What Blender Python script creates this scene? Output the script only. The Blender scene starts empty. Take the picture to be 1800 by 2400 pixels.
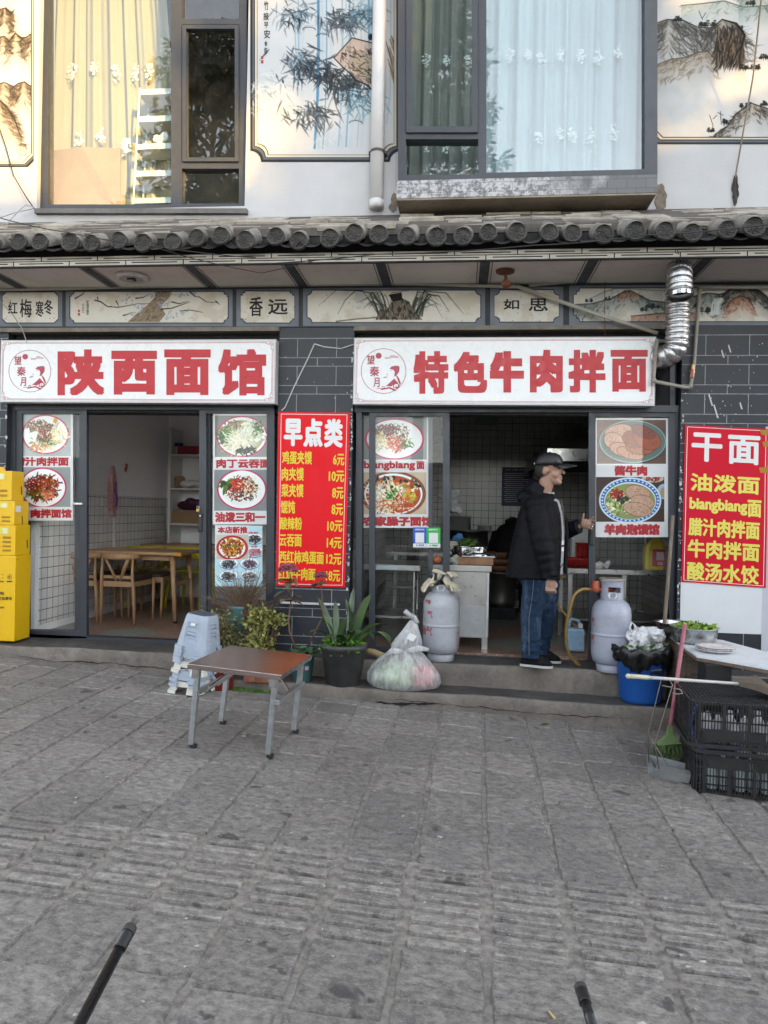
import bpy, bmesh, math, random
import numpy as np
from mathutils import Vector, Matrix

SC = bpy.context.scene
COL = SC.collection
RND = random.Random(7)
NPR = np.random.RandomState(11)
R = math.radians

# ---------------------------------------------------------------- camera
F_PX, YAW, PITCH, ROLL = 1720.0, 0.10211, -0.00186, -0.02028
CAM = np.array([0.0, -6.2, 1.19])
def _basis():
    cy, sy, cp, sp = math.cos(YAW), math.sin(YAW), math.cos(PITCH), math.sin(PITCH)
    fwd = np.array([-sy*cp, cy*cp, sp]); right = np.array([cy, sy, 0.0]); up = np.cross(right, fwd)
    cr, sr = math.cos(ROLL), math.sin(ROLL)
    return fwd, cr*right - sr*up, cr*up + sr*right
FW, RT, UP = _basis()
cam_d = bpy.data.cameras.new('camera'); cam = bpy.data.objects.new('camera', cam_d); COL.objects.link(cam)
cam.matrix_world = Matrix(((RT[0], UP[0], -FW[0], CAM[0]), (RT[1], UP[1], -FW[1], CAM[1]), (RT[2], UP[2], -FW[2], CAM[2]), (0, 0, 0, 1)))
cam_d.sensor_fit = 'VERTICAL'; cam_d.sensor_height = 36.0; cam_d.sensor_width = 27.0
cam_d.lens = 36.0*F_PX/2400.0; cam_d.clip_start = 0.05; cam_d.clip_end = 400
SC.camera = cam

# ---------------------------------------------------------------- sky, sun, exposure
SUN_AZ, SUN_EL = R(38), R(17)          # azimuth measured from -y (street side) towards +x
w = bpy.data.worlds.new('World'); SC.world = w; w.use_nodes = True
nt = w.node_tree; nt.nodes.clear()
sky = nt.nodes.new('ShaderNodeTexSky'); sky.sky_type = 'NISHITA'; sky.sun_disc = False
sky.sun_elevation = SUN_EL; sky.sun_rotation = R(180)-SUN_AZ
sky.air_density = 1.0; sky.dust_density = 0.6; sky.ozone_density = 1.0
hs = nt.nodes.new('ShaderNodeHueSaturation'); hs.inputs['Saturation'].default_value = 0.34
bg = nt.nodes.new('ShaderNodeBackground'); bg.inputs['Strength'].default_value = 0.15
wo = nt.nodes.new('ShaderNodeOutputWorld')
nt.links.new(sky.outputs[0], hs.inputs['Color']); nt.links.new(hs.outputs[0], bg.inputs['Color']); nt.links.new(bg.outputs[0], wo.inputs['Surface'])
sun_d = bpy.data.lights.new('sun', 'SUN'); sun_d.energy = 2.3; sun_d.angle = R(0.9); sun_d.color = (1.0, 0.56, 0.12)
sun = bpy.data.objects.new('sun', sun_d); COL.objects.link(sun)
SUN_DIR = Vector((math.sin(SUN_AZ)*math.cos(SUN_EL), -math.cos(SUN_AZ)*math.cos(SUN_EL), math.sin(SUN_EL)))
sun.rotation_euler = SUN_DIR.to_track_quat('Z', 'Y').to_euler(); sun.location = (0, -8, 14)
SC.view_settings.view_transform = 'Standard'; SC.view_settings.look = 'None'; SC.view_settings.gamma = 1.0
SC.view_settings.exposure = 2.45
SC.cycles.max_bounces = 14; SC.cycles.transparent_max_bounces = 24; SC.cycles.diffuse_bounces = 9; SC.cycles.glossy_bounces = 4
SC.cycles.caustics_reflective = False; SC.cycles.caustics_refractive = False
SC.cycles.sample_clamp_indirect = 12.0
SC.cycles.use_denoising = True
# ---------------------------------------------------------------- surveying helpers: where a sight line meets a real plane
def sight(u, v):
    return FW + RT*((u-900.0)/F_PX) - UP*((v-1200.0)/F_PX)
def PY(u, v, Y=0.0):
    d = sight(u, v); return CAM + d*((Y-CAM[1])/d[1])
def PZ(u, v, z):
    d = sight(u, v); return CAM + d*((z-CAM[2])/d[2])
GX, GY, GH = -0.0547, 0.00608, 1.5494
def gz(x, y): return GX*x + GY*(y+6.2) - GH + 1.19
def PG(u, v):
    d = sight(u, v); n = np.array([-GX, -GY, 1.0]); return CAM + d*(-GH/float(n@d))
def V3(p): return np.array([float(p[0]), float(p[1]), float(p[2])])

# ---------------------------------------------------------------- materials
def s2l(c):
    return tuple(((x/12.92) if x <= 0.04045 else ((x+0.055)/1.055)**2.4) for x in c)
def hexc(h):
    return s2l(tuple(int(h[i:i+2], 16)/255 for i in (0, 2, 4)))
class NT:
    def __init__(s, name):
        s.m = bpy.data.materials.new(name); s.m.use_nodes = True; s.t = s.m.node_tree; s.b = s.t.nodes['Principled BSDF']; s.out = s.t.nodes['Material Output']
    def n(s, kind, **kw):
        x = s.t.nodes.new(kind)
        for k, v in kw.items(): setattr(x, k, v)
        return x
    def l(s, a, b): s.t.links.new(a, b)
    def coord(s, kind='Object', scale=None):
        c = s.n('ShaderNodeTexCoord')
        if scale is None: return c.outputs[kind]
        m = s.n('ShaderNodeMapping'); s.l(c.outputs[kind], m.inputs['Vector']); m.inputs['Scale'].default_value = scale if hasattr(scale, '__len__') else (scale,)*3
        return m.outputs[0]
    def noise(s, vec, scale, detail=4, rough=0.6, dist=0.0):
        x = s.n('ShaderNodeTexNoise'); x.inputs['Scale'].default_value = scale; x.inputs['Detail'].default_value = detail; x.inputs['Roughness'].default_value = rough; x.inputs['Distortion'].default_value = dist
        s.l(vec, x.inputs['Vector']); return x.outputs['Fac']
    def ramp(s, fac, stops, interp='LINEAR'):
        x = s.n('ShaderNodeValToRGB'); cr = x.color_ramp; cr.interpolation = interp
        while len(cr.elements) < len(stops): cr.elements.new(0.5)
        for e, (p, c) in zip(cr.elements, stops):
            e.position = p; e.color = (c[0], c[1], c[2], 1) if hasattr(c, '__len__') else (c, c, c, 1)
        s.l(fac, x.inputs['Fac']); return x.outputs['Color']
    def mix(s, fac, a, b, mode='MIX'):
        x = s.n('ShaderNodeMix', data_type='RGBA', blend_type=mode)
        for i, q in ((0, fac), (6, a), (7, b)):
            if hasattr(q, 'is_linked') or hasattr(q, 'links'): s.l(q, x.inputs[i])
            elif hasattr(q, '__len__'): x.inputs[i].default_value = (q[0], q[1], q[2], 1)
            else: x.inputs[i].default_value = q
        return x.outputs[2]
    def math(s, op, a, b=None):
        x = s.n('ShaderNodeMath', operation=op)
        for i, q in ((0, a), (1, b)):
            if q is None: continue
            if hasattr(q, 'links'): s.l(q, x.inputs[i])
            else: x.inputs[i].default_value = q
        return x.outputs[0]
    def bump(s, h, strength=0.3, dist=0.01):
        x = s.n('ShaderNodeBump'); x.inputs['Strength'].default_value = strength; x.inputs['Distance'].default_value = dist
        s.l(h, x.inputs['Height']); s.l(x.outputs[0], s.b.inputs['Normal'])
    def col(s, c):
        if hasattr(c, 'links'): s.l(c, s.b.inputs['Base Color'])
        else: s.b.inputs['Base Color'].default_value = (c[0], c[1], c[2], 1)
    def attr(s, name='Col'):
        x = s.n('ShaderNodeVertexColor', layer_name=name); return x.outputs['Color']
_mc = {}
OUTDOOR_DIM = [0.82]          # outdoor colours dimmed so raised exposure makes the rooms look better lit
def mat(name, c, rough=0.6, metal=0.0, var=0.12, vscale=6.0, bump=0.0, bscale=40.0, dirt=0.0, dirtc=(0.08, 0.065, 0.05), spec=None, stretch=None, coat=0.0):
    """general worn material: base colour, large and small value noise, optional dirt patches with a shape of their own"""
    if name in _mc: return _mc[name]
    if metal < .5: c = tuple(x*OUTDOOR_DIM[0] for x in c); dirtc = tuple(x*OUTDOOR_DIM[0] for x in dirtc)
    k = NT(name); vec = k.coord('Object', stretch)
    n1 = k.noise(vec, vscale, 6, 0.65)
    lo = tuple(x*(1-var) for x in c); hi = tuple(min(1, x*(1+var)) for x in c)
    base = k.ramp(n1, [(0.3, lo), (0.7, hi)])
    if dirt > 0:
        n2 = k.noise(vec, vscale*1.7+1.3, 8, 0.75)
        f = k.ramp(n2, [(0.52, 0.0), (0.74, dirt)])
        base = k.mix(f, base, dirtc)
    k.col(base); k.b.inputs['Roughness'].default_value = rough; k.b.inputs['Metallic'].default_value = metal
    rr = k.noise(vec, vscale*3+2, 4); k.l(k.ramp(rr, [(0.3, max(0.03, rough-0.1)), (0.7, min(1, rough+0.1))]), k.b.inputs['Roughness'])
    if spec is not None: k.b.inputs['Specular IOR Level'].default_value = spec
    if coat: k.b.inputs['Coat Weight'].default_value = coat
    if bump > 0: k.bump(k.noise(vec, bscale, 6, 0.7), bump, 0.01)
    _mc[name] = k.m; return k.m
def paint_mat(name, rough=0.5, spec=0.4, noise=0.05):
    """surface whose printed or brushed picture is stored as point colours of its own mesh"""
    if name in _mc: return _mc[name]
    k = NT(name); c = k.attr('Col'); n1 = k.noise(k.coord('Object'), 9, 6, 0.7)
    k.col(k.mix(1.0, c, k.ramp(n1, [(0.3, OUTDOOR_DIM[0]*1.05*(1-noise)), (0.7, OUTDOOR_DIM[0]*1.05)]), 'MULTIPLY'))
    k.b.inputs['Roughness'].default_value = rough; k.b.inputs['Specular IOR Level'].default_value = spec
    _mc[name] = k.m; return k.m
def glass_mat(name, tint=(0.93, 0.95, 0.95), boost=1.0, dust=0.0):
    if name in _mc: return _mc[name]
    k = NT(name); k.t.nodes.remove(k.b)
    tr = k.n('ShaderNodeBsdfTransparent'); tr.inputs['Color'].default_value = (*tint, 1)
    gl = k.n('ShaderNodeBsdfGlossy'); gl.inputs['Roughness'].default_value = 0.004; gl.inputs['Color'].default_value = (1, 1, 1, 1)
    fr = k.n('ShaderNodeLayerWeight'); fr.inputs['Blend'].default_value = .5
    f = k.math('MINIMUM', k.math('MULTIPLY', k.math('ADD', k.math('MULTIPLY', k.math('POWER', fr.outputs['Facing'], 5.0), .96), .042), boost), 1.0)
    nb = k.n('ShaderNodeBump'); nb.inputs['Strength'].default_value = 0.012; nb.inputs['Distance'].default_value = 0.02
    k.l(k.noise(k.coord('Object'), 2.2, 1), nb.inputs['Height']); k.l(nb.outputs[0], gl.inputs['Normal'])
    mx = k.n('ShaderNodeMixShader'); k.l(f, mx.inputs[0]); k.l(tr.outputs[0], mx.inputs[1]); k.l(gl.outputs[0], mx.inputs[2])
    last = mx.outputs[0]
    if dust > 0:
        df = k.n('ShaderNodeBsdfDiffuse'); df.inputs['Color'].default_value = (0.5, 0.5, 0.48, 1)
        m2 = k.n('ShaderNodeMixShader'); k.l(k.ramp(k.noise(k.coord('Object'), 7, 8, 0.8), [(0.45, 0.0), (0.8, dust)]), m2.inputs[0])
        k.l(last, m2.inputs[1]); k.l(df.outputs[0], m2.inputs[2]); last = m2.outputs[0]
    k.l(last, k.out.inputs['Surface']); _mc[name] = k.m; return k.m

# ---------------------------------------------------------------- mesh building (world coordinates in, stored relative to the thing's base)
def tag(o, label=None, cat=None, group=None, kind=None):
    if label: o['label'] = label
    if cat: o['category'] = cat
    if group: o['group'] = group
    if kind: o['kind'] = kind
    return o
def thing(name, loc, label, cat, group=None, rz=0.0):
    o = bpy.data.objects.new(name, None); COL.objects.link(o); o.location = tuple(float(a) for a in loc); o.rotation_euler = (0, 0, rz); o.empty_display_size = 0.1
    return tag(o, label, cat, group)
def base_of(p):
    while p.parent: p = p.parent
    return p
class MB:
    def __init__(s): s.v = []; s.f = []; s.m = []; s.mi = 0
    def add(s, vs, fs):
        o = len(s.v); s.v += [V3(p) for p in vs]; s.f += [tuple(i+o for i in f) for f in fs]; s.m += [s.mi]*len(fs); return s
    def box(s, c, sz, rot=None, bev=0.0):
        x, y, z = sz[0]/2, sz[1]/2, sz[2]/2
        if bev <= 0:
            vs = [(-x, -y, -z), (x, -y, -z), (x, y, -z), (-x, y, -z), (-x, -y, z), (x, -y, z), (x, y, z), (-x, y, z)]
            fs = [(0, 3, 2, 1), (4, 5, 6, 7), (0, 1, 5, 4), (1, 2, 6, 5), (2, 3, 7, 6), (3, 0, 4, 7)]
        else:
            b = min(bev, x*.9, y*.9, z*.9); bm = bmesh.new(); bmesh.ops.create_cube(bm, size=1.0)
            for q in bm.verts: q.co = Vector((q.co.x*2*x, q.co.y*2*y, q.co.z*2*z))
            bmesh.ops.bevel(bm, geom=bm.edges[:], offset=b, segments=2, profile=0.5, affect='EDGES')
            bm.verts.ensure_lookup_table(); vs = [tuple(q.co) for q in bm.verts]; fs = [tuple(q.index for q in f.verts) for f in bm.faces]; bm.free()
        M = rot if rot is not None else Matrix.Identity(3)
        c = V3(c); vs = [np.array(M @ Vector(p))+c for p in vs]
        return s.add(vs, fs)
    def box2(s, a, b, bev=0.0):
        a, b = V3(a), V3(b); return s.box((a+b)/2, np.abs(b-a), None, bev)
    def quad(s, a, b, c, d): return s.add([a, b, c, d], [(0, 1, 2, 3)])
    def tube(s, pts, rad, n=8, cap=True, flat=None):
        pts = [V3(p) for p in pts]; m = len(pts); rad = [rad]*m if not hasattr(rad, '__len__') else list(rad)
        ref = None; vs = []; fs = []
        for i, p in enumerate(pts):
            d = pts[min(i+1, m-1)]-pts[max(i-1, 0)]; L = np.linalg.norm(d); d = d/L if L > 1e-9 else np.array([0, 0, 1.0])
            if ref is None:
                ref = np.array([0, 0, 1.0]) if abs(d[2]) < 0.9 else np.array([1.0, 0, 0])
            a = ref - d*float(ref@d); a /= max(1e-9, np.linalg.norm(a)); b = np.cross(d, a); ref = a
            for k in range(n):
                t = 2*math.pi*k/n; q = math.cos(t)*a + (math.sin(t)*b)*(flat if flat else 1.0); vs.append(p+q*rad[i])
        for i in range(m-1):
            for k in range(n):
                fs.append((i*n+k, i*n+(k+1) % n, (i+1)*n+(k+1) % n, (i+1)*n+k))
        if cap:
            fs.append(tuple(range(n-1, -1, -1))); fs.append(tuple((m-1)*n+k for k in range(n)))
        return s.add(vs, fs)
    def lathe(s, c, prof, n=24, cap=False, sx=1.0, sy=1.0):
        c = V3(c); vs = []; fs = []; m = len(prof)
        for r, z in prof:
            for k in range(n):
                t = 2*math.pi*k/n; vs.append(c+np.array([r*math.cos(t)*sx, r*math.sin(t)*sy, z]))
        for i in range(m-1):
            for k in range(n): fs.append((i*n+k, i*n+(k+1) % n, (i+1)*n+(k+1) % n, (i+1)*n+k))
        if cap:
            fs.append(tuple(range(n-1, -1, -1))); fs.append(tuple((m-1)*n+k for k in range(n)))
        return s.add(vs, fs)
    def loft(s, rings, cap=True, closed=True):
        n = len(rings[0]); vs = [p for r in rings for p in r]; fs = []
        for i in range(len(rings)-1):
            for k in range(n if closed else n-1): fs.append((i*n+k, i*n+(k+1) % n, (i+1)*n+(k+1) % n, (i+1)*n+k))
        if cap and closed:
            fs.append(tuple(range(n-1, -1, -1))); fs.append(tuple((len(rings)-1)*n+k for k in range(n)))
        return s.add(vs, fs)
    def ball(s, c, r, n=10, m=7, rot=None):
        r = (r, r, r) if not hasattr(r, '__len__') else r; vs = []; fs = []
        for i in range(m+1):
            ph = math.pi*i/m
            for k in range(n):
                t = 2*math.pi*k/n; vs.append((r[0]*math.sin(ph)*math.cos(t), r[1]*math.sin(ph)*math.sin(t), r[2]*math.cos(ph)))
        for i in range(m):
            for k in range(n): fs.append((i*n+k, (i+1)*n+k, (i+1)*n+(k+1) % n, i*n+(k+1) % n))
        M = rot if rot is not None else Matrix.Identity(3); c = V3(c)
        return s.add([np.array(M @ Vector(p))+c for p in vs], fs)
    def prism(s, poly, off):
        """poly: list of 3d points; off: extrusion vector"""
        off = V3(off); n = len(poly); vs = [V3(p) for p in poly]+[V3(p)+off for p in poly]
        fs = [tuple(range(n)), tuple(range(2*n-1, n-1, -1))]+[(k, k+n, (k+1) % n+n, (k+1) % n) for k in range(n)]
        return s.add(vs, fs)
    def mapv(s, fn): s.v = [V3(fn(p)) for p in s.v]; return s
    def build(s, name, m, parent=None, smooth=False, weld=0.0, remesh=0.0, relax=0, origin=None, fixn=False):
        if parent is not None: o0 = np.array(base_of(parent).location)
        else:
            a = np.array(s.v); o0 = np.array([(a[:, 0].min()+a[:, 0].max())/2, (a[:, 1].min()+a[:, 1].max())/2, a[:, 2].min()]) if origin is None else V3(origin)
        me = bpy.data.meshes.new(name); me.from_pydata([tuple(p-o0) for p in s.v], [], s.f)
        for q in (m if isinstance(m, (list, tuple)) else [m]): me.materials.append(q)
        if any(s.m): me.polygons.foreach_set('material_index', s.m)
        if weld or fixn:
            bm = bmesh.new(); bm.from_mesh(me)
            if weld: bmesh.ops.remove_doubles(bm, verts=bm.verts, dist=weld)
            bmesh.ops.recalc_face_normals(bm, faces=bm.faces); bm.to_mesh(me); bm.free()
        o = bpy.data.objects.new(name, me); COL.objects.link(o)
        if remesh:
            md = o.modifiers.new('r', 'REMESH'); md.mode = 'VOXEL'; md.voxel_size = remesh; md.use_smooth_shade = True
            if relax:
                sm = o.modifiers.new('s', 'SMOOTH'); sm.iterations = relax; sm.factor = 0.5
            dg = bpy.context.evaluated_depsgraph_get(); m2 = bpy.data.meshes.new_from_object(o.evaluated_get(dg)); o.modifiers.clear(); o.data = m2; bpy.data.meshes.remove(me); me = m2; smooth = True
        if smooth: me.polygons.foreach_set('use_smooth', [True]*len(me.polygons))
        if parent is not None: o.parent = parent
        else: o.location = tuple(o0)
        return o
def children(o): return [c for c in COL.objects if c.parent == o]
def copy_tree(o, parent=None):
    c = o.copy(); COL.objects.link(c)
    if parent is not None: c.parent = parent
    for ch in list(o.children): copy_tree(ch, c)
    return c
def rotz(a): return Matrix.Rotation(a, 3, 'Z')
def autosmooth(o, ang=40):
    me = o.data; me.polygons.foreach_set('use_smooth', [True]*len(me.polygons))
    bm = bmesh.new(); bm.from_mesh(me)
    for e in bm.edges:
        if len(e.link_faces) == 2 and e.calc_face_angle(0) > R(ang): e.smooth = False
    bm.to_mesh(me); bm.free(); return o

# ---------------------------------------------------------------- lettering: glyph outlines of Blender's own built-in font, laid on a real surface
_tc = {}
def glyphs(body):
    if body in _tc: return _tc[body]
    c = bpy.data.curves.new('lettering', 'FONT'); c.body = body; c.size = 1.0; c.resolution_u = 3
    o = bpy.data.objects.new('lettering', c); COL.objects.link(o)
    dg = bpy.context.evaluated_depsgraph_get(); dg.update(); me = o.evaluated_get(dg).to_mesh()
    v = np.array([q.co[:2] for q in me.vertices]); f = [tuple(p.vertices) for p in me.polygons]
    o.evaluated_get(dg).to_mesh_clear(); bpy.data.objects.remove(o); bpy.data.curves.remove(c)
    lo, hi = v.min(0), v.max(0); _tc[body] = (v-lo, hi-lo, f); return _tc[body]
def put_text(mb, body, rect, fn, bold=0.0, lift=0.0012):
    """rect (u0,v0,u1,v1) in the surface's own units with v downwards; fn(u,v,h) -> 3d; bold = stroke gain in rect units"""
    v, ext, f = glyphs(body); u0, v0, u1, v1 = rect
    sx = (u1-u0-2*bold)/ext[0]; sy = (v1-v0-2*bold)/ext[1]
    offs = [(0, 0)] if bold <= 0 else [(0, 0)]+[(a*bold, b*bold) for a in (-1, 0, 1) for b in (-1, 0, 1) if a or b]
    for k, (dx, dy) in enumerate(offs):
        mb.add([fn(u0+bold+p[0]*sx+dx, v1-bold-p[1]*sy+dy, lift+0.00012*k) for p in v], f)
    return mb
def plane_fn(Y):
    return lambda u, v, h: PY(u, v, Y)-np.array([0, h, 0])
def quad_fn(tl, tr, br, bl):
    """bilinear sheet in unit coordinates"""
    tl, tr, br, bl = map(V3, (tl, tr, br, bl)); nrm = np.cross(tr-tl, bl-tl); nrm /= np.linalg.norm(nrm)
    if nrm[1] > 0: nrm = -nrm
    return lambda u, v, h=0.0: (tl*(1-u)+tr*u)*(1-v)+(bl*(1-u)+br*u)*v+nrm*h

# ---------------------------------------------------------------- brush work: pictures painted stroke by stroke into the points of a fine sheet
class Canvas:
    def __init__(s, u0, v0, u1, v1, res=1.0, bg=(0.9, 0.9, 0.9)):
        s.u0, s.v0, s.u1, s.v1 = u0, v0, u1, v1; s.w = max(2, int((u1-u0)*res)); s.h = max(2, int((v1-v0)*res)); s.res = res
        s.a = np.zeros((s.h, s.w, 3)); s.a[:] = bg; s.alpha = np.ones((s.h, s.w), bool)
        s.U, s.V = np.meshgrid(np.linspace(u0, u1, s.w), np.linspace(v0, v1, s.h))
    def noise(s, scale, seed=0, octv=4):
        r = np.random.RandomState(seed); out = np.zeros((s.h, s.w)); amp = 1.0; tot = 0
        for o in range(octv):
            n = max(2, int((s.u1-s.u0)/scale*2**o)+2); m = max(2, int((s.v1-s.v0)/scale*2**o)+2); g = r.rand(m, n)
            x = np.linspace(0, n-1.001, s.w); y = np.linspace(0, m-1.001, s.h); xi = x.astype(int); yi = y.astype(int); fx = x-xi; fy = y-yi
            fx = fx*fx*(3-2*fx); fy = (fy*fy*(3-2*fy))[:, None]
            q = (g[yi][:, xi]*(1-fx)+g[yi][:, xi+1]*fx)*(1-fy)+(g[yi+1][:, xi]*(1-fx)+g[yi+1][:, xi+1]*fx)*fy
            out += q*amp; tot += amp; amp *= 0.5
        return out/tot
    def blend(s, m, col, sl=None):
        sl = sl or (slice(None), slice(None)); s.a[sl] = s.a[sl]*(1-m[..., None])+np.array(col)*m[..., None]
    def _win(s, lo, hi, pad):
        x0 = int(max(0, (lo[0]-pad-s.u0)*s.res)); x1 = int(min(s.w, (hi[0]+pad-s.u0)*s.res+2)); y0 = int(max(0, (lo[1]-pad-s.v0)*s.res)); y1 = int(min(s.h, (hi[1]+pad-s.v0)*s.res+2))
        return None if x1 <= x0 or y1 <= y0 else (slice(y0, y1), slice(x0, x1))
    def stroke(s, pts, w, col, alpha=1.0, soft=1.0, mask=None):
        pts = np.array(pts, float); w = np.array([w]*len(pts) if not hasattr(w, '__len__') else np.interp(np.linspace(0, 1, len(pts)), np.linspace(0, 1, len(w)), w))
        sl = s._win(pts.min(0), pts.max(0), w.max()+soft+1)
        if sl is None: return
        U, V = s.U[sl], s.V[sl]; m = np.zeros(U.shape)
        for i in range(len(pts)-1):
            d = pts[i+1]-pts[i]; L = max(1e-9, d@d); t = np.clip(((U-pts[i, 0])*d[0]+(V-pts[i, 1])*d[1])/L, 0, 1)
            dist = np.hypot(U-pts[i, 0]-t*d[0], V-pts[i, 1]-t*d[1]); ww = w[i]+(w[i+1]-w[i])*t
            m = np.maximum(m, np.clip((ww-dist)/soft+0.5, 0, 1))
        if mask is not None: m = m*mask[sl]
        s.blend(m*alpha, col, sl)
    def ell(s, c, rx, ry, col, alpha=1.0, soft=1.0, rot=0.0, mask=None):
        R_ = max(rx, ry); sl = s._win((c[0]-R_, c[1]-R_), (c[0]+R_, c[1]+R_), soft+1)
        if sl is None: return
        x = s.U[sl]-c[0]; y = s.V[sl]-c[1]; ca, sa = math.cos(rot), math.sin(rot); xx = x*ca+y*sa; yy = -x*sa+y*ca
        d = np.hypot(xx/rx, yy/ry); m = np.clip((1-d)*min(rx, ry)/soft+0.5, 0, 1)
        if mask is not None: m = m*mask[sl]
        s.blend(m*alpha, col, sl)
    def inside(s, poly):
        poly = np.array(poly, float); c = np.zeros(s.U.shape, bool); j = len(poly)-1
        for i in range(len(poly)):
            xi, yi = poly[i]; xj, yj = poly[j]
            c ^= ((yi > s.V) != (yj > s.V)) & (s.U < (xj-xi)*(s.V-yi)/((yj-yi) if abs(yj-yi) > 1e-9 else 1e-9)+xi); j = i
        return c
    def poly(s, pts, col, alpha=1.0, mask=None):
        m = s.inside(pts)*alpha
        if mask is not None: m = m*mask
        s.blend(m, col)
    def sheet(s, name, fn, m, parent=None, lift=0.0):
        """turn the painted canvas into a mesh whose points carry the paint"""
        P = np.array([[fn(s.u0, s.v0, lift), fn(s.u1, s.v0, lift)], [fn(s.u0, s.v1, lift), fn(s.u1, s.v1, lift)]])
        x = np.linspace(0, 1, s.w)[None, :, None]; y = np.linspace(0, 1, s.h)[:, None, None]
        co = (P[0, 0]*(1-x)+P[0, 1]*x)*(1-y)+(P[1, 0]*(1-x)+P[1, 1]*x)*y
        return s._mesh(name, co, m, parent)
    def _mesh(s, name, co, m, parent):
        o0 = np.array(base_of(parent).location) if parent is not None else np.array([co[..., 0].mean(), co[..., 1].mean(), co[..., 2].min()])
        h, w_ = s.h, s.w; idx = np.arange(h*w_).reshape(h, w_); q = np.stack([idx[:-1, :-1], idx[1:, :-1], idx[1:, 1:], idx[:-1, 1:]], -1)
        keep = s.alpha[:-1, :-1] & s.alpha[1:, :-1] & s.alpha[1:, 1:] & s.alpha[:-1, 1:]; q = q[keep].reshape(-1, 4)
        me = bpy.data.meshes.new(name); me.vertices.add(h*w_); me.vertices.foreach_set('co', (co.reshape(-1, 3)-o0).astype(np.float32).ravel())
        me.loops.add(q.size); me.polygons.add(len(q)); me.loops.foreach_set('vertex_index', q.ravel().astype(np.int32)); me.polygons.foreach_set('loop_start', (np.arange(len(q))*4).astype(np.int32))
        me.update(calc_edges=True)
        c = np.clip(s.a.reshape(-1, 3), 0, 1); lin = np.where(c <= 0.04045, c/12.92, ((c+0.055)/1.055)**2.4)
        at = me.color_attributes.new('Col', 'FLOAT_COLOR', 'POINT'); at.data.foreach_set('color', np.concatenate([lin, np.ones((len(lin), 1))], 1).astype(np.float32).ravel())
        me.materials.append(m); o = bpy.data.objects.new(name, me); COL.objects.link(o)
        if parent is not None: o.parent = parent
        else: o.location = tuple(o0)
        return o
def rgb(h): return tuple(int(h[i:i+2], 16)/255 for i in (0, 2, 4))
# ---------------------------------------------------------------- ground, pavers, steps
def m_paver(nm='slate_paver', bmp=0.9, dk=1.0):
    k = NT(nm); g = k.n('ShaderNodeNewGeometry'); ri = g.outputs['Random Per Island']
    co = k.coord('Object'); ad = k.n('ShaderNodeVectorMath', operation='MULTIPLY_ADD'); k.l(ri, ad.inputs[0]); ad.inputs[1].default_value = (37, 53, 11); k.l(co, ad.inputs[2])
    mp = k.n('ShaderNodeMapping'); k.l(ad.outputs[0], mp.inputs['Vector']); mp.inputs['Scale'].default_value = (1, 1.35, 1); mp.inputs['Rotation'].default_value = (0, 0, 0.25)
    a = k.noise(mp.outputs[0], 24, 12, 0.72, 0.15); b = k.noise(co, 0.9, 5, 0.65); c = k.noise(mp.outputs[0], 95, 8, 0.85)
    base = k.ramp(a, [(0.30, (0.048, 0.044, 0.040)), (0.47, (0.195, 0.178, 0.162)), (0.66, (0.37, 0.34, 0.305))])
    base = k.mix(0.75, base, k.ramp(ri, [(0.0, 0.72*dk), (1.0, 1.18*dk)]), 'MULTIPLY')
    base = k.mix(k.ramp(b, [(0.50, 0.0), (0.75, 0.6)]), base, (0.085, 0.08, 0.076))
    base = k.mix(k.ramp(c, [(0.53, 0.0), (0.63, 0.8)]), base, (0.43, 0.405, 0.375))
    spots = k.noise(co, 6.5, 3, 0.5, 0.4); base = k.mix(k.ramp(spots, [(0.67, 0.0), (0.70, 0.7)]), base, (0.03, 0.028, 0.026))
    px = k.n('ShaderNodeSeparateXYZ'); k.l(co, px.inputs[0])
    k.col(base); k.l(k.ramp(a, [(0.3, 0.42), (0.7, 0.72)]), k.b.inputs['Roughness'])
    h = k.math('ADD', a, k.math('MULTIPLY', c, 0.45)); k.bump(h, bmp, 0.02); return k.m
M_PAVER = m_paver(); M_BAR = m_paver('slate_bar', .45, .9)
M_MORTAR = mat('joint_mortar', (0.31, 0.285, 0.25), 0.9, var=0.45, vscale=25, bump=0.8, bscale=120, dirt=0.5, dirtc=(0.06, 0.055, 0.05))
M_GROOVE = mat('strip_groove', (0.33, 0.308, 0.28), 0.85, var=0.35, vscale=14, bump=0.7, bscale=90, dirt=0.5, dirtc=(0.11, 0.105, 0.10))
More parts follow.
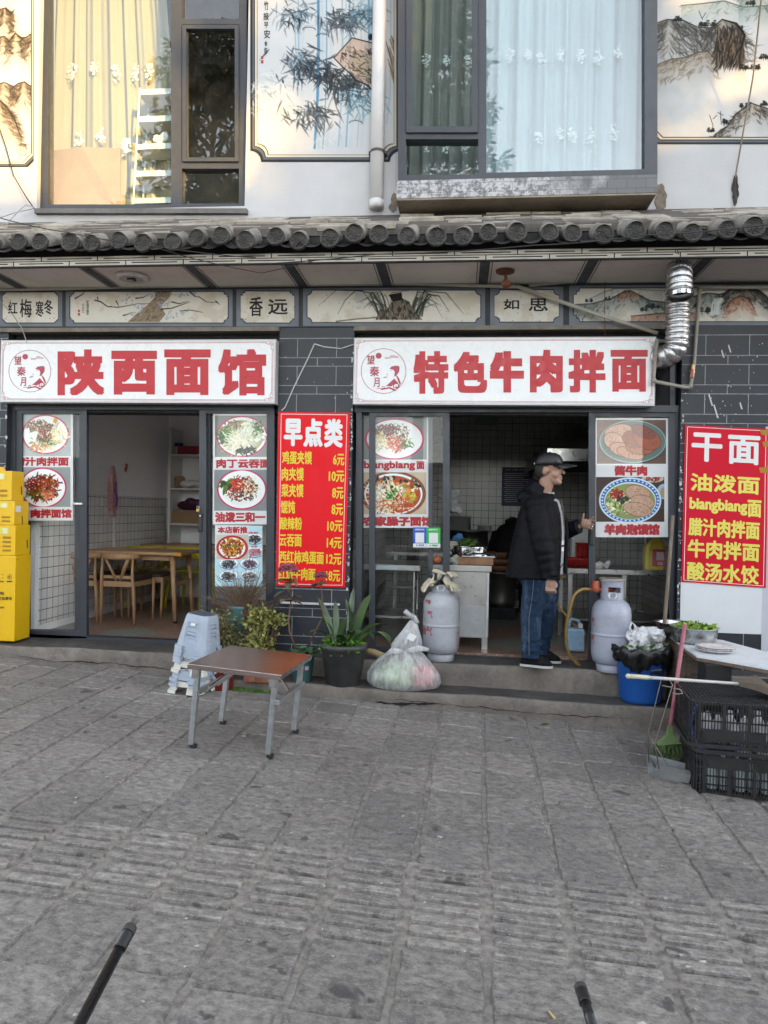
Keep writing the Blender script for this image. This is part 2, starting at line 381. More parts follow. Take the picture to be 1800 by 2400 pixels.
# wide ground sheet under everything
mb = MB(); X0, X1, Y0, Y1 = -70, 70, -75, 40
mb.quad((X0, Y0, -0.47), (X1, Y0, -0.47), (X1, Y1, -0.47), (X0, Y1, -0.47))
tag(mb.build('ground', mat('bare_ground', (0.12, 0.115, 0.11), 0.9, var=0.25, vscale=0.6)), kind='structure')
ST_Y = (-3.64, -3.005)          # raised guidance strip
mb = MB(); COLW, COLX = 0.31075, -0.24895
def colx(k, y): return COLX+k*COLW+0.0263*(y+6.2)
def paver(y0, y1, k, gx, gy, dz=0.0, tilt=True, ch=0.006):
    r = RND.uniform; a, b = y0+gy, y1-gy; q = [(k, a, gx), (k+1, a, -gx), (k+1, b, -gx), (k, b, gx)]; out = []; inn = []
    t = [r(-0.0022, 0.0022)+dz for _ in q] if tilt else [dz]*4; n = 5
    for i in range(4):
        (ka, ya, ga), (kb, yb, gb) = q[i], q[(i+1) % 4]
        for s in range(n):
            f = s/n; y = ya+(yb-ya)*f; x = colx(ka, y)+ga+((colx(kb, y)+gb)-(colx(ka, y)+ga))*f; jit = .0055 if s else .003; x += r(-jit, jit); y += r(-jit, jit); z = gz(x, y)+t[i]*(1-f)+t[(i+1) % 4]*f
            cx, cy = colx(k+.5, y), (a+b)/2; e = ch*r(.5, 2.2); out.append((x, y, z-0.014)); inn.append((x+(e if x < cx else -e)*(1 if i in (1, 3) or s == 0 else .2), y+(e if y < cy else -e)*(1 if i in (0, 2) or s == 0 else .2), z-r(0, .0012)))
    N = 4*n; mb.add(out+inn, [tuple(range(N, 2*N))]+[(i, (i+1) % N, (i+1) % N+N, i+N) for i in range(N)])
def bar(y, k):
    xa, xb = colx(k, y)+0.020+RND.uniform(0, .008), colx(k+1, y)-0.020-RND.uniform(0, .008); h = 0.024+RND.uniform(-.003, .003); y += RND.uniform(-.003, .003); vs = []
    for lvl, (ins, z) in enumerate(((0, -0.0165), (0.002, 0.0015), (0.007, 0.005))):
        for (x, yy) in ((xa+ins+.008, y-h+ins), (xb-ins-.008, y-h+ins), (xb-ins, y-h+.012+ins*.3), (xb-ins, y+h-.012-ins*.3), (xb-ins-.008, y+h-ins), (xa+ins+.008, y+h-ins), (xa+ins, y+h-.012-ins*.3), (xa+ins, y-h+.012+ins*.3)): vs.append((x, yy, gz(x, yy)+z))
    fs = [tuple(range(16, 24))]
    for l in (0, 8): fs += [(l+i, l+(i+1) % 8, l+(i+1) % 8+8, l+i+8) for i in range(8)]
    mb.add(vs, fs)
for k in range(-19, 20):
    y = ST_Y[1]+RND.uniform(-.01, .01)
    for t in range(2):
        y0 = ST_Y[0]+t*0.3175; mb.mi = 1; paver(y0, y0+0.3175, k, 0.011, 0.003, -0.012, False); mb.mi = 2
        for b in range(4): bar(y0+0.3175*(b+.5)/4, k)
        mb.mi = 0
    y = ST_Y[1]
    while y < -0.1:
        L = RND.uniform(0.24, 0.38); paver(y, y+L, k, 0.0085, 0.003); y += L
    y = ST_Y[0]
    while y > -7.5:
        L = RND.uniform(0.24, 0.38); paver(y-L, y, k, 0.0105, 0.004); y -= L
tag(mb.build('pavement', [M_PAVER, M_GROOVE, M_BAR]), kind='structure')
mb = MB(); n = 30
xs = np.linspace(-8, 8, n); ys = np.linspace(-10, 0.1, n); vs = [(x, y, gz(x, y)-0.0115) for y in ys for x in xs]
mb.add(vs, [(i*n+j, i*n+j+1, (i+1)*n+j+1, (i+1)*n+j) for i in range(n-1) for j in range(n-1)])
tag(mb.build('pavement_joints', M_MORTAR), kind='structure')

M_RISER = mat('worn_concrete', (0.20, 0.175, 0.15), 0.9, var=0.35, vscale=5, bump=0.7, bscale=38, dirt=0.75, dirtc=(0.075, 0.065, 0.055))
M_TREAD = mat('dark_cement_tread', (0.062, 0.059, 0.056), 0.62, var=0.4, vscale=3.5, bump=0.35, bscale=50, dirt=0.5, dirtc=(0.14, 0.125, 0.11))
def step_mesh(name, x0, x1, yf, zt, yb, seed):
    """a cast step: front edge yf(x), top zt(x), back at yb; worn uneven nose"""
    rr = random.Random(seed); xs = np.arange(x0, x1+1e-6, 0.06); mb = MB(); rows = []; ph = [rr.uniform(0, 6) for _ in range(4)]
    for x in xs:
        e = 0.006*math.sin(x*3.1+ph[0])+0.004*math.sin(x*9+ph[1])+rr.uniform(-.003, .003); f = 0.004*math.sin(x*5+ph[2])+rr.uniform(-.002, .002); y = yf(x)+e; z = zt(x)+f
        rows.append([(x, yb, zt(x)), (x, (y+yb)/2, zt(x)+rr.uniform(-.002, .002)), (x, y+0.03, z), (x, y+0.008, z-0.004), (x, y, z-0.014), (x, y+rr.uniform(-.004, .006), z-0.08), (x, y+rr.uniform(-.006, .006), z-0.5)])
    n = len(rows[0]); mb.v = [V3(p) for r in rows for p in r]
    for i in range(len(rows)-1):
        for j in range(n-1):
            mb.f.append((i*n+j, (i+1)*n+j, (i+1)*n+j+1, i*n+j+1)); mb.m.append(0 if j < 2 else 1)
    for r in (0, len(rows)-1):
        mb.f.append(tuple(r*n+j for j in range(n))); mb.m.append(1)
    o = mb.build(name, [M_TREAD, M_RISER], smooth=True, origin=(0, 0, 0), fixn=False); autosmooth(o, 45); return tag(o, kind='structure')
def up_y(x): return -0.345 if x < -1.75 else (-0.345+(x+1.75)/0.5*0.085 if x < -1.25 else -0.26)
def up_z(x): return -0.018-0.004*(x+4)
def lo_y(x): return -0.565+0.012*math.sin(x*1.3)
def lo_z(x): return -0.178-0.0245*(x+1.2)
step_mesh('upper_step', -5.2, 2.9, up_y, up_z, 0.16, 1)
step_mesh('lower_step', -2.02, 2.9, lo_y, lo_z, -0.10, 2)
# settlement cracks where the steps meet the paving
mb = MB(); rr = random.Random(5)
def crack(x0, x1, yf, z0, z1, wd):
    n = int((x1-x0)/0.025); up = []; dn = []; z = 0.0
    for i in range(n+1):
        t = i/n; x = x0+(x1-x0)*t; z += rr.uniform(-.006, .006); z *= 0.94; zz = z0+(z1-z0)*t+z; hw = wd*(0.25+0.75*abs(math.sin(t*9+1)))*rr.uniform(.5, 1)*min(1, 8*t, 8*(1-t)); up.append((x, yf(x)-0.0145, zz+hw)); dn.append((x, yf(x)-0.0145, zz-hw))
    mb.loft([[a, b] for a, b in zip(up, dn)], cap=False, closed=False)
crack(-0.55, 1.35, lo_y, -0.262, -0.325, 0.004); crack(-0.62, -0.1, lo_y, -0.285, -0.29, 0.013); crack(-3.7, -2.2, up_y, -0.09, -0.17, 0.006)
tag(mb.build('step_crack', mat('crack_dark', (0.012, 0.011, 0.01), 0.95), origin=(0, 0, 0)), kind='structure')

# ---------------------------------------------------------------- the other side of the street (seen only in the window glass; shades this side)
M_PLASTER2 = mat('weathered_plaster', (0.80, 0.78, 0.75), 0.9, var=0.15, vscale=1.5, dirt=0.4)
M_DKGLASS = mat('dark_window', (0.03, 0.035, 0.04), 0.1, var=0.2)
M_ROOF2 = mat('grey_roof_tile', (0.10, 0.10, 0.105), 0.85, var=0.3, vscale=9)
def far_house(x0, x1, y0, y1, h, label, floors, wallmat):
    t = thing('house', ((x0+x1)/2, (y0+y1)/2, -0.46), label, 'building', 'houses across the street')
    mb = MB().box2((x0, y0, -0.46), (x1, y1, h)); mb.build('wall', wallmat, t)
    mb = MB().prism([(x0-.4, y1+.5, h+.003), (x0-.4, (y0+y1)/2, h+1.0 if floors == 1 else h+.6), (x0-.4, y0-.5, h+.003)], (x1-x0+.8, 0, 0)); mb.build('roof', M_ROOF2, t, fixn=True)
    n = max(2, int((x1-x0)/2.2))
    for fl in range(floors):
        for i in range(n):
            x = x0+(i+.5)*(x1-x0)/n; z = 0.2+fl*3.1; hh = 1.2
            f = MB().box2((x-.62, y1+.004, z-.06), (x+.62, y1+.06, z+hh+.06)).build('window', M_PLASTER2, t); MB().box2((x-.54, y1+.062, z), (x+.54, y1+.07, z+hh)).build('pane', M_DKGLASS, f)
far_house(6.8, 24, -22, -14, 9.2, 'tall plastered house across the street with grey roof', 3, M_PLASTER2)  # house added here, height set so its shade covers the lower front
far_house(-24, 6.6, -19, -15, 1.75, 'low pale outbuilding across the street behind the dark trees', 1, M_PLASTER2)
M_BARK = mat('bark', (0.07, 0.052, 0.04), 0.95, var=0.4, vscale=8, bump=0.8)
def leafmat(name, c):
    k = NT(name); g = k.n('ShaderNodeNewGeometry'); lo = tuple(x*.55 for x in c); hi = tuple(x*1.6 for x in c)
    k.col(k.ramp(g.outputs['Random Per Island'], [(0, lo), (1, hi)])); k.b.inputs['Roughness'].default_value = 0.6
    return k.m
M_CONIFER = leafmat('conifer_leaf', (0.030, 0.042, 0.020)); M_BROAD = leafmat('broad_leaf', (0.05, 0.07, 0.02))
def leafquad(mb, p, d, s, wd, r):
    d = d/np.linalg.norm(d); a = np.cross(d, np.array([r.uniform(-1, 1), r.uniform(-1, 1), r.uniform(-1, 1)])); a /= max(1e-6, np.linalg.norm(a)); e = p+d*s
    mb.add([p, p+d*s*.5+a*wd, e, p+d*s*.5-a*wd], [(0, 1, 2, 3)])
def street_tree(x, y, h, label, seed, clumps, leaf, lm, R0, trunk_r=0.16, z0=None):
    r = random.Random(seed); zb = gz(max(-8, min(8, x)), -9)-.05 if z0 is None else z0
    t = thing('tree', (x, y, -0.47), label, 'tree', 'trees across the street')
    tr = MB(); tr.tube([(x, y, -0.47), (x+.1, y, h*.3), (x-.05, y+.05, h*.62), (x, y, h*.97)], [trunk_r, trunk_r*.8, trunk_r*.5, 0.03], 8)
    lf = MB()
    for (cx, cy, cz, rx, rz, n) in clumps:
        b0 = np.array([x, y, max(.5, cz-rz*.5-r.uniform(.2, .8))]); c = np.array([cx, cy, cz]); tr.tube([b0, (b0+c)/2+[0, 0, .15], c], [.05, .035, .012], 5)
        for _ in range(n):
            u = np.array([r.gauss(0, 1), r.gauss(0, 1), r.gauss(0, 1)]); u /= np.linalg.norm(u); rad = r.random()**.45
            p = c+u*rad*np.array([rx, rx*.8, rz]); dd = u+np.array([0, 0, r.uniform(-.9, .3)])
            for q in range(3): leafquad(lf, p+np.array([r.uniform(-.06, .06) for _ in range(3)]), dd+np.array([r.uniform(-.7, .7) for _ in range(3)]), leaf*r.uniform(.6, 1.3), leaf*.17, r)
    tr.build('trunk', M_BARK, t, smooth=True); lf.build('crown', lm, t); return t
r = random.Random(3)
def conifer_clumps(x, y, h, n, rmax, zlo):
    out = []
    for i in range(n):
        z = zlo+(h-zlo)*(i+r.random())/n; k = rmax*(1.05-(z-zlo)/(h-zlo)*.75); a = r.uniform(0, 2*math.pi); out.append((x+math.cos(a)*k*r.uniform(.3, .95), y+math.sin(a)*k*r.uniform(.3, .9), z, r.uniform(.45, .85), r.uniform(.3, .55), 90))
    return out
street_tree(-1.1, -11.2, 13.5, 'dark conifer across the street, the one straight opposite the shops', 5, conifer_clumps(-1.1, -11.2, 13.5, 60, 2.6, 6.6), .24, M_CONIFER, 2.6)
street_tree(-6.4, -11.8, 13.0, 'dark conifer across the street, left of the other conifer', 6, conifer_clumps(-6.4, -11.8, 13, 55, 2.8, 6.4), .24, M_CONIFER, 2.8)
cl = []
for i in range(78):
    cx, cz = r.uniform(7.3, 15), r.uniform(7.7, 12.6)
    cl.append((cx, -11+r.uniform(-.8, .8), cz, r.uniform(.3, .6), r.uniform(.25, .5), 70))
cl += [(r.uniform(6.95, 9.4), -11+r.uniform(-.6, .6), r.uniform(8, 11.6), .5, .42, 95) for _ in range(22)]
cl += [(8.0, -11, 8.6, .75, .5, 160), (9.7, -11, 9.0, .7, .5, 150), (11.4, -11, 8.5, .7, .4, 140)]
street_tree(9.3, -11, 10.5, 'leafy tree across the street in front of the tall house', 9, cl, .2, M_BROAD, 3)
# ---------------------------------------------------------------- the shop building: one thing, all that is fixed to it are its parts
M_WHITE = mat('white_wall_paint', (0.50, 0.51, 0.525), 0.85, var=0.05, vscale=2.2, bump=0.15, bscale=30, dirt=0.25, dirtc=(0.42, 0.40, 0.38))
M_FRAME = mat('grey_aluminium', (0.036, 0.042, 0.054), 0.42, var=0.12, vscale=4, dirt=0.25, dirtc=(0.09, 0.09, 0.09))
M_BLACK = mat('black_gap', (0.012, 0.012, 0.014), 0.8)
M_GLASS = glass_mat('window_glass', (.97, .98, .98), boost=0.62, dust=0.015)
M_GLASS2 = glass_mat('upper_glass', (0.80, 0.91, 0.93), boost=2.4, dust=0.05)
B = thing('shop_building', (0, 0, 0), 'two storey white building with tiled eave over two glass shopfronts', 'building')
def rect(mb, u0, v0, u1, v1, Y, depth):
    """box whose front face fills the sighted rectangle at depth Y and that runs back by depth"""
    a, b, c, d = PY(u0, v0, Y), PY(u1, v0, Y), PY(u1, v1, Y), PY(u0, v1, Y)
    mb.prism([a, d, c, b], (0, depth, 0)); return mb
ZU = 3.74                                        # where upper wall meets the eave
xW = [PY(90, 300)[0], PY(577, 300)[0], PY(941, 300)[0], PY(1530, 300)[0]]
TOPZ = 7.0
zw1 = PY(300, 489)[2]; zw2 = PY(1200, 425)[2]
mb = MB()
for a, b, z0, z1 in ((-6, xW[0], 3.4, TOPZ), (xW[0], xW[1], 3.4, zw1), (xW[1], xW[2], 3.4, TOPZ), (xW[2], xW[3], 3.4, zw2-.05), (xW[3], 4.6, 3.4, TOPZ), (xW[0], xW[1], 6.35, TOPZ), (xW[2], xW[3], 6.35, TOPZ)):
    mb.box2((a, 0, z0), (b, 0.24, z1))
mb.build('upper_wall', M_WHITE, B)
mb = MB().box2((-6, -0.3, TOPZ), (4.6, 4.0, TOPZ+.25)); mb.build('roof', M_ROOF2, B)
MB().box2((-6, 3.72, -.3), (4.6, 3.9, TOPZ)).build('back_wall', M_WHITE, B)
for x_ in (-6.2, 4.6): MB().box2((x_, -.02, -.3), (x_+.2, 3.9, TOPZ)).build('side_wall', M_WHITE, B)
MB().box2((-6, 0.25, 3.12), (4.6, 3.7, 3.36)).build('floor_slab', M_WHITE, B)

# painted dark brick piers: joints are real grooves filled with pale paint lines
def m_brick():
    k = NT('dark_painted_brick'); co = k.coord('Object'); a = k.noise(co, 3, 6, .7); b = k.noise(co, 26, 7, .75, 1.0); s = k.noise(co, 60, 3, .6, .6)
    c = k.ramp(a, [(.3, (.010, .0125, .018)), (.7, (.019, .023, .031))]); c = k.mix(k.ramp(b, [(.66, 0.), (.72, .5)]), c, (.10, .11, .12)); c = k.mix(k.ramp(s, [(.73, 0.), (.76, .8)]), c, (.5, .5, .5))
    k.col(c); k.b.inputs['Roughness'].default_value = .5; k.bump(k.noise(co, 18, 5, .7), .25, .01); return k.m
M_BRICK = m_brick(); M_LINE = mat('pale_joint_line', (.30, .33, .36), .8, var=.35, vscale=14)
def pier(name, x0, x1, z0, z1, ztop, label=None):
    mb = MB().box2((x0, 0, z0), (x1, 0.2, z1)); p = mb.build(name, M_BRICK, B)
    ln = MB(); z = ztop; tall = True; half = 0; h = 0.0028
    zs = [ztop]
    while z > z0+.03:
        d = 0.166 if tall else 0.073; zb = max(z0, z-d)
        ln.box2((x0+.002, -.0015, z-h), (x1-.002, .002, z+h))
        st = 0.34; xo = x0+(0.165 if tall else 0.0)+((x1-x0-0.66)/2 if x1-x0 < 1 else .02)
        x = xo
        while x < x1-.01:
            if x > x0+.02: ln.box2((x-h, -.0015, zb+h), (x+h, .002, z-h))
            x += st
        z = zb; tall = not tall
    ln.build('joint_line', M_LINE, p); return p
zp = PY(740, 793)[2]
xa, xb = PY(651, 1000)[0], PY(826, 1000)[0]
pier('brick_pier', xa, xb, -.3, PY(740, 768)[2], PY(740, 793)[2])
xr = PY(1597, 900)[0]; pier('brick_pier', xr, 4.6, -.45, PY(1700, 752)[2], PY(1700, 785)[2])
xl = PY(16, 1000)[0]; pier('brick_pier', -6, xl, -.3, PY(10, 768)[2], PY(10, 793)[2])
# flaked white paint along the pier edges
mb = MB(); rr = random.Random(12)
def flake(x, z, s, Y=-.0022):
    n = rr.randint(5, 8); a0 = rr.uniform(0, 6); mb.add([(x+math.cos(a0+i*6.283/n)*s*rr.uniform(.35, 1), Y, z+math.sin(a0+i*6.283/n)*s*rr.uniform(.5, 1.8)) for i in range(n)], [tuple(range(n))])
for i in range(46): flake(xb-rr.uniform(.0, .016), rr.uniform(.1, 2.55)**1.0, rr.uniform(.004, .013))
for i in range(40): flake(xr+rr.uniform(.0, .02), rr.uniform(.2, 2.3), rr.uniform(.004, .013))
for i in range(24): flake(xl-rr.uniform(.0, .02), rr.uniform(1.0, 2.3), rr.uniform(.004, .015))
for i in range(60): flake(rr.uniform(xr, xr+.75), rr.uniform(1.9, 2.6), rr.uniform(.002, .006))
for i in range(46): flake(rr.uniform(xa, xb), rr.uniform(0.05, 2.6), rr.uniform(.002, .006))
for u, v, l in ((1660, 925, 26), (1672, 950, 30), (1690, 822, 16), (1706, 810, 16), (1733, 945, 14)):
    p = PY(u, v, -.0024); q = PY(u+l*.3, v+l, -.0024); mb.add([p, p+[.008, 0, .01], q+[.012, 0, 0], q], [(0, 1, 2, 3)])
mb.build('paint_flakes', mat('flaked_white', (.62, .62, .6), .85), B)

# frieze wall above the shop openings with its dark rails
M_RAIL = mat('slate_rail', (.036, .040, .048), .7, var=.2, vscale=5, dirt=.15, dirtc=(.3, .3, .3))
zf0, zf1 = PY(900, 766)[2], 3.2
mb = MB().box2((-6, 0.003, zf0), (4.6, .22, zf1)); mb.build('frieze_wall', M_RAIL, B)
mb = MB().box2((-6, -.03, zf0-.035), (xl-.002, .2, zf0-.001)).box2((xl, -.035, zf0-.037), (xa, .3, zf0-.002)).box2((xb, -.035, zf0-.037), (xr, .3, zf0-.002)); mb.build('cornice_ledge', mat('old_cement', (.22, .2, .17), .9, var=.3, vscale=7, bump=.5, dirt=.5), B)
# shutter housings behind the signs with printed tape
for a, b in ((xl, xa), (xb, xr)):
    hb = MB().box2((a+.01, .10, 2.02), (b-.01, .28, zf0-.04)).build('shutter_box', M_BLACK, B)
    tp = MB(); tp2 = MB(); x = a+.05; zz = zf0-.105
    while x < b-.2:
        tp.box2((x, .095, zz-.012), (x+.16, .099, zz+.012)); tp2.box2((x+.17, .0945, zz-.012), (x+.235, .0985, zz+.012)); x += .245
    tp.build('printed_tape', mat('tape_grey', (.28, .28, .28), .6, var=.5, vscale=60), hb); tp2.build('red_tape', mat('tape_red', (.30, .02, .03), .6), hb)

# ---- eave: soffit boards, painted fascia, shadow recess coloured black, barrel tiles, flat slabs
M_SOFFIT = mat('soffit_paint', (.70, .66, .60), .8, var=.08, vscale=1.6, dirt=.35, dirtc=(.25, .22, .19))
E_Y, E_Z = -.64, 3.095
ev = MB().box2((-6, E_Y+.02, E_Z), (4.6, 0.0, E_Z+.04)).build('soffit', M_SOFFIT, B)
mb = MB(); ln = MB()
for u, v in ((8, 652), (232, 648), (465, 643), (690, 640), (898, 638), (1135, 635), (1380, 630), (1640, 625)):
    x = PZ(u, v, E_Z)[0]; mb.box2((x-.038, E_Y+.022, E_Z-.006), (x+.038, -.001, E_Z-.0005))
    for s in (-1, 1): ln.box2((x+s*.056-.003, E_Y+.022, E_Z-.003), (x+s*.056+.003, -.001, E_Z-.0004))
mb.box2((-6, -.03, E_Z-.012), (4.6, -.0005, E_Z-.0065))
mb.build('soffit_strip', M_RAIL, ev); ln.build('soffit_line', M_RAIL, ev)
zf = [PY(900, 612, E_Y)[2], PY(900, 590, E_Y)[2]]
fa = MB().box2((-6, E_Y, zf[0]), (4.6, E_Y+.02, zf[1])).build('fascia', mat('fascia_paint', (.60, .58, .52), .8, var=.15, vscale=5, dirt=.4, dirtc=(.2, .18, .15)), B)
ln = MB(); hm = (zf[0]+zf[1])/2; x = -6; i = 0
for row in (0, 1):
    z0, z1 = (zf[0], hm) if row == 0 else (hm, zf[1]); x = -5.95+row*.235
    while x < 4.5:
        ln.box2((x-.004, E_Y-.0015, z0), (x+.004, E_Y+.002, z1)); ln.box2((x+.05, E_Y-.0015, (z0+z1)/2-.004), (x+.42, E_Y+.002, (z0+z1)/2+.004)); x += .47
ln.box2((-6, E_Y-.0012, hm-.003), (4.6, E_Y+.002, hm+.003)); ln.box2((-6, E_Y-.002, zf[0]-.012), (4.6, E_Y+.02, zf[0]-.0002)); ln.build('painted_line', M_BLACK, fa)
MB().box2((-6, E_Y+.03, zf[1]), (4.6, 0.0, zf[1]+.18)).build('eave_shadow_core', M_BLACK, B)  # near-black core colours in the shadow recess under the tiles
M_TILE = mat('old_clay_tile', (.25, .232, .205), .9, var=.5, vscale=7, bump=.7, bscale=45, dirt=.85, dirtc=(.035, .033, .03))
M_TILE2 = mat('dark_tile_end', (.05, .048, .045), .9, var=.4, vscale=14, bump=.7, bscale=60, dirt=.3, dirtc=(.2, .19, .17))
bar_m = MB(); end_m = MB(); pan = MB(); rr = random.Random(21); TY, TZ = -.75, 3.235; pitch = .2035
x = -4.9; slope = math.tan(R(25))
while x < 3.4:
    jx, jz = rr.uniform(-.024, .024), rr.uniform(-.020, .016); rad = rr.uniform(.063, .073); dy = rr.uniform(-.03, .02); lean = rr.uniform(-.22, .22); rings = []
    for q, (s, k) in enumerate(((0, 1.0), (.04, 1.05), (.09, 1.0), (.15, .98), (.155, 1.07), (.25, 1.0))):
        c = np.array([x+jx+lean*s, TY+dy+s, TZ+jz+s*slope]); rings.append([c+np.array([math.cos(t)*rad*k*rr.uniform(.97, 1.03), -math.sin(t)*.3*rad*k, math.sin(t)*rad*k]) for t in np.linspace(-.5, math.pi+.5, 13)])
    bar_m.loft(rings, cap=False, closed=False)
    # moulded round end: disc with raised rim and a swirl of ribs
    c = np.array([x+jx, TY+dy-.012, TZ+jz]); tilt = Matrix.Rotation(R(-14), 3, 'X'); n = 22; vs = []
    for rr_, yy in ((rad*1.06, .016), (rad*1.04, -.006), (rad*.86, -.008), (rad*.80, 0.0)):
        for k in range(n): vs.append(c+np.array(tilt @ Vector((math.cos(6.2832*k/n)*rr_, yy, math.sin(6.2832*k/n)*rr_))))
    end_m.add(vs, [(i*n+k, (i+1)*n+k, (i+1)*n+(k+1) % n, i*n+(k+1) % n) for i in range(3) for k in range(n)]+[tuple(3*n+k for k in range(n))])
    a0 = rr.uniform(0, 1)
    for k in range(8):
        pts = [c+np.array(tilt @ Vector((math.cos(a0+k*.785+q*1.1)*rad*.75*q, -.003, math.sin(a0+k*.785+q*1.1)*rad*.75*q))) for q in (.12, .35, .6, .85, 1.0)]; end_m.tube(pts, [.005]*5, 5)
    # drip pan between barrels
    rings = []
    for s in (-.02, .1, .27):
        c2 = np.array([x+jx+pitch/2, TY+s, TZ-.012+s*slope]); rings.append([c2+np.array([math.cos(t)*.085, 0, -math.sin(t)*.055]) for t in np.linspace(.1, math.pi-.1, 9)])
    pan.loft(rings, cap=False, closed=False)
    x += pitch+rr.uniform(-.008, .008)
rt = bar_m.build('roof_tiles', M_TILE, B, smooth=True); end_m.build('tile_end', M_TILE2, rt); pan.build('drip_pan', M_TILE2, rt, smooth=True)
# flat slab courses climbing back to the wall
mb = MB(); crs = [(-.60, 3.40, .045), (-.50, 3.47, .05), (-.36, 3.545, .06), (-.22, 3.62, .06), (-.10, 3.68, .05)]
for j, (y, z, th) in enumerate(crs):
    x = -5.6+rr.uniform(0, .3)
    while x < 4.4:
        L = rr.uniform(.22, .46); z_ = z+rr.uniform(-.014, .014); y_ = y+rr.uniform(-.03, .03); rot = Matrix.Rotation(rr.uniform(-.03, .03), 3, 'Y') @ Matrix.Rotation(R(24)+rr.uniform(-.07, .07), 3, 'X') @ Matrix.Rotation(rr.uniform(-.04, .04), 3, 'Z')
        mb.box((x+L/2, y_+.13, z_), (L-.004, .3, th*rr.uniform(.6, 1)), rot, .006); x += L
o = mb.build('roof_slabs', mat('pale_slab', (.36, .33, .285), .9, var=.4, vscale=6, bump=.6, bscale=35, dirt=.7, dirtc=(.10, .092, .08)), B)
MB().prism([(-6, -.62, 3.36), (-6, 0.0, 3.70), (-6, 0.0, 3.3), (-6, -.62, 3.3)], (10.6, 0, 0)).build('roof_bed', mat('mud_bed', (.09, .08, .07), .95, var=.4, vscale=9, bump=.5), B, fixn=True)

# ---- upper windows
def ring(mb, u0, v0, u1, v1, wd, Y, depth=.06, wb=None, wl=None, wr=None, wt=None):
    wl = wd if wl is None else wl; wr = wd if wr is None else wr; wt = wd if wt is None else wt; wb = wd if wb is None else wb
    rect(mb, u0, v0, u0+wl, v1, Y, depth); rect(mb, u1-wr, v0, u1, v1, Y, depth); rect(mb, u0+wl, v0, u1-wr, v0+wt, Y, depth); rect(mb, u0+wl, v1-wb, u1-wr, v1, Y, depth)
def pane(u0, v0, u1, v1, Y, parent, m, name='pane'):
    return MB().add([PY(u0, v0, Y), PY(u1, v0, Y), PY(u1, v1, Y), PY(u0, v1, Y)], [(0, 3, 2, 1)]).build(name, m, parent)
VT = -190
fr = MB(); Y = .05
rect(fr, 91, VT, 112, 488, Y, .1); rect(fr, 401, VT, 426, 488, Y, .1); rect(fr, 560, VT, 578, 488, Y, .1); rect(fr, 112, 479, 401, 488, Y, .1); rect(fr, 426, 477, 560, 488, Y, .1); rect(fr, 426, 44, 560, 57, Y, .1); rect(fr, 426, 379, 560, 395, Y, .1)
w1 = fr.build('window', M_FRAME, B)
fr = MB(); ring(fr, 427, 58, 559, 378, 9, Y-.02, .05); fr.build('opening_sash', M_FRAME, w1)
pane(112, VT, 401, 479, Y+.04, w1, M_GLASS2); pane(426, VT, 560, 44, Y+.04, w1, M_GLASS2); pane(436, 67, 550, 369, Y+.01, w1, M_GLASS2); pane(426, 395, 560, 477, Y+.04, w1, M_GLASS2)
mb = MB(); rect(mb, 80, 488, 578, 499, -.05, .13); mb.build('window_sill', mat('grey_sill', (.14, .135, .13), .85, var=.3, vscale=6, dirt=.4), w1)
fr = MB(); Y = -.14
rect(fr, 933, VT, 951, 424, Y, .12); rect(fr, 1121, VT, 1140, 424, Y, .12); rect(fr, 1511, VT, 1541, 408, Y, .12)
for (a, b, vt, vb) in ((951, 1121, 311, 326), (951, 1121, 409, 423.5)): rect(fr, a, vt, b, vb, Y, .12)
a, b, c, d = PY(1140, 405, Y), PY(1511, 396.5, Y), PY(1511, 408.5, Y), PY(1140, 418, Y); fr.prism([a, d, c, b], (0, .12, 0))
w2 = fr.build('window', M_FRAME, B)
fr = MB(); ring(fr, 952, VT, 1120, 310, 14, Y-.02, .05); fr.build('opening_sash', M_FRAME, w2)
pane(966, VT, 1106, 296, Y+.01, w2, M_GLASS2); pane(951, 326, 1121, 409, Y+.05, w2, M_GLASS2); pane(1140, VT, 1511, 403, Y+.05, w2, M_GLASS2)
# boxed bay sides and tiled sill
mb = MB(); x0, x1 = PY(935, 300, Y)[0], PY(1540, 300, Y)[0]
mb.box2((x0, Y+.12, zw2-.05), (x0+.03, .02, 6.3)).box2((x1-.03, Y+.12, zw2-.05), (x1, .02, 6.3)); mb.build('bay_side', M_FRAME, w2)
def m_silltile():
    k = NT('brick_pattern_tile'); co = k.coord('Object'); a = k.noise(co, 5, 7, .8, .3); sp = k.n('ShaderNodeSeparateXYZ'); k.l(co, sp.inputs[0]); side = k.ramp(k.math('ADD', k.math('MULTIPLY', sp.outputs[0], -.35), k.math('MULTIPLY', a, .9)), [(.05, 0.), (.25, 1.)], 'LINEAR')
    b = k.n('ShaderNodeTexBrick'); mp = k.n('ShaderNodeMapping'); mp.inputs['Rotation'].default_value = (R(90), 0, 0); k.l(co, mp.inputs[0]); k.l(mp.outputs[0], b.inputs['Vector']); b.inputs['Scale'].default_value = 3.4; b.inputs['Mortar Size'].default_value = .012; b.inputs['Color1'].default_value = (1, 1, 1, 1); b.inputs['Color2'].default_value = (.85, .85, .85, 1); b.inputs['Mortar'].default_value = (.6, .6, .6, 1)
    c = k.mix(side, (.10, .104, .11), (.40, .41, .42)); chip = k.ramp(k.noise(co, 22, 8, .8), [(.47, 0.), (.53, 1.)]); c = k.mix(k.math('MULTIPLY', chip, side), c, (.14, .14, .15))
    k.col(k.mix(1.0, c, b.outputs['Color'], 'MULTIPLY')); k.b.inputs['Roughness'].default_value = .45; k.bump(b.outputs['Fac'], -.5, .008); return k.m
sy = -.30; A = PY(930, 424, sy); Bq = PY(930, 467, sy); C = PY(1541, 408, sy); D = PY(1540, 449, sy)
zt, zb = (A[2]+C[2])/2, (Bq[2]+D[2])/2
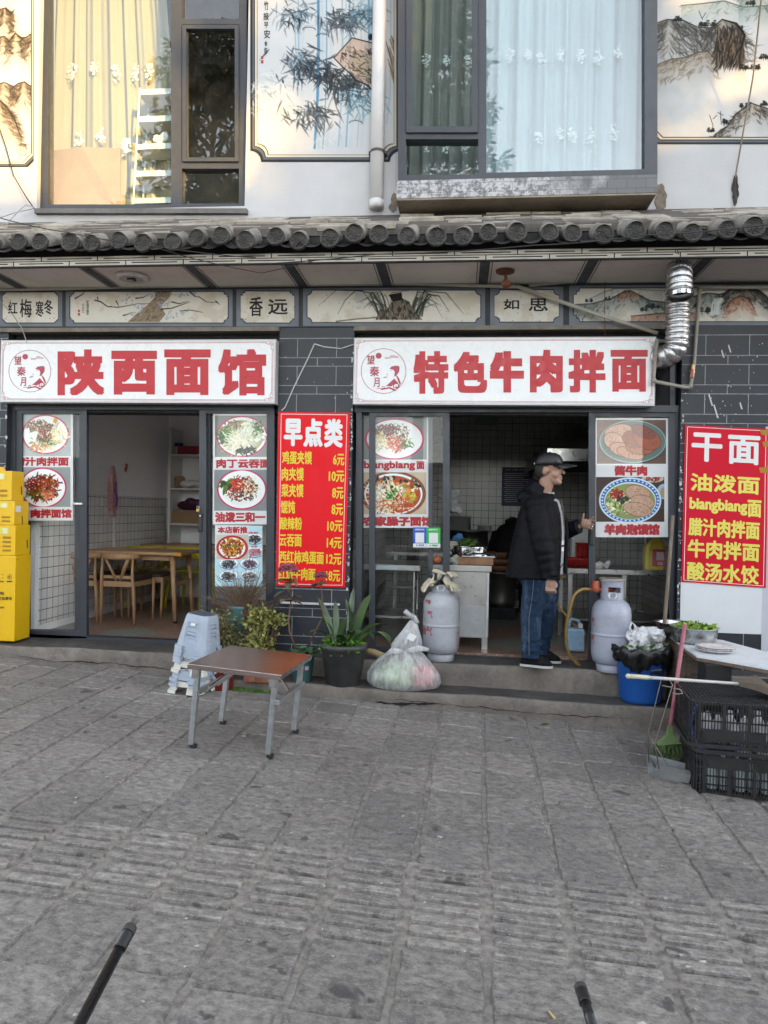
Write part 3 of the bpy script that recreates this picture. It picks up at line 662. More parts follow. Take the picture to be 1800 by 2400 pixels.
MB().box2((A[0], sy, zb), (C[0], .02, zt)).build('window_sill', m_silltile(), w2)
MB().box2((A[0]+.004, sy+.004, zb-.014), (C[0]-.004, .02, zb-.001)).build('sill_underside', mat('stained_stone', (.30, .25, .19), .8, var=.3, vscale=4, dirt=.5), w2)
mb = MB().box2((x0+.02, Y+.06, zt+.001), (x1-.02, .05, zt+.02)); mb.build('sill_top', M_FRAME, w2)
# broken render beside the bay sill
mb = MB(); rr = random.Random(8)
for (u, v, s) in ((1548, 468, .07), (1546, 445, .045), (925, 470, .05), (922, 485, .04)):
    p = PY(u, v, -.004); n = 11; mb = MB().add([p+np.array([math.cos(6.283*i/n)*s*rr.uniform(.5, 1.1), rr.uniform(0, .002), math.sin(6.283*i/n)*s*1.4*rr.uniform(.5, 1.1)]) for i in range(n)], [tuple(range(n))])
    mb.build('broken_render', mat('bare_render', (.2, .165, .13), .95, var=.4, vscale=20, bump=.8, bscale=60), B)

# ---- shopfront sliding doors
DY = .08
def leaf(parent, u0, v0, u1, v1, Y, wl, wr, wt, wb, name='sliding_door'):
    f = MB(); ring(f, u0, v0, u1, v1, 0, Y, .04, wb, wl, wr, wt); o = f.build(name, M_FRAME, parent); pane(u0+wl, v0+wt, u1-wr, v1-wb, Y+.02, o, M_GLASS); return o
def handle(parent, u, v0, v1, Y):
    mb = MB(); a, b = PY(u, v0, Y), PY(u, v1, Y); c = (a+b)/2; mb.box(c, (.034, .016, abs(a[2]-b[2])), None, .007); mb.build('handle', mat('black_plastic', (.015, .015, .016), .35), parent); h = parent
    MB().ball((c[0], c[1]-.009, c[2]+.06), (.008, .004, .008)).build('keyhole', mat('chrome', (.7, .7, .7), .2, 1.0), h)
f1 = MB()
rect(f1, 16, 945, 642, 960, DY-.02, .12); rect(f1, 16, 960, 36, 1498, DY-.01, .11); rect(f1, 626, 960, 643, 1520, DY-.01, .11)
a, b, c, d = PY(30, 1484, DY), PY(640, 1512, DY), PY(640, 1522, DY), PY(30, 1494, DY); f1.prism([a, d, c, b], (0, .1, 0))
front1 = f1.build('shopfront_frame', M_FRAME, B)
d1 = leaf(B, 38, 960, 203, 1496, DY, 13, 17, 10, 17); d1b = leaf(B, 56, 962, 186, 1490, DY+.05, 10, 11, 8, 14)
d2 = leaf(B, 467, 961, 640, 1512, DY, 16, 15, 8, 17); d2b = leaf(B, 484, 963, 632, 1508, DY+.05, 9, 9, 8, 14)
handle(d2, 469.5, 1203, 1247, DY-.008)
mb = MB(); p = PY(182, 1181, DY-.01); mb.box(p, (.1, .012, .022), None, .008); mb.build('latch', mat('chrome', (.7, .7, .7), .2, 1.0), d1)
f2 = MB()
rect(f2, 831, 950, 1596, 966, DY-.02, .12); rect(f2, 835, 966, 848, 1560, DY-.01, .11); rect(f2, 1584, 966, 1596, 1600, DY-.01, .11)
a, b, c, d = PY(840, 1523, DY), PY(1590, 1564, DY), PY(1590, 1578, DY), PY(840, 1537, DY); f2.prism([a, d, c, b], (0, .1, 0))
rect(f2, 1538, 790, 1545, 950, DY+.02, .05); rect(f2, 1570, 770, 1582, 950, DY, .08); rect(f2, 1545, 852, 1570, 950, DY+.05, .02)
front2 = f2.build('shopfront_frame', M_FRAME, B)
d3 = leaf(B, 865, 966, 1054, 1538, DY, 14, 16, 9, 20); d3b = leaf(B, 847, 968, 1014, 1536, DY+.05, 5, 10, 8, 16)
d4 = leaf(B, 1380, 965, 1584, 1560, DY, 16, 16, 12, 20)
handle(d4, 1387, 1225, 1278, DY-.008)
OUTDOOR_DIM[0] = 1.0  # room colours stay undimmed, so they read brighter against the outdoors
# ---------------------------------------------------------------- rooms behind the glass
def tile_mat(name, axis, sz, c1, c2, mortar, rough=.25, off=(0, 0)):
    k = NT(name); co = k.coord('Object'); sp = k.n('ShaderNodeSeparateXYZ'); k.l(co, sp.inputs[0]); cb = k.n('ShaderNodeCombineXYZ')
    k.l(sp.outputs[0 if axis == 'y' else 1], cb.inputs[0]); k.l(sp.outputs[2], cb.inputs[1])
    b = k.n('ShaderNodeTexBrick'); b.offset = 0.0; b.inputs['Scale'].default_value = 1.0; b.inputs['Brick Width'].default_value = sz; b.inputs['Row Height'].default_value = sz; b.inputs['Mortar Size'].default_value = .0028; b.inputs['Mortar Smooth'].default_value = 0.1
    b.inputs['Color1'].default_value = (*c1, 1); b.inputs['Color2'].default_value = (*c2, 1); b.inputs['Mortar'].default_value = (*mortar, 1); k.l(cb.outputs[0], b.inputs['Vector'])
    n1 = k.noise(co, 3, 6, .7); k.col(k.mix(1.0, b.outputs['Color'], k.ramp(n1, [(.3, .8), (.7, 1.)]), 'MULTIPLY')); k.b.inputs['Roughness'].default_value = rough; k.bump(b.outputs['Fac'], -.4, .004); return k.m
M_STEEL = mat('stainless_steel', (.42, .41, .39), .34, 1.0, var=.15, vscale=4, dirt=.25, dirtc=(.2, .18, .16))
M_STEELB = mat('bright_steel', (.62, .62, .61), .18, 1.0, var=.08)
M_WOOD = mat('light_wood', (.42, .25, .125), .42, var=.18, vscale=3.5, stretch=(1.5, 14, 14))
M_WOODX = mat('light_wood_legs', (.40, .24, .125), .42, var=.18, vscale=5, stretch=(10, 10, 1.2))
M_CUSH = mat('dark_cushion', (.030, .018, .015), .5)
M_WHITEP = mat('white_plastic', (.65, .65, .63), .4, var=.05)
M_CARD = mat('cardboard', (.26, .17, .09), .85, var=.15)
def terrazzo(name, cols, base):
    k = NT(name); v = k.n('ShaderNodeTexVoronoi'); v.inputs['Scale'].default_value = 75; k.l(k.coord('Object'), v.inputs['Vector']); bw = k.n('ShaderNodeSeparateColor'); k.l(v.outputs['Color'], bw.inputs[0])
    k.col(k.ramp(bw.outputs[0], [(0, base), (.3, cols[0]), (.55, cols[1]), (.75, cols[2]), (1, cols[3])], 'CONSTANT')); k.b.inputs['Roughness'].default_value = .35; return k.m
M_TERR = terrazzo('red_terrazzo', [(.27, .16, .11), (.33, .22, .17), (.17, .10, .075), (.45, .37, .30)], (.21, .13, .095))
M_TERG = terrazzo('green_terrazzo', [(.20, .21, .17), (.26, .26, .21), (.13, .15, .12), (.32, .31, .26)], (.19, .2, .16))
YB1, YB2 = 3.25, 3.3
xlw = PY(392, 1200, YB1)[0]
MB().box2((-6, .13, -.3), (4.6, 3.7, -.012)).build('shop_floor', M_TERR, B)
mb = MB()
def lay(u, v, s): p = PZ(u, v, -.01); MB().add([p+[0, -s, 0], p+[s, 0, 0], p+[0, s, 0], p+[-s, 0, 0]], [(0, 1, 2, 3)]).build('floor_inlay', M_TERG, B)
lay(300, 1482, .33); lay(430, 1441, .3); lay(150, 1470, .25)
mb = MB()
for i in range(-3, 7):
    for j in range(0, 9):
        if (i+j) % 2 == 0: continue
        cx, cy = -.2+i*.36, .25+j*.36
        mb.add([(cx, cy-.355, -.0095), (cx+.355, cy, -.0095), (cx, cy+.355, -.0095), (cx-.355, cy, -.0095)], [(0, 1, 2, 3)]) if -.6 < cx < 1.5 and cy < 3 and cy > .5 and (i-j) % 4 in (1,) else None
mb.build('floor_inlay', M_TERG, B)
M_ROOMW = mat('room_white', (.92, .92, .93), .8, var=.05, vscale=1.2, dirt=.1)
mb = MB().box2((xlw-.2, .2, -.02), (xlw, YB1, 2.75)); mb.build('room_wall', M_ROOMW, B)
MB().box2((xlw, .26, .06), (xlw+.008, YB1-.001, 1.30)).build('wall_tiles', tile_mat('white_tile_side', 'x', .098, (.90, .90, .89), (.86, .86, .85), (.02, .02, .02)), B)
MB().box2((xlw, YB1, -.02), (-1.06, YB1+.1, 2.75)).build('room_wall', M_ROOMW, B)
MB().box2((-1.06, .2, -.02), (-.98, YB1+.1, 2.75)).build('room_wall', M_ROOMW, B)
MB().box2((xlw-.2, .21, 2.75), (-.98, YB1+.1, 2.85)).build('room_ceiling', M_ROOMW, B)
M_KTILE = tile_mat('kitchen_tile_back', 'y', .0935, (.58, .57, .52), (.54, .53, .48), (.012, .012, .012)); M_KTILES = tile_mat('kitchen_tile_side', 'x', .0935, (.58, .57, .52), (.54, .53, .48), (.012, .012, .012))
MB().box2((-.98, YB2, -.02), (2.4, YB2+.1, 2.75)).build('wall_tiles', M_KTILE, B); MB().box2((-.979, .2, -.02), (-.93, YB2, 2.75)).build('wall_tiles', M_KTILES, B); MB().box2((2.3, .2, -.02), (2.4, YB2, 2.75)).build('wall_tiles', M_KTILES, B)
MB().box2((-.98, .21, 2.751), (2.4, YB2+.1, 2.85)).build('room_ceiling', mat('grimy_ceiling', (.5, .49, .46), .9), B)
# --- dining furniture
def dining_table(x0, x1, y0, y1, z, label):
    t = thing('dining_table', ((x0+x1)/2, (y0+y1)/2, 0), label, 'table', 'wooden dining tables')
    MB().box2((x0, y0, z-.032), (x1, y1, z), .006).build('tabletop', M_WOOD, t)
    for sx in (0, 1):
        for sy in (0, 1):
            x = (x0+.13, x1-.13)[sx]; y = (y0+.1, y1-.1)[sy]; dx = (-.05, .05)[sx]; l = MB().tube([(x, y, z-.033), (x+dx, y+(-.02, .02)[sy], 0.012)], [.028, .02], 10).build('leg', M_WOODX, t, smooth=True)
            MB().tube([(x+dx, y+(-.02, .02)[sy], 0.012), (x+dx, y+(-.02, .02)[sy], -.009)], .021, 10).build('foot_pad', M_BLACK, l)
    for sy in (0, 1): MB().box2((x0+.12, (y0+.09, y1-.11)[sy], z-.09), (x1-.12, (y0+.11, y1-.09)[sy], z-.034)).build('rail', M_WOODX, t)
    for sx in (0, 1): MB().box2(((x0+.09, x1-.12)[sx], y0+.1, z-.36), ((x0+.11, x1-.10)[sx], y1-.1, z-.31)).build('rail', M_WOODX, t)
    return t
tx0, tx1 = PY(140, 1300, 1.0)[0], PY(424, 1305, 1.0)[0]
dt1 = dining_table(tx0, tx1, 1.0, 1.66, .72, 'light wood dining table nearest the open shop door')
tp = MB().box2((tx1-.075, .997, .686), (tx1+.003, 1.05, .7225)).build('packing_tape', mat('orange_tape', (.5, .22, .02), .35), dt1)
dt2 = dining_table(PY(293, 1280, 2.4)[0], -1.15, 2.42, 3.02, .72, 'light wood dining table at the back in front of the shelves')
def wishbone(x, y, rz, label):
    t = thing('dining_chair', (0, 0, 0), label, 'chair', 'wooden wishbone chairs')
    for s in (-1, 1):
        MB().tube([(s*.225, .0, -.009), (s*.215, -.01, .30), (s*.205, -.03, .48), (s*.20, -.02, .66)], [.015, .021, .019, .012], 10).build('rear_leg', M_WOODX, t, smooth=True)
        MB().tube([(s*.22, .43, -.009), (s*.225, .42, .42)], [.014, .02], 10).build('front_leg', M_WOODX, t, smooth=True)
        MB().box((s*.212, .2, .395), (.022, .42, .05)).build('seat_rail', M_WOODX, t)
        MB().tube([(s*.03, .01, .43), (s*.09, -.02, .55), (s*.16, -.03, .665)], [.016, .017, .015], 8, flat=1.6).build('splat', M_WOODX, t, smooth=True)
    MB().box((0, .0, .395), (.42, .022, .055)).build('seat_rail', M_WOODX, t); MB().box((0, .42, .395), (.42, .022, .055)).build('seat_rail', M_WOODX, t)
    MB().box((0, .0, .465), (.40, .016, .03)).build('back_rail', M_WOODX, t)
    MB().box((0, .21, .435), (.43, .43, .05), None, .018).build('seat', M_CUSH, t, smooth=False)
    pts = [(-.245, .10, .665), (-.235, .02, .672), (-.16, -.05, .676), (0, -.07, .678), (.16, -.05, .676), (.235, .02, .672), (.245, .10, .665)]
    MB().tube(pts, [.014, .022, .03, .036, .03, .022, .014], 12, flat=.6).build('top_rail', M_WOODX, t, smooth=True)
    t.location = (x, y, 0); t.rotation_euler = (0, 0, rz); t.scale = (.8, 1, 1); return t
cx = (PY(245, 1470, .98)[0]+PY(322, 1474, .98)[0])/2
ch = wishbone(cx, .90, -.03, 'wooden chair with dark seat at the near table, fully visible in the doorway')
def dup(o, x, y, rz, label):
    c = copy_tree(o); c.location = (x, y, 0); c.rotation_euler = (0, 0, rz); c['label'] = label; return c
dup(ch, cx-.39, .88, .04, 'wooden chair at the near table, half hidden behind the left door stile')
dup(ch, cx+.02, 1.83, math.pi+.1, 'wooden chair on the far side of the near table, its back to the tiled wall'); dup(ch, cx-.42, 1.83, math.pi-.05, 'wooden chair on the far side of the near table behind the left door glass')
M_YEL = mat('yellow_plastic', (.52, .47, .015), .35, var=.06)
def ychair(x, y, rz, label):
    t = thing('plastic_chair', (0, 0, 0), label, 'chair', 'yellow plastic chairs')
    for s in (-1, 1):
        MB().tube([(s*.215, -.03, -.009), (s*.2, .02, .30), (s*.19, .03, .44), (s*.2, -.01, .58), (s*.17, -.03, .66)], [.014, .022, .03, .026, .03], 8, flat=.7).build('rear_leg', M_YEL, t, smooth=True)
        MB().tube([(s*.21, .43, -.009), (s*.18, .38, .43)], [.014, .024], 8).build('front_leg', M_YEL, t, smooth=True)
    mb = MB(); mb.loft([[(math.sin(a)*.225, -.03-.035*math.cos(a*1.3)+.02+d, z) for a in np.linspace(-1.2, 1.2, 11)]+[(math.sin(a)*.225, -.03-.035*math.cos(a*1.3)+d, z) for a in np.linspace(1.2, -1.2, 11)] for z, d in ((.585, .01), (.63, 0), (.70, -.012), (.715, -.012))]); mb.build('backrest', M_YEL, t, smooth=False)
    MB().box((0, .2, .435), (.42, .42, .025), None, .012).build('seat', M_YEL, t)
    t.location = (x, y, 0); t.rotation_euler = (0, 0, rz); return t
yx = PY(355, 1400, 2.3)[0]
yc = ychair(yx, 2.12, .06, 'yellow plastic chair at the back table, nearer the tiled wall'); dup(yc, yx+.47, 2.10, -.1, 'yellow plastic chair at the back table, next to the right door stile')
# chopstick pots, cup
def chop(x, y, z, label):
    t = thing('chopstick_holder', (x, y, z), label, 'chopstick holder', 'chopstick holders'); MB().box((x, y, z+.066), (.08, .08, .13), None, .004).build('holder', mat('bamboo', (.36, .22, .09), .5, vscale=9), t)
    mb = MB(); rr = random.Random(4)
    for i in range(22):
        px, py = rr.uniform(-.03, .03), rr.uniform(-.03, .03); mb.tube([(x+px, y+py, z+.13), (x+px*1.5, y+py*1.4, z+.13+rr.uniform(.06, .1))], .0035, 5)
    mb.build('chopstick', mat('pale_sticks', (.55, .52, .42), .5), t); return t
p = PY(319, 1276, 2.75); chop(p[0], 2.75, .721, 'chopstick holder on the back wooden table'); p = PY(156, 1288, 1.45); chop(p[0], 1.45, .721, 'chopstick holder on the near table behind the left door glass')
p = PY(331, 1275, 2.7); tag(MB().lathe((p[0], 2.68, .721), [(0, 0), (.036, 0), (.038, .11), (.03, .105), (0, .1)], 16).build('steel_cup', M_STEELB, smooth=True), 'small steel cup beside the chopstick holder on back table', 'cup')
# shelves
sx0 = PY(399, 1150, 2.85)[0]
sh = thing('wall_shelf', (sx0+.6, 3.05, 0), 'white built-in shelf unit against the back wall of the dining room', 'shelf')
MB().box2((sx0-.03, 2.85, -.01), (sx0, YB1-.002, 2.2)).build('side_panel', M_WHITEP, sh)
SZ = [PY(430, v, 2.9)[2] for v in (1065, 1144.5, 1227)]+[.33]
for z in SZ: MB().box2((sx0, 2.85, z-.02), (-1.07, YB1-.002, z)).build('shelf_board', M_WHITEP, sh)
def onsh(u, i, wd, d, h, name, m, label, cat, bev=.004):
    x = PY(u, 1150, 3.0)[0]; return tag(MB().box((x, 3.02, SZ[i]+.001+h/2), (wd, d, h), None, bev).build(name, m), label, cat)
t = thing('milk_tin', (PY(419, 1050, 3.0)[0], 3.0, SZ[0]), 'white tin with dark blue lid on the top shelf', 'tin'); q = np.array(t.location)
MB().lathe(q, [(0, .001), (.055, .001), (.055, .12), (0, .12)], 18).build('body', M_WHITEP, t); MB().lathe(q, [(.057, .105), (.057, .15), (.05, .155), (0, .155)], 18).build('lid', mat('navy_plastic', (.02, .03, .12), .4), t)
onsh(443, 0, .27, .2, .11, 'red_carton', mat('red_card', (.35, .03, .04), .5), 'red printed carton on the top shelf', 'box')
onsh(420, 1, .13, .1, .16, 'noodle_bag', mat('brown_bag', (.28, .17, .12), .4, var=.5, vscale=40), 'brown packet of dried food on the second shelf', 'packet', .03)
onsh(434, 1, .07, .05, .10, 'paper_box', M_WHITEP, 'small white paper box on the second shelf', 'box')
mb = MB(); rr = random.Random(2)
for i in range(9): mb.ball((PY(452, 1150, 3.0)[0]+rr.uniform(-.1, .1), 3.0+rr.uniform(-.05, .05), SZ[1]+.05+rr.uniform(-.02, .04)), (rr.uniform(.05, .09), .06, .045), 8, 6)
tag(mb.build('plastic_bags', M_WHITEP, remesh=.015), 'crumpled white plastic bags on the second shelf', 'bag')
mb = MB()
for i in range(8): mb.ball((PY(434, 1150, 3.0)[0]+rr.uniform(-.16, .2), 3.0+rr.uniform(-.06, .05), SZ[2]+.235+rr.uniform(-.05, .05)), (rr.uniform(.07, .12), .07, .06), 8, 6)
tag(mb.build('purple_bundle', mat('purple_cloth', (.05, .01, .03), .5), remesh=.015), 'dark purple cloth bundle on top of a carton on the third shelf', 'cloth')
onsh(437, 2, .40, .2, .17, 'carton', M_CARD, 'brown cardboard carton on the third shelf', 'box'); o = onsh(417, 3, .16, .2, .32, 'carton', mat('orange_print', (.62, .6, .58), .5), 'tall white carton with an orange printed top below the shelves', 'box')
x = PY(411, 1150, 2.9)[0]; MB().box((x, 2.915, SZ[3]+.25), (.12, .006, .12)).build('printed_panel', mat('orange_ink', (.5, .13, .02), .5), o)
# on the left wall
def LW(u, v, off=.012):
    d = sight(u, v); return CAM+d*((xlw+off)/d[0])
a = LW(262, 1092); t = thing('packaged_apron', LW(264, 1205), 'pink printed plastic packet hanging on the tiled wall', 'packet')
mb = MB(); mb.loft([[LW(264-w, v, .012), LW(264, v, .045), LW(264+w, v, .012)] for v, w in ((1092, 5), (1110, 8), (1150, 12), (1190, 13), (1200, 8), (1212, 6))], cap=False, closed=False); mb.build('packet', mat('pink_print', (.55, .30, .30), .3, var=.3, vscale=18), t)
mb = MB()
for i, s in enumerate('买单'): pass
mb.tube([LW(272, 1130, .05), LW(270, 1150, .05), LW(275, 1170, .05), LW(271, 1188, .05)], [.012]*4, 6); mb.build('purple_print', mat('purple_ink', (.2, .05, .3), .4), t)
tag(MB().tube([LW(268, 1212, .02), LW(268, 1235, .02), LW(266, 1330, .02), LW(266, 1385, .02)], .014, 8).build('wall_conduit', M_WHITEP), 'white plastic conduit running down the tiled wall', 'pipe')
mb = MB(); mb.tube([LW(295, 1088, .015), LW(298, 1090, .015), LW(297, 1098, .015), LW(294, 1096, .015), LW(295, 1105, .015)], .011, 7); tag(mb.build('bottle_opener', mat('red_plastic', (.55, .05, .03), .4)), 'red bottle opener hanging on the white wall', 'opener')
tag(MB().box((xlw+.016, LW(243, 1176)[1], LW(243, 1176)[2]), (.014, .09, .09), None, .004).build('wall_switch', M_WHITEP), 'white switch plate on the tiled wall', 'switch')
tag(MB().tube([LW(388, 1185, .04), LW(388, 1268, .04)], .012, 8).build('thin_stick', mat('grey_stick', (.25, .22, .2), .5)), 'thin grey stick leaning in the corner of the dining room', 'stick')

# --- kitchen
hx = PY(1283, 1060, .9)[0]; hz0 = PY(1300, 1080, .9)[2]; hz1 = PY(1283, 1051, .9)[2]
t = thing('extractor_hood', (1.4, 2.0, hz0), 'stainless steel extractor hood over the kitchen stove', 'hood')
mb = MB(); c = [(hx, .9, hz0), (2.29, .9, hz0), (2.29, 3.29, hz0), (hx, 3.29, hz0)]
mb.add(c+[(hx, .9, hz1), (2.29, .9, hz1), (2.29, 3.29, hz1), (hx, 3.29, hz1), (hx+.5, 1.5, hz1+.42), (2.29, 1.5, hz1+.42), (2.29, 3.29, hz1+.42), (hx+.5, 3.29, hz1+.42)], [(0, 1, 5, 4), (3, 0, 4, 7), (1, 2, 6, 5), (4, 5, 9, 8), (7, 4, 8, 11), (8, 9, 10, 11)]); mb.build('canopy', M_STEEL, t)
MB().box2((hx+.02, .92, hz0+.03), (2.28, 3.28, hz0+.04)).build('grease_filter', M_BLACK, t)
n0, n1 = PY(1177, 1095, YB2-.006), PY(1247, 1187, YB2-.006)
t = thing('safety_notice', ((n0[0]+n1[0])/2, YB2-.006, n1[2]), 'dark blue safety notice with white lines of text on the kitchen tiles', 'notice')
MB().box2((n0[0], YB2-.006, n1[2]), (n1[0], YB2-.001, n0[2])).build('board', mat('navy_board', (.010, .014, .05), .5), t)
fn = plane_fn(YB2-.0065); mb = MB(); put_text(mb, '天然气（二甲醚）安全使用规程', (1185, 1099, 1240, 1103), fn)
rr = random.Random(9)
for i in range(15):
    v = 1109+i*4.7; u = 1181+(3 if i % 2 == 0 else 0)
    while u < 1240-(14 if i % 3 == 2 else 0):
        ww = rr.uniform(.9, 1.6); p, q = fn(u, v, .001), fn(u+ww, v+1.6, .001); mb.add([p, (q[0], p[1], p[2]), q, (p[0], q[1], q[2])], [(0, 3, 2, 1)]); u += ww+.7
mb.build('lettering', mat('dim_white_ink', (.4, .4, .42), .5), t)
# left counter and table
def counter(name, u0, u1, Y, depth, zt, label, front):
    x0, x1 = PY(u0, 1330, Y)[0], PY(u1, 1330, Y)[0]
    t = thing(name, ((x0+x1)/2, Y+depth/2, -.012), label, 'counter'); MB().box2((x0, Y, zt-.055), (x1, Y+depth, zt), .006).build('worktop', M_STEEL, t)
    return t, x0, x1
cz = PY(1100, 1325.5, .28)[2]
ct, c0, c1 = counter('steel_cabinet', 1009, 1153, .28, .75, cz, 'stainless steel cabinet with whitish repaired lower front inside the kitchen door', 1)
c1 -= .02; zr = PY(1100, 1420, .3)[2]
MB().box2((c0, .30, .09), (c1, 1.0, cz-.0555)).build('cabinet_body', M_STEEL, ct)
MB().box2((c0+.01, .294, .10), (c1-.03, .2995, zr)).build('repaired_panel', mat('primer_grey', (.42, .44, .44), .5, var=.15, vscale=7, dirt=.3), ct)
MB().tube([(c1-.012, .292, .1), (c1-.013, .292, .35), (c1-.01, .292, .6), (c1-.012, .292, cz-.06)], [.007, .012, .009, .013], 6).build('edge_sealant', mat('white_sealant', (.65, .65, .63), .6), ct)
for x in (c0+.03, c1-.03):
    for y in (.33, .95): MB().box2((x-.025, y-.025, -.011), (x+.025, y+.025, .0895)).build('foot', M_STEEL, ct)
wt, w0, w1_ = counter('steel_table', 836, 986, .45, .7, PY(900, 1323, .45)[2], 'stainless steel table with a paper scrap behind the kitchen door glass', 0)
wz = PY(900, 1323, .45)[2]
for x in (w0+.05, w1_-.06):
    for y in (.5, 1.1): MB().tube([(x, y, -.011), (x, y, wz-.056)], .018, 10).build('leg', M_STEEL, wt)
p, q = PY(879, 1325, .447), PY(932, 1336, .447); mb = MB().add([p+[.03, 0, 0], (q[0]-.01, p[1], p[2]), q, (p[0], q[1], q[2])], [(0, 3, 2, 1)]); mb.build('paper_scrap', mat('pale_paper', (.55, .66, .7), .7), wt)
MB().box2((w0+.05, .55, .2), (w1_-.05, 1.1, .22)).build('lower_shelf', M_STEEL, wt)
# things on the cabinet
def at(u, v, Y): return PY(u, v, Y)
p0, p1 = at(1072, 1305.5, .34), at(1156, 1325, .34)
o = tag(MB().box2((p0[0], .34, cz+.001), (p1[0], .74, p0[2]), .004).build('chopping_block', mat('old_chopping_wood', (.28, .15, .075), .7, var=.45, vscale=7, dirt=.5)), 'thick worn wooden chopping block on the steel cabinet', 'chopping block'); bz = p0[2]+.001
p0, p1 = at(1082, 1303, .33), at(1161, 1305, .33); tag(MB().box2((p0[0], .33, bz), (p1[0], .70, bz+.012), .004).build('metal_tray', M_STEELB), 'thin metal tray lying on the wooden chopping block', 'tray')
bz += .013
def bowl(u, Y, r, h, z, label, m=M_STEELB, name='steel_bowl', group=None, cat='bowl'):
    x = at(u, 1290, Y)[0]; return tag(MB().lathe((x, Y, z), [(0, .002), (r*.55, 0), (r*.8, h*.35), (r*.96, h*.8), (r, h), (r*1.06, h), (r*1.05, h-.004), (r*.97, h-.006), (r*.9, h*.75), (r*.75, h*.38), (r*.5, .008), (0, .008)], 28).build(name, m, smooth=True), label, cat, group)
bowl(1082, .55, .085, .075, bz, 'shiny steel bowl of greens on the tray over the chopping block', group='steel bowls in the kitchen')
bowl(1056, .62, .075, .075, cz+.06, 'steel bowl behind the folded cloth, beside the door stile', group='steel bowls in the kitchen')
def lid(u, Y, r, z, label):
    x = at(u, 1290, Y)[0]; t = thing('pot_lid', (x, Y, z), label, 'lid', 'steel pot lids'); MB().lathe((x, Y, z), [(r, 0), (r, .008), (r*.9, .016), (r*.5, .03), (0, .034)], 24).build('lid', M_STEELB, t, smooth=True); MB().lathe((x, Y, z+.034), [(.008, 0), (.018, .012), (.016, .022), (0, .024)], 12).build('knob', mat('black_knob', (.02, .02, .02), .4), t)
lid(1122, .50, .115, bz, 'steel pot lid lying at the bottom, right of the bowl of greens'); lid(1118, .56, .095, bz+.062, 'upper smaller steel pot lid right of the bowl of greens')
tag(MB().lathe((at(1118, 1290, .56)[0], .56, bz+.001), [(0, 0), (.09, 0), (.09, .058), (0, .058)], 20).build('steel_box', M_STEELB), 'steel food box under the upper pot lid', 'box')
M_GREEN = leafmat('fresh_greens', (.07, .14, .02)); mb = MB(); rr = random.Random(31); px = at(1095, 1275, .55)
for i in range(160): leafquad(mb, np.array([px[0]+rr.uniform(-.07, .07), .55+rr.uniform(-.05, .05), bz+.07+rr.uniform(0, .05)]), np.array([rr.uniform(-1, 1.4), rr.uniform(-1, 1), rr.uniform(-.3, 1)]), rr.uniform(.03, .07), .006, rr)
tag(mb.build('chopped_greens', M_GREEN), 'heap of green vegetables in the steel bowl', 'vegetables')
from mathutils import noise as mnoise
def crumple(o, amp, fr=26):
    me = o.data; vs = [(v, v.normal.copy()) for v in me.vertices]
    for v, n in vs: q = v.co*fr; v.co += n*amp*((.6-2.2*abs(mnoise.noise(q)))+.5*(.6-2*abs(mnoise.noise(q*2.3+Vector((7, 3, 1))))))
    return o
def lump(name, c, r, n, m, label, cat, seed, rs=.5, vox=.012):
    rr = random.Random(seed); mb = MB()
    for i in range(n): mb.ball((c[0]+rr.uniform(-1, 1)*r[0]*.6, c[1]+rr.uniform(-1, 1)*r[1]*.6, c[2]+r[2]*.5+rr.uniform(-1, 1)*r[2]*.4), (r[0]*rr.uniform(.25, .6), r[1]*rr.uniform(.25, .6), r[2]*rr.uniform(.25, .5)), 8, 6, Matrix.Rotation(rr.uniform(0, 3), 3, 'Y'))
    return tag(crumple(mb.build(name, m, remesh=vox, relax=1), vox*.9), label, cat)
lump('kitchen_cloth', at(1061, 1324, .36)[[0, 1, 2]]*[1, 1, 0]+[0, 0, cz], (.055, .05, .07), 9, mat('grey_green_cloth', (.33, .34, .28), .9), 'crumpled greyish cloth left of the chopping block', 'cloth', 3, vox=.006)
p = at(1025, 1314, .4); tag(MB().ball((p[0], .4, cz+.036), (.038, .038, .036), 14, 10).build('orange_fruit', mat('orange_skin', (.55, .14, .02), .45), smooth=True), 'orange fruit on the steel cabinet behind the door glass', 'fruit')
p = at(1060, 1265, .8); tag(MB().lathe((p[0], .8, cz+.001), [(0, 0), (.06, 0), (.065, .15), (.05, .17), (.04, .19), (0, .19)], 18).build('seasoning_jar', mat('beige_plastic', (.42, .38, .28), .4), smooth=True), 'beige seasoning jar at the back of the steel cabinet', 'jar')
lump('blue_cloth', np.array([at(1073, 1265, .82)[0], .82, cz+.17]), (.06, .05, .08), 7, mat('blue_cloth', (.05, .16, .36), .8), 'blue cloth draped over the beige seasoning jar', 'cloth', 6, vox=.008)
# back counter with pots
bk = thing('back_counter', (.3, 2.9, -.012), 'low steel bench with pots along the kitchen back wall', 'counter')
MB().box2((-.8, 2.55, .66), (1.0, 3.28, .70)).build('worktop', M_STEEL, bk); MB().box2((-.8, 2.6, .26), (1.0, 3.2, .285)).build('lower_shelf', M_STEEL, bk)
for x in (-.75, .3, .95): MB().box2((x-.02, 2.58, -.011), (x+.02, 2.62, .659)).build('leg', M_STEEL, bk)
def pot(u, Y, r, h, z, m, name, label, cat='pot', v=1290):
    x = PY(u, v, Y)[0]; return tag(MB().lathe((x, Y, z), [(0, 0), (r*.92, 0), (r, h*.2), (r, h), (r*1.05, h), (r*1.05, h-.012), (r*.96, h-.014), (r*.95, .02), (0, .02)], 24).build(name, m, smooth=True), label, cat)
M_ALU = mat('dull_aluminium', (.30, .30, .29), .45, 1.0, var=.2, dirt=.3)
pot(1097, 2.9, .27, .27, .701, M_ALU, 'stock_pot', 'wide dull aluminium pot with a black rim on the back bench')
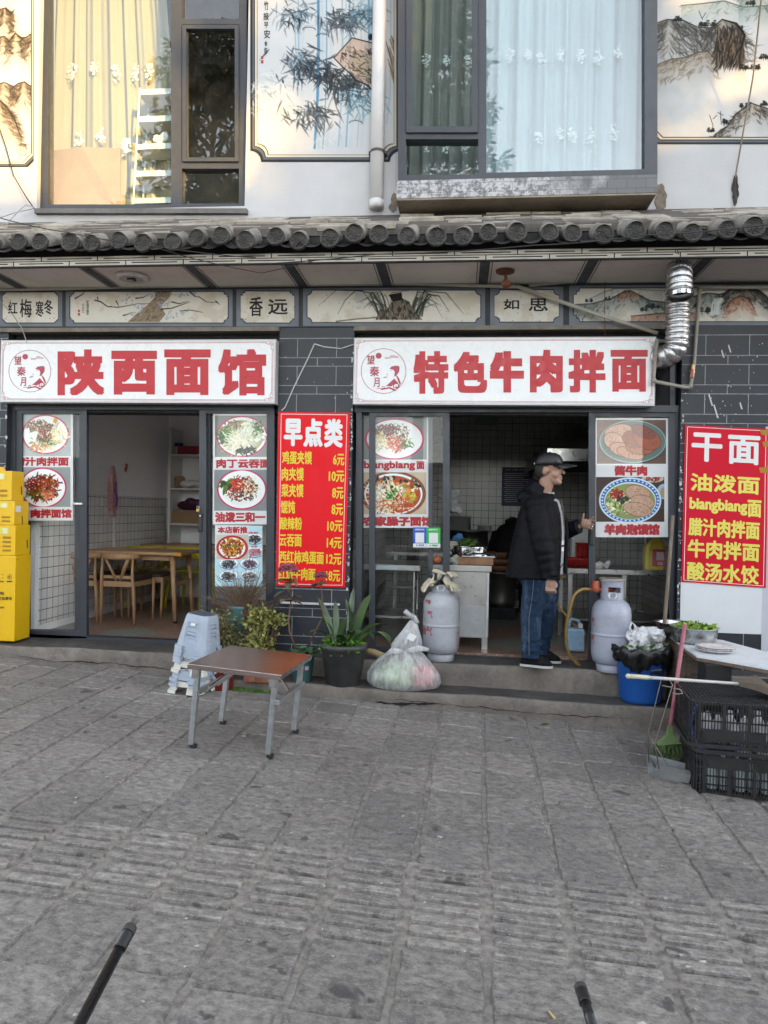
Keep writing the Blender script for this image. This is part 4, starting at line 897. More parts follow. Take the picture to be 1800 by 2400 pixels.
pot(1070, 3.05, .17, .42, .72, mat('grey_bucket', (.32, .32, .3), .5), 'grey_bucket', 'grey plastic bucket left of the aluminium pot', 'bucket')
pot(1135, 2.85, .085, .34, .701, mat('clear_grey', (.42, .42, .38), .3), 'storage_jar', 'tall pale storage jar on the back bench', 'jar')
pot(1173, 2.3, .18, .40, .12, M_ALU, 'soup_barrel', 'tall steel soup barrel under the brown baskets', 'barrel'); tag(MB().box((PY(1173, 1290, 2.3)[0], 2.3, .055), (.34, .34, .13), None, .01).build('barrel_stand', M_BLACK), 'low dark stand under the steel soup barrel', 'stand')
t0 = None
for i in range(3):
    x = PY(1168, 1290, 2.3)[0]; o = tag(MB().lathe((x, 2.3, .525+i*.075), [(0, 0), (.135, 0), (.16, .07), (.15, .07), (.125, .01), (0, .01)], 20).build('basket', mat('brown_basket', (.12, .055, .02), .6, var=.5, vscale=30), smooth=True), ('brown basket at the bottom of the stack on the soup barrel', 'brown basket in the middle of the stack on the soup barrel', 'brown basket on top of the stack on the soup barrel')[i], 'basket', 'stacked brown baskets')
# right counter with crockery, jug and rag
rz0 = .70
rc = thing('steel_bench', (1.5, .8, -.012), 'stainless steel bench inside the kitchen by the right door', 'counter')
r0 = PY(1330, 1332, .62)[0]; MB().box2((r0, .62, rz0-.05), (2.25, 1.3, rz0), .005).build('worktop', M_STEEL, rc)
for x in (r0+.03, 1.5, 2.2):
    for y in (.66, 1.26): MB().box2((x-.02, y-.02, -.011), (x+.02, y+.02, rz0-.051)).build('leg', M_STEEL, rc)
MB().box2((r0+.02, .68, .22), (2.2, 1.25, .235)).build('lower_shelf', M_STEEL, rc)
M_RED = mat('red_melamine', (.42, .03, .025), .3)
p = PY(1367, 1290, .8)
for i in range(6): tag(MB().lathe((p[0], .82, rz0+.09+i*.022), [(0, 0), (.05, 0), (.075, .022), (.078, .026), (.07, .024), (.045, .006), (0, .006)], 20).build('red_plate', M_RED, smooth=True), 'red plate in the stack on the red tray beside the door stile', 'plate', 'stack of red plates')
tag(MB().lathe((p[0]-.02, .86, rz0+.002), [(0, 0), (.14, 0), (.18, .075), (.185, .08), (.17, .08), (.13, .02), (0, .02)], 24).build('red_basin', M_RED, smooth=True), 'wide red basin under the stack of red plates', 'basin')
tag(MB().box((PY(1366, 1260, 1.15)[0], 1.18, rz0+.19), (.22, .16, .37), None, .02).build('rice_box', M_WHITEP), 'pale plastic box behind the red plates', 'box')
lump('rag', np.array([PY(1413, 1345, .66)[0], .70, rz0+.0]), (.085, .05, .05), 9, mat('white_rag', (.55, .55, .53), .9), 'crumpled white rag on the steel bench behind the door glass', 'rag', 14, vox=.007)
# big oil jug
p = PY(1533, 1350, .72); jx = p[0]; t = thing('oil_jug', (jx, .74, rz0), 'big yellow oil jug with red label on the steel bench', 'jug')
MB().loft([[(jx+a*w+dx, .74+b*d, rz0+z) for a, b in ((-1, -.7), (-.7, -1), (.7, -1), (1, -.7), (1, .7), (.7, 1), (-.7, 1), (-1, .7))] for w, d, z, dx in ((.08, .06, .001, 0), (.087, .065, .015, 0), (.087, .065, .20, 0), (.075, .06, .235, .005), (.035, .035, .285, .015), (.028, .028, .30, .018))]).build('body', mat('yellow_oil', (.55, .43, .05), .2, var=.1), t)
MB().lathe((jx+.018, .74, rz0+.30), [(.03, 0), (.03, .03), (0, .032)], 14).build('cap', mat('yellow_cap', (.6, .42, .03), .35), t)
MB().tube([(jx-.06, .74, rz0+.22), (jx-.085, .74, rz0+.27), (jx-.06, .74, rz0+.305), (jx-.01, .74, rz0+.30)], .011, 8).build('handle', mat('clear_handle', (.5, .48, .4), .3), t, smooth=True)
lb = MB().box2((jx-.03, .6735, rz0+.035), (jx+.085, .6745, rz0+.19)).build('label', mat('red_label', (.45, .03, .05), .4), t); MB().box2((jx+.005, .6725, rz0+.09), (jx+.07, .6735, rz0+.165)).box2((jx+.015, .6725, rz0+.045), (jx+.06, .6735, rz0+.075)).build('label_print', mat('grey_print', (.5, .42, .42), .5, var=.6, vscale=120), lb)
# jerry can, hose, bag on the wall, socket
p = PZ(1352, 1535, -.01); jx, jy = p[0]+.0, .36
t = thing('jerry_can', (jx, jy, -.011), 'bluish translucent jerry can on the kitchen floor beside the door stile', 'jerry can'); M_JC = mat('blue_jerry', (.22, .34, .46), .3, var=.08)
MB().box((jx, jy, .10), (.155, .13, .20), None, .018).build('body', M_JC, t); MB().tube([(jx-.045, jy, .195), (jx-.05, jy, .255), (jx-.02, jy, .275), (jx+.03, jy, .262), (jx+.055, jy, .2)], [.016, .015, .014, .014, .018], 8).build('handle', M_JC, t, smooth=True); MB().lathe((jx+.045, jy-.02, .205), [(.02, 0), (.02, .035), (0, .036)], 14).build('cap', M_WHITEP, t)
lump('hanging_bag', np.array([PY(1060, 1190, 1.4)[0], 1.4, PY(1060, 1200, 1.4)[2]]), (.08, .06, .26), 10, mat('clear_bag', (.42, .43, .42), .25), 'pale plastic bag hanging beside the kitchen door stile', 'bag', 22)
tag(MB().box((PY(1200, 1218, YB2)[0], YB2-.008, PY(1200, 1218, YB2)[2]), (.075, .014, .075), None, .004).build('wall_socket', mat('black_socket', (.01, .01, .01), .4)), 'black wall socket on the kitchen tiles', 'socket')
mb = MB(); p = PY(1200, 1222, YB2)
tag(MB().tube([p+[0, -.02, 0], p+[-.08, -.05, -.05], p+[-.16, -.06, -.2], p+[-.14, -.06, -.33], p+[-.05, -.06, -.45]], .006, 6).build('power_cord', mat('black_rubber', (.012, .012, .012), .5), smooth=True), 'black power cord hanging from the wall socket', 'cord')
p, q = PY(1118, 966, YB2-.004), PY(1168, 998, YB2-.004)
tag(MB().add([p, (q[0], p[1], p[2]), q, (p[0], q[1], q[2])], [(0, 3, 2, 1)]).build('plastic_film', mat('shiny_film', (.35, .37, .38), .15, bump=.6, bscale=14)), 'clear plastic film taped high on the kitchen tiles', 'film')
# dark second cook: only trousers and shoes show behind the man, under the bench
# upstairs: sheer curtains, cardboard, shelf unit
def curtain(name, u0, u1, Y, z0, z1, fold, label, tint, slant=0.0, transp=.25):
    if 'sheer'+name not in _mc:
        k = NT('sheer_'+name); k.t.nodes.remove(k.b); df = k.n('ShaderNodeBsdfDiffuse'); df.inputs['Color'].default_value = (*tint, 1); tl = k.n('ShaderNodeBsdfTranslucent'); tl.inputs['Color'].default_value = (*tint, 1); tp = k.n('ShaderNodeBsdfTransparent')
        a = k.n('ShaderNodeMixShader'); a.inputs[0].default_value = .25; k.l(df.outputs[0], a.inputs[1]); k.l(tl.outputs[0], a.inputs[2]); b = k.n('ShaderNodeMixShader'); b.inputs[0].default_value = transp; k.l(a.outputs[0], b.inputs[1]); k.l(tp.outputs[0], b.inputs[2]); k.l(b.outputs[0], k.out.inputs['Surface']); _mc['sheer'+name] = k.m
    m = _mc['sheer'+name]; x0, x1 = PY(u0, 200, Y)[0], PY(u1, 200, Y)[0]; n = int((x1-x0)/.012); rr = random.Random(hash(label) % 97); ph = np.cumsum([rr.uniform(.25, .75) for _ in range(n+1)])*fold; rows = []
    for z in np.linspace(z1, z0, 12):
        f = (z1-z)/(z1-z0); rows.append([(x0+(x1-x0)*i/n+slant*f*(z1-z0)*(i/n-.2), Y+.035*math.sin(ph[i])*(0.6+.4*f)+.012*math.sin(ph[i]*2.3+1), z) for i in range(n+1)])
    o = MB().loft(rows, cap=False, closed=False).build('curtain', m, smooth=True); return tag(o, label, 'curtain', 'sheer curtains')
k = NT('embroidery'); k.t.nodes.remove(k.b); df = k.n('ShaderNodeBsdfDiffuse'); df.inputs['Color'].default_value = (.70, .71, .68, 1); k.l(df.outputs[0], k.out.inputs['Surface']); M_EMB = k.m
def flowers(cur, spots, Y, s):
    rr = random.Random(17); mb = MB()
    for (u, v) in spots:
        c = PY(u, v, Y)
        for i in range(22):
            a = rr.uniform(0, 6.28); d = rr.random()**.6*s*1.15; q = c+np.array([math.cos(a)*d*.55, rr.uniform(-.004, .004), math.sin(a)*d]); n = 6; r_ = s*rr.uniform(.10, .26); b0 = rr.uniform(0, 6)
            mb.add([q+np.array([math.cos(b0+6.283*j/n)*r_*(1 if j % 2 else .7), 0, math.sin(b0+6.283*j/n)*r_*.7]) for j in range(n)], [tuple(range(n))])
    mb.build('embroidered_flowers', M_EMB, cur)
c1_ = curtain('gold', 118, 376, .42, zw1-.1, 6.3, 1.0, 'pale sheer curtain with slanting folds in the left upstairs window', (.60, .53, .40), slant=.13)
flowers(c1_, [(168, 165), (220, 160), (272, 170), (318, 172), (350, 168), (185, 328), (237, 318), (300, 335), (290, 345)], .36, .075)
c2_ = curtain('grey', 948, 1130, .30, zw2-.05, 6.3, 1.3, 'grey sheer curtain behind the narrow left panes of the right upstairs window', (.42, .42, .38))
flowers(c2_, [(998, 140), (1047, 142), (1098, 145), (1000, 342), (1045, 343), (1090, 342)], .24, .06)
c3_ = curtain('white', 1136, 1515, .22, zw2-.05, 6.3, .8, 'white sheer curtain behind the big pane of the right upstairs window', (.66, .72, .74), transp=.12)
flowers(c3_, [(1193, 128), (1238, 128), (1268, 140), (1315, 128), (1362, 132), (1402, 134), (1450, 122), (1264, 320), (1310, 315), (1342, 316), (1382, 318), (1438, 310)], .165, .06)
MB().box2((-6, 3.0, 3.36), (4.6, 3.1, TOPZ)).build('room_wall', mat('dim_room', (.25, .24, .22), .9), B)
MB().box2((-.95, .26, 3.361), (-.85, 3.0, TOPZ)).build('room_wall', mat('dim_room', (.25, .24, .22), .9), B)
a, b = PY(113, 360, .32), PY(284, 350, .32); c = PY(113, 478, .32)
tag(MB().add([(a[0], .30, c[2]-.1), (b[0], .32, c[2]-.1), (b[0], .30, b[2]), ((a[0]+b[0])/2, .27, b[2]+.01), (a[0], .30, a[2]+.01), (a[0], .312, c[2]-.1), (b[0], .332, c[2]-.1), (b[0], .312, b[2]), ((a[0]+b[0])/2, .282, b[2]+.01), (a[0], .312, a[2]+.01)], [(0, 1, 2, 3, 4), (9, 8, 7, 6, 5), (0, 4, 9, 5), (4, 3, 8, 9), (3, 2, 7, 8), (2, 1, 6, 7)]).build('cardboard_sheet', mat('tan_card', (.36, .23, .12), .85, var=.1)), 'brown cardboard sheet standing inside the left upstairs window', 'cardboard')
x0, x1 = PY(333, 300, .28)[0], PY(412, 300, .28)[0]
t = thing('storage_rack', ((x0+x1)/2, .3, zw1-.1), 'white tiered storage rack inside the left upstairs window', 'rack')
for i, v in enumerate((221, 284, 348, 411, 474)):
    z = PY(360, v, .25)[2]; xo = x0-.02*i*.6
    MB().box2((xo, .20, z-.03), (x1, .215, z+.02)).box2((xo, .395, z-.03), (x1, .41, z+.02)).box2((xo, .216, z-.03), (xo+.012, .394, z+.02)).box2((xo+.013, .216, z-.03), (x1, .394, z-.02)).build('tray', M_WHITEP, t)
for y in (.207, .4): MB().tube([(x0-.045, y, zw1-.1), (x0+.006, y, PY(335, 213, .25)[2])], .009, 8).build('upright', M_WHITEP, t)
lump('plastic_bundle', np.array([PY(380, 335, .3)[0], .3, PY(380, 346, .25)[2]+.02]), (.10, .07, .10), 8, M_WHITEP, 'white plastic bundle on the storage rack', 'bag', 41)
OUTDOOR_DIM[0] = 0.82
# ---------------------------------------------------------------- signboards
M_SIGN = mat('sign_acrylic', (.80, .82, .83), .28, var=.03, vscale=1.5, dirt=.10, dirtc=(.55, .55, .55)); M_SIGNE = mat('sign_edge', (.55, .56, .56), .4, var=.1)
M_SRED = mat('sign_red', (.50, .006, .016), .45, var=.05); M_SREDT = mat('sign_thin_red', (.40, .03, .06), .4)
SY = -.10
def signboard(corners, label, chars, logo, border_in):
    """corners in survey units TL TR BR BL"""
    P = [PY(u, v, SY) for u, v in corners]; c = (P[0]+P[2])/2
    t = thing('shop_sign', (c[0], SY, min(P[2][2], P[3][2])), label, 'sign', 'shop signs above the doors')
    x0, x1 = P[0][0], P[1][0]; z1 = (P[0][2]+P[1][2])/2; z0 = (P[2][2]+P[3][2])/2
    MB().box2((x0, SY, z0), (x1, SY+.11, z1)).build('case', M_SIGNE, t)
    MB().box2((x0+.012, SY-.003, z0+.012), (x1-.012, SY-.0002, z1-.012)).build('face', M_SIGN, t)
    fn = plane_fn(SY-.0032); mb = MB()
    for ch, rect_, b in chars: put_text(mb, ch, rect_, fn, b)
    mb.build('lettering', M_SRED, t)
    ln = MB(); b = border_in
    for k, d in enumerate((.022, .030)):
        e = .0014
        for zz in (z0+d, z1-d): ln.box2((x0+.085, SY-.0042, zz-e), (x1-.085, SY-.0031, zz+e))
        for xx in (x0+d, x1-d): ln.box2((xx-e, SY-.0042, z0+.085), (xx+e, SY-.0031, z1-.085))
    for sx in (0, 1):
        for sz in (0, 1):
            ox = x0+.02 if sx == 0 else x1-.02; oz = z0+.02 if sz == 0 else z1-.02; dx = 1 if sx == 0 else -1; dz = 1 if sz == 0 else -1
            for (a, b_, q) in ((0, 0, .03), (.034, 0, .022), (0, .034, .022), (.008, .008, .014), (.056, .003, .014), (.003, .056, .014)):
                for (p, r_) in (((a, b_), (a+q, b_)), ((a+q, b_), (a+q, b_+q)), ((a+q, b_+q), (a, b_+q)), ((a, b_+q), (a, b_+q*.4))):
                    xa_, xb_ = sorted((ox+dx*p[0], ox+dx*r_[0])); za_, zb_ = sorted((oz+dz*p[1], oz+dz*r_[1])); ln.box2((xa_-.0011, SY-.0045, za_-.0011), (xb_+.0011, SY-.0031, zb_+.0011))
    ln.build('border', M_SREDT, t)
    cx, cy, s = logo; lg = MB()
    def L(x, y, h=.0012): return fn(cx+(x-363)*.1929*s, cy+(y-465)*.1929*s, h)
    n = 64; ro, ri = 257, 251
    for i in range(n):
        a0, a1 = 6.28319*i/n, 6.28319*(i+1)/n; lg.add([L(363+ro*math.cos(a0), 465+ro*math.sin(a0)), L(363+ro*math.cos(a1), 465+ro*math.sin(a1)), L(363+ri*math.cos(a1), 465+ri*math.sin(a1)), L(363+ri*math.cos(a0), 465+ri*math.sin(a0))], [(0, 1, 2, 3)])
    lg.add([L(307+34*math.cos(6.28319*i/24), 291+34*math.sin(6.28319*i/24)) for i in range(24)], [tuple(range(24))])
    def band(pts, w, h=.0012):
        pts = np.array(pts, float); w = np.interp(np.linspace(0, 1, len(pts)), np.linspace(0, 1, len(w)), w) if hasattr(w, '__len__') else [w]*len(pts); A = []; Bp = []
        for i in range(len(pts)):
            d = pts[min(i+1, len(pts)-1)]-pts[max(i-1, 0)]; d = d/np.linalg.norm(d); nn = np.array([-d[1], d[0]])*w[i]; A.append(L(*(pts[i]+nn), h)); Bp.append(L(*(pts[i]-nn), h))
        lg.loft([[a, b2] for a, b2 in zip(A, Bp)], cap=False, closed=False)
    band([(378, 310), (378, 324), (440, 324)], 2.2); band([(378, 312), (530, 312), (530, 300), (440, 300), (440, 290), (495, 290)], 2.2)
    for poly in ([(428, 440), (455, 412), (500, 404), (535, 406), (545, 425), (541, 470), (520, 500), (497, 520), (484, 512), (492, 480), (478, 455), (455, 444)], [(384, 640), (440, 590), (485, 548), (505, 575), (528, 598), (495, 604), (470, 622), (450, 640), (410, 634)]): lg.add([L(x, y) for x, y in poly], [tuple(range(len(poly)))])
    band([(480, 525), (500, 515), (515, 525), (532, 560), (553, 612)], [3, 4, 6, 11, 8]); band([(440, 460), (452, 458), (462, 462)], 2); band([(392, 505), (402, 493), (412, 505), (408, 520)], 2); band([(358, 538), (385, 530), (408, 532), (390, 538), (362, 540)], 2.5)
    band([(275, 668), (310, 662), (345, 665), (375, 655), (372, 640), (355, 636), (343, 648), (352, 660)], [1.5, 3, 4, 4, 3.5, 3.5, 3, 2]); band([(330, 680), (380, 665), (430, 655), (470, 672), (500, 685)], [3, 7, 9, 10, 9]); band([(500, 660), (530, 650), (540, 625), (520, 605), (490, 608), (474, 628), (480, 652), (500, 655), (510, 638), (498, 628)], [8, 9, 8, 6, 6, 6, 6, 5, 4, 3])
    lg.build('emblem', M_SREDT, t); mb = MB()
    for ch, (a, b1, c1, d1_) in (('望', (175, 285, 262, 388)), ('秦', (205, 410, 315, 525)), ('月', (247, 540, 318, 648))):
        put_text(mb, ch, (cx+(a-363)*.1929*s, cy+(b1-465)*.1929*s, cx+(c1-363)*.1929*s, cy+(d1_-465)*.1929*s), fn, .35*s)
    mb.build('lettering', M_SREDT, t); return t
sg1 = signboard(((2, 797), (647, 795.5), (644, 946), (0, 942)), 'long white sign with red lettering above the left dining room door', [('陕', (135, 819, 245, 927), 4.6), ('西', (261, 822, 368, 925), 6.0), ('面', (385, 819, 494, 926), 5.4), ('馆', (511, 818, 624, 927), 4.4)], (70, 869.7, 1.0), 6)
sg2 = signboard(((830, 793), (1538, 787.5), (1535, 951), (828, 947.5)), 'longer white sign with red lettering above the right kitchen door', [('特', (969, 823, 1051, 923), 4.0), ('色', (1063, 824, 1142, 921), 4.8), ('牛', (1148, 823, 1228, 920), 6.0), ('肉', (1242, 820, 1319, 920), 4.8), ('拌', (1332, 820, 1419, 920), 4.4), ('面', (1431, 820, 1518, 918), 4.4)], (899, 869.7, 1.07), 6)

# ---------------------------------------------------------------- red menu boards
M_POSTR = mat('menu_red', (.80, .002, .010), .5, var=.04, vscale=2, spec=.25); M_POSTR2 = mat('menu_crimson', (.62, .002, .022), .5, var=.04, vscale=2, spec=.25)
M_PYEL = mat('print_yellow', (.80, .62, .02), .45, var=.02); M_PYEL2 = mat('print_pale_yellow', (.80, .72, .12), .45, var=.02); M_PWH = mat('print_white', (.82, .82, .82), .45, var=.02)
def menu(name, P, label, m, conv, title, lines, my, line_in, tb, lb):
    fn0 = quad_fn(*P); c = (P[0]+P[2])/2
    rip = lambda u, v: .0022*math.sin(u*7+v*3)+.0018*math.sin(v*11+1)
    fn = lambda u, v, h=0.0: fn0(u, v, h+rip(u, v))
    t = thing(name, (c[0], P[0][1], min(p[2] for p in P)), label, 'menu board', 'red menu boards on the piers')
    n = 24; vs = [fn(i/n, j/n, 0) for j in range(n+1) for i in range(n+1)]; MB().add(vs, [(j*(n+1)+i, (j+1)*(n+1)+i, (j+1)*(n+1)+i+1, j*(n+1)+i+1) for j in range(n) for i in range(n)]).build('sheet', m, t, smooth=True)
    ln = MB(); a, b, w1_, w2_ = line_in
    def strip(p, q, wd):
        k = 24; A = []; C = []
        for i in range(k+1):
            u = p[0]+(q[0]-p[0])*i/k; v = p[1]+(q[1]-p[1])*i/k; du, dv = (0, wd) if abs(q[0]-p[0]) > abs(q[1]-p[1]) else (wd*2.2, 0); A.append(fn(u-du, v-dv, .0009)); C.append(fn(u+du, v+dv, .0009))
        ln.loft([[x, y] for x, y in zip(A, C)], cap=False, closed=False)
    for p, q in (((a, b), (1-a, b)), ((a, 1-b), (1-a, 1-b)), ((a, b), (a, 1-b)), ((1-a, b), (1-a, 1-b))): strip(p, q, w1_)
    ln.build('border', M_PWH, t); mt = MB()
    def cv(r): (u0, v0), (u1, v1) = conv(r[0], r[1]), conv(r[2], r[3]); return (u0, v0, u1, v1)
    asp = np.linalg.norm(P[3]-P[0])/np.linalg.norm(P[1]-P[0])
    def txt(mb, s, r, b):
        # stroke gain given in the board's width units; letters are laid in unit space stretched to the board
        r = cv(r); v, ext, f = glyphs(s); sx = (r[2]-r[0]-2*b)/ext[0]; sy = (r[3]-r[1]-2*b/asp)/ext[1]
        for k, (dx, dy) in enumerate([(0, 0)]+[(math.cos(q)*b, math.sin(q)*b/asp) for q in np.arange(8)*math.pi/4]): mb.add([fn(r[0]+b+p[0]*sx+dx, r[3]-b/asp-p[1]*sy+dy, .0012+.0001*k) for p in v], f)
    for s, r in title: txt(mt, s, r, tb)
    mt.build('lettering', M_PWH, t); my_ = MB()
    for s, r in lines: txt(my_, s, r, lb)
    my_.build('lettering', my, t); return t, fn
def conv1(x, y):
    v = (y-144)/(1757-144); a = 50-22*v; b = 713-48*v; return (x-a)/(b-a), v
o = lambda x, y: (640+x*.25316, 930+y*.25316)
P1 = [PY(*o(50, 140), -.010), PY(*o(713, 148), -.010), PY(*o(665, 1765), -.010), PY(*o(28, 1750), -.010)]
menu('menu_poster', P1, 'bright red breakfast menu with prices on the brick pier between the two doors', M_POSTR, conv1, [('早', (103, 205, 273, 460)), ('点', (285, 200, 460, 465)), ('类', (478, 200, 645, 468))],
     [('鸡蛋夹馍', (85, 505, 360, 628)), ('6元', (558, 525, 660, 632)), ('肉夹馍', (80, 658, 285, 780)), ('10元', (518, 680, 658, 785)), ('菜夹馍', (78, 810, 282, 932)), ('8元', (550, 832, 652, 940)), ('馄饨', (72, 965, 205, 1085)), ('8元', (545, 985, 648, 1092)), ('酸辣粉', (65, 1118, 270, 1235)), ('10元', (505, 1140, 642, 1245)), ('云吞面', (60, 1275, 265, 1390)), ('14元', (500, 1295, 635, 1400)), ('西红柿鸡蛋面', (57, 1428, 470, 1550)), ('12元', (495, 1445, 630, 1550)), ('红烧牛肉面', (50, 1585, 392, 1700)), ('18元', (492, 1600, 620, 1705))], M_PYEL, (.040, .012, .0016, .0016), .017, .0042)
def conv2(x, y):
    v = (y-268)/(1662-268); a = 925-32*v; b = 1662-18*v; return (x-a)/(b-a), v
o = lambda x, y: (1360+x*.26522, 930+y*.26522)
P2 = [PY(*o(925, 248), -.014), PY(*o(1662, 285), -.014), PY(*o(1642, 1690), -.014), PY(*o(893, 1635), -.014)]
mt, fn = menu('menu_poster', P2, 'crimson dry noodle menu, taped, above the white board on the right pier', M_POSTR2, conv2, [('干', (985, 330, 1255, 585)), ('面', (1308, 335, 1588, 590))],
     [('油泼面', (975, 690, 1585, 850)), ('biangbiang', (965, 905, 1478, 1040)), ('面', (1480, 898, 1600, 1050)), ('腊汁肉拌面', (955, 1085, 1585, 1245)), ('牛肉拌面', (950, 1275, 1585, 1440)), ('酸汤水饺', (945, 1475, 1580, 1640))], M_PYEL2, (.030, .012, .0016, .0016), .012, .0075)
mb = MB()
for r in ((1585, 285, 1665, 322), (1605, 385, 1668, 426), (1578, 612, 1668, 655)):
    (u0, v0), (u1, v1) = conv2(r[0], r[1]), conv2(r[2], r[3]); mb.add([fn(u0, v0, .003), fn(u0+.02, v1, .003), fn(u1, v1, .003), fn(u1, v0-.01, .003)], [(0, 1, 2, 3)])
mb.build('packing_tape', mat('brown_tape', (.45, .22, .03), .2), mt)
p, q = PY(1596, 1350, -.005), PY(1789, 1487, -.005)
tag(MB().box2((p[0], -.005, q[2]), (q[0], -.0005, p[2])).build('whiteboard', mat('white_panel', (.72, .75, .77), .5, var=.04, dirt=.12, dirtc=(.4, .42, .42)), None), 'plain white panel on the pier under the crimson noodle menu', 'panel')
p, q = PY(1795, 1000, -.006), PY(1850, 1560, -.006)
tag(MB().box2((p[0], -.006, q[2]), (q[0], -.001, p[2])).build('white_post', mat('lilac_sheet', (.55, .56, .62), .6, var=.05)), 'pale strip at the right edge beside the crimson menu', 'panel')

# ---------------------------------------------------------------- food posters in the door glass
M_PRINT = paint_mat('poster_print', .35, .4, .03)
def food(c, n, area, cols, L, w, seed, alpha=.95, curl=1.2, bias=None, mask=None):
    r = random.Random(seed); cx, cy, rx, ry = area
    for i in range(n):
        a = r.uniform(0, 6.28); d = r.random()**.5; x, y = cx+math.cos(a)*d*rx, cy+math.sin(a)*d*ry; th = r.uniform(0, 6.28) if bias is None else bias+r.gauss(0, .5); l = L*r.uniform(.4, 1.3); k = r.uniform(-curl, curl); col = np.array(rgb(r.choice(cols)))*r.uniform(.78, 1.12)
        pts = [(x, y)]
        for s in range(4): x += math.cos(th)*l/4; y += math.sin(th)*l/4; th += k/4; pts.append((x, y))
        c.stroke(pts, [w*.6, w*r.uniform(.8, 1.3), w*.5], np.clip(col, 0, 1), alpha, .7, mask)
def dots(c, n, area, cols, rad, seed, mask=None):
    r = random.Random(seed); cx, cy, rx, ry = area
    for i in range(n):
        a = r.uniform(0, 6.28); d = r.random()**.5; k = rad*r.uniform(.5, 1.4); c.ell((cx+math.cos(a)*d*rx, cy+math.sin(a)*d*ry), k, k*r.uniform(.5, 1), np.clip(np.array(rgb(r.choice(cols)))*r.uniform(.75, 1.15), 0, 1), .95, .7, r.uniform(0, 3), mask)
def bowl_pic(c, cx, cy, rx, ry, rim='c2185b', inner='eef0ec', rimw=.06):
    c.ell((cx+2, cy+4), rx*1.02, ry*1.02, rgb('9aa0a0'), .35, 6); c.ell((cx, cy), rx, ry, rgb(rim)); c.ell((cx, cy), rx*(1-rimw), ry*(1-rimw), rgb('f6f4f2')); c.ell((cx, cy+1), rx*(.9-rimw), ry*(.88-rimw), rgb(inner)); c.ell((cx-rx*.1, cy+ry*.1), rx*.7, ry*.68, rgb('d9d9d2'), .5, 8)
NOOD = ['efe3c0', 'e6d4a6', 'f4ecd2', 'd8c48e']; GRN = ['3f6a1e', '5d8a2c', '2f5417', '7ea23e']; RED = ['8a1f14', 'a83420', '6b170e', 'c04a2a', '5a2014']; MEAT = ['8b6a4e', 'a4815f', '6d4f39', 'b99a78', '553a29']
def poster(name, label, box, Y, photos, bands, group='food picture posters in the door glass', cat='poster'):
    fn = plane_fn(Y); u0, v0, u1, v1 = box; p, q = PY(u0, v0, Y), PY(u1, v1, Y)
    t = thing(name, ((p[0]+q[0])/2, Y, q[2]), label, cat, group)
    MB().add([PY(u0, v0, Y), PY(u1, v0, Y), PY(u1, v1, Y), PY(u0, v1, Y)], [(0, 3, 2, 1)]).build('sheet', M_PWH, t)
    for (b, bgc, painter) in photos:
        c = Canvas(*b, res=1.25, bg=rgb(bgc)); c.a *= (.93+.12*c.noise(30, 3))[..., None]; painter(c); c.a = np.clip((c.a-.5)*1.3+.45, 0, 1); c.sheet('photo', fn, M_PRINT, t, .0006)
    mb = MB()
    for s, r, bo in bands: put_text(mb, s, r, fn, bo, .001)
    mb.build('lettering', M_SRED, t); return t
def pic_a(c):
    bowl_pic(c, 107, 1018, 55, 46); food(c, 220, (125, 1022, 26, 24), NOOD, 16, .9, 1); food(c, 130, (92, 1000, 30, 14), MEAT, 7, 1.6, 2); food(c, 110, (104, 1022, 18, 15), RED, 5, 1.3, 3); food(c, 60, (98, 1036, 26, 12), GRN, 7, 1.0, 4); food(c, 40, (92, 1048, 22, 8), ['e2b98a', 'd8a070'], 10, 1.5, 5); c.poly([(128, 978), (136, 982), (132, 994), (124, 989)], rgb('d2a21e'))
def pic_b(c):
    bowl_pic(c, 101, 1143, 55, 47); food(c, 330, (100, 1142, 40, 30), RED+['9a4a26', 'b5602e', '7d3b1c'], 10, 1.5, 11); food(c, 60, (92, 1160, 32, 12), GRN, 8, 1.1, 12); food(c, 40, (112, 1158, 14, 10), ['e7a08a', 'd47a62'], 8, 1.5, 13); dots(c, 10, (112, 1128, 16, 8), ['c77a1e', 'a35a14'], 4, 14)
poster('food_poster', 'food poster in the left leaf of the dining room door, above the yellow boxes', (46, 968, 171, 1220), .103, [((46, 970, 166, 1069), 'aeb4b2', pic_a), ((46, 1095, 165, 1188), '9aa0a0', pic_b)], [('腊汁肉拌面', (33, 1071, 161, 1092), 1.1), ('肉拌面馆', (72, 1193, 168, 1214), 1.3)])
def pic_c(c):
    bowl_pic(c, 567, 1023, 60, 48, inner='b9b58a'); food(c, 160, (545, 1003, 28, 18), ['7d6440', '9a8256', '5c4a2c', 'b09a6a'], 5, 1.2, 21); food(c, 90, (536, 1022, 24, 14), GRN, 14, 2.0, 22); food(c, 90, (590, 1016, 26, 24), ['dfe3cf', 'eef0e4', 'c3cbb0'], 14, 3.0, 23); food(c, 200, (560, 1034, 20, 20), ['f2ecd2', 'e6deba', 'fbf7e6'], 26, .9, 24); food(c, 60, (578, 1056, 24, 8), ['1f2a18', '2c3a20'], 8, 1.6, 25); food(c, 40, (605, 1004, 12, 12), GRN, 9, 1.5, 26)
def pic_d(c):
    bowl_pic(c, 567, 1147, 58, 47, inner='e9ebe6'); food(c, 300, (566, 1146, 38, 30), RED+['4a2a14', '6e4a20', '3b3416'], 6, 1.3, 31); food(c, 110, (556, 1136, 22, 14), ['c63c20', 'd8603a', 'a82a14'], 7, 1.5, 32); food(c, 50, (586, 1138, 22, 20), NOOD, 10, .9, 33); food(c, 14, (530, 1140, 10, 14), GRN, 12, 3.0, 34)
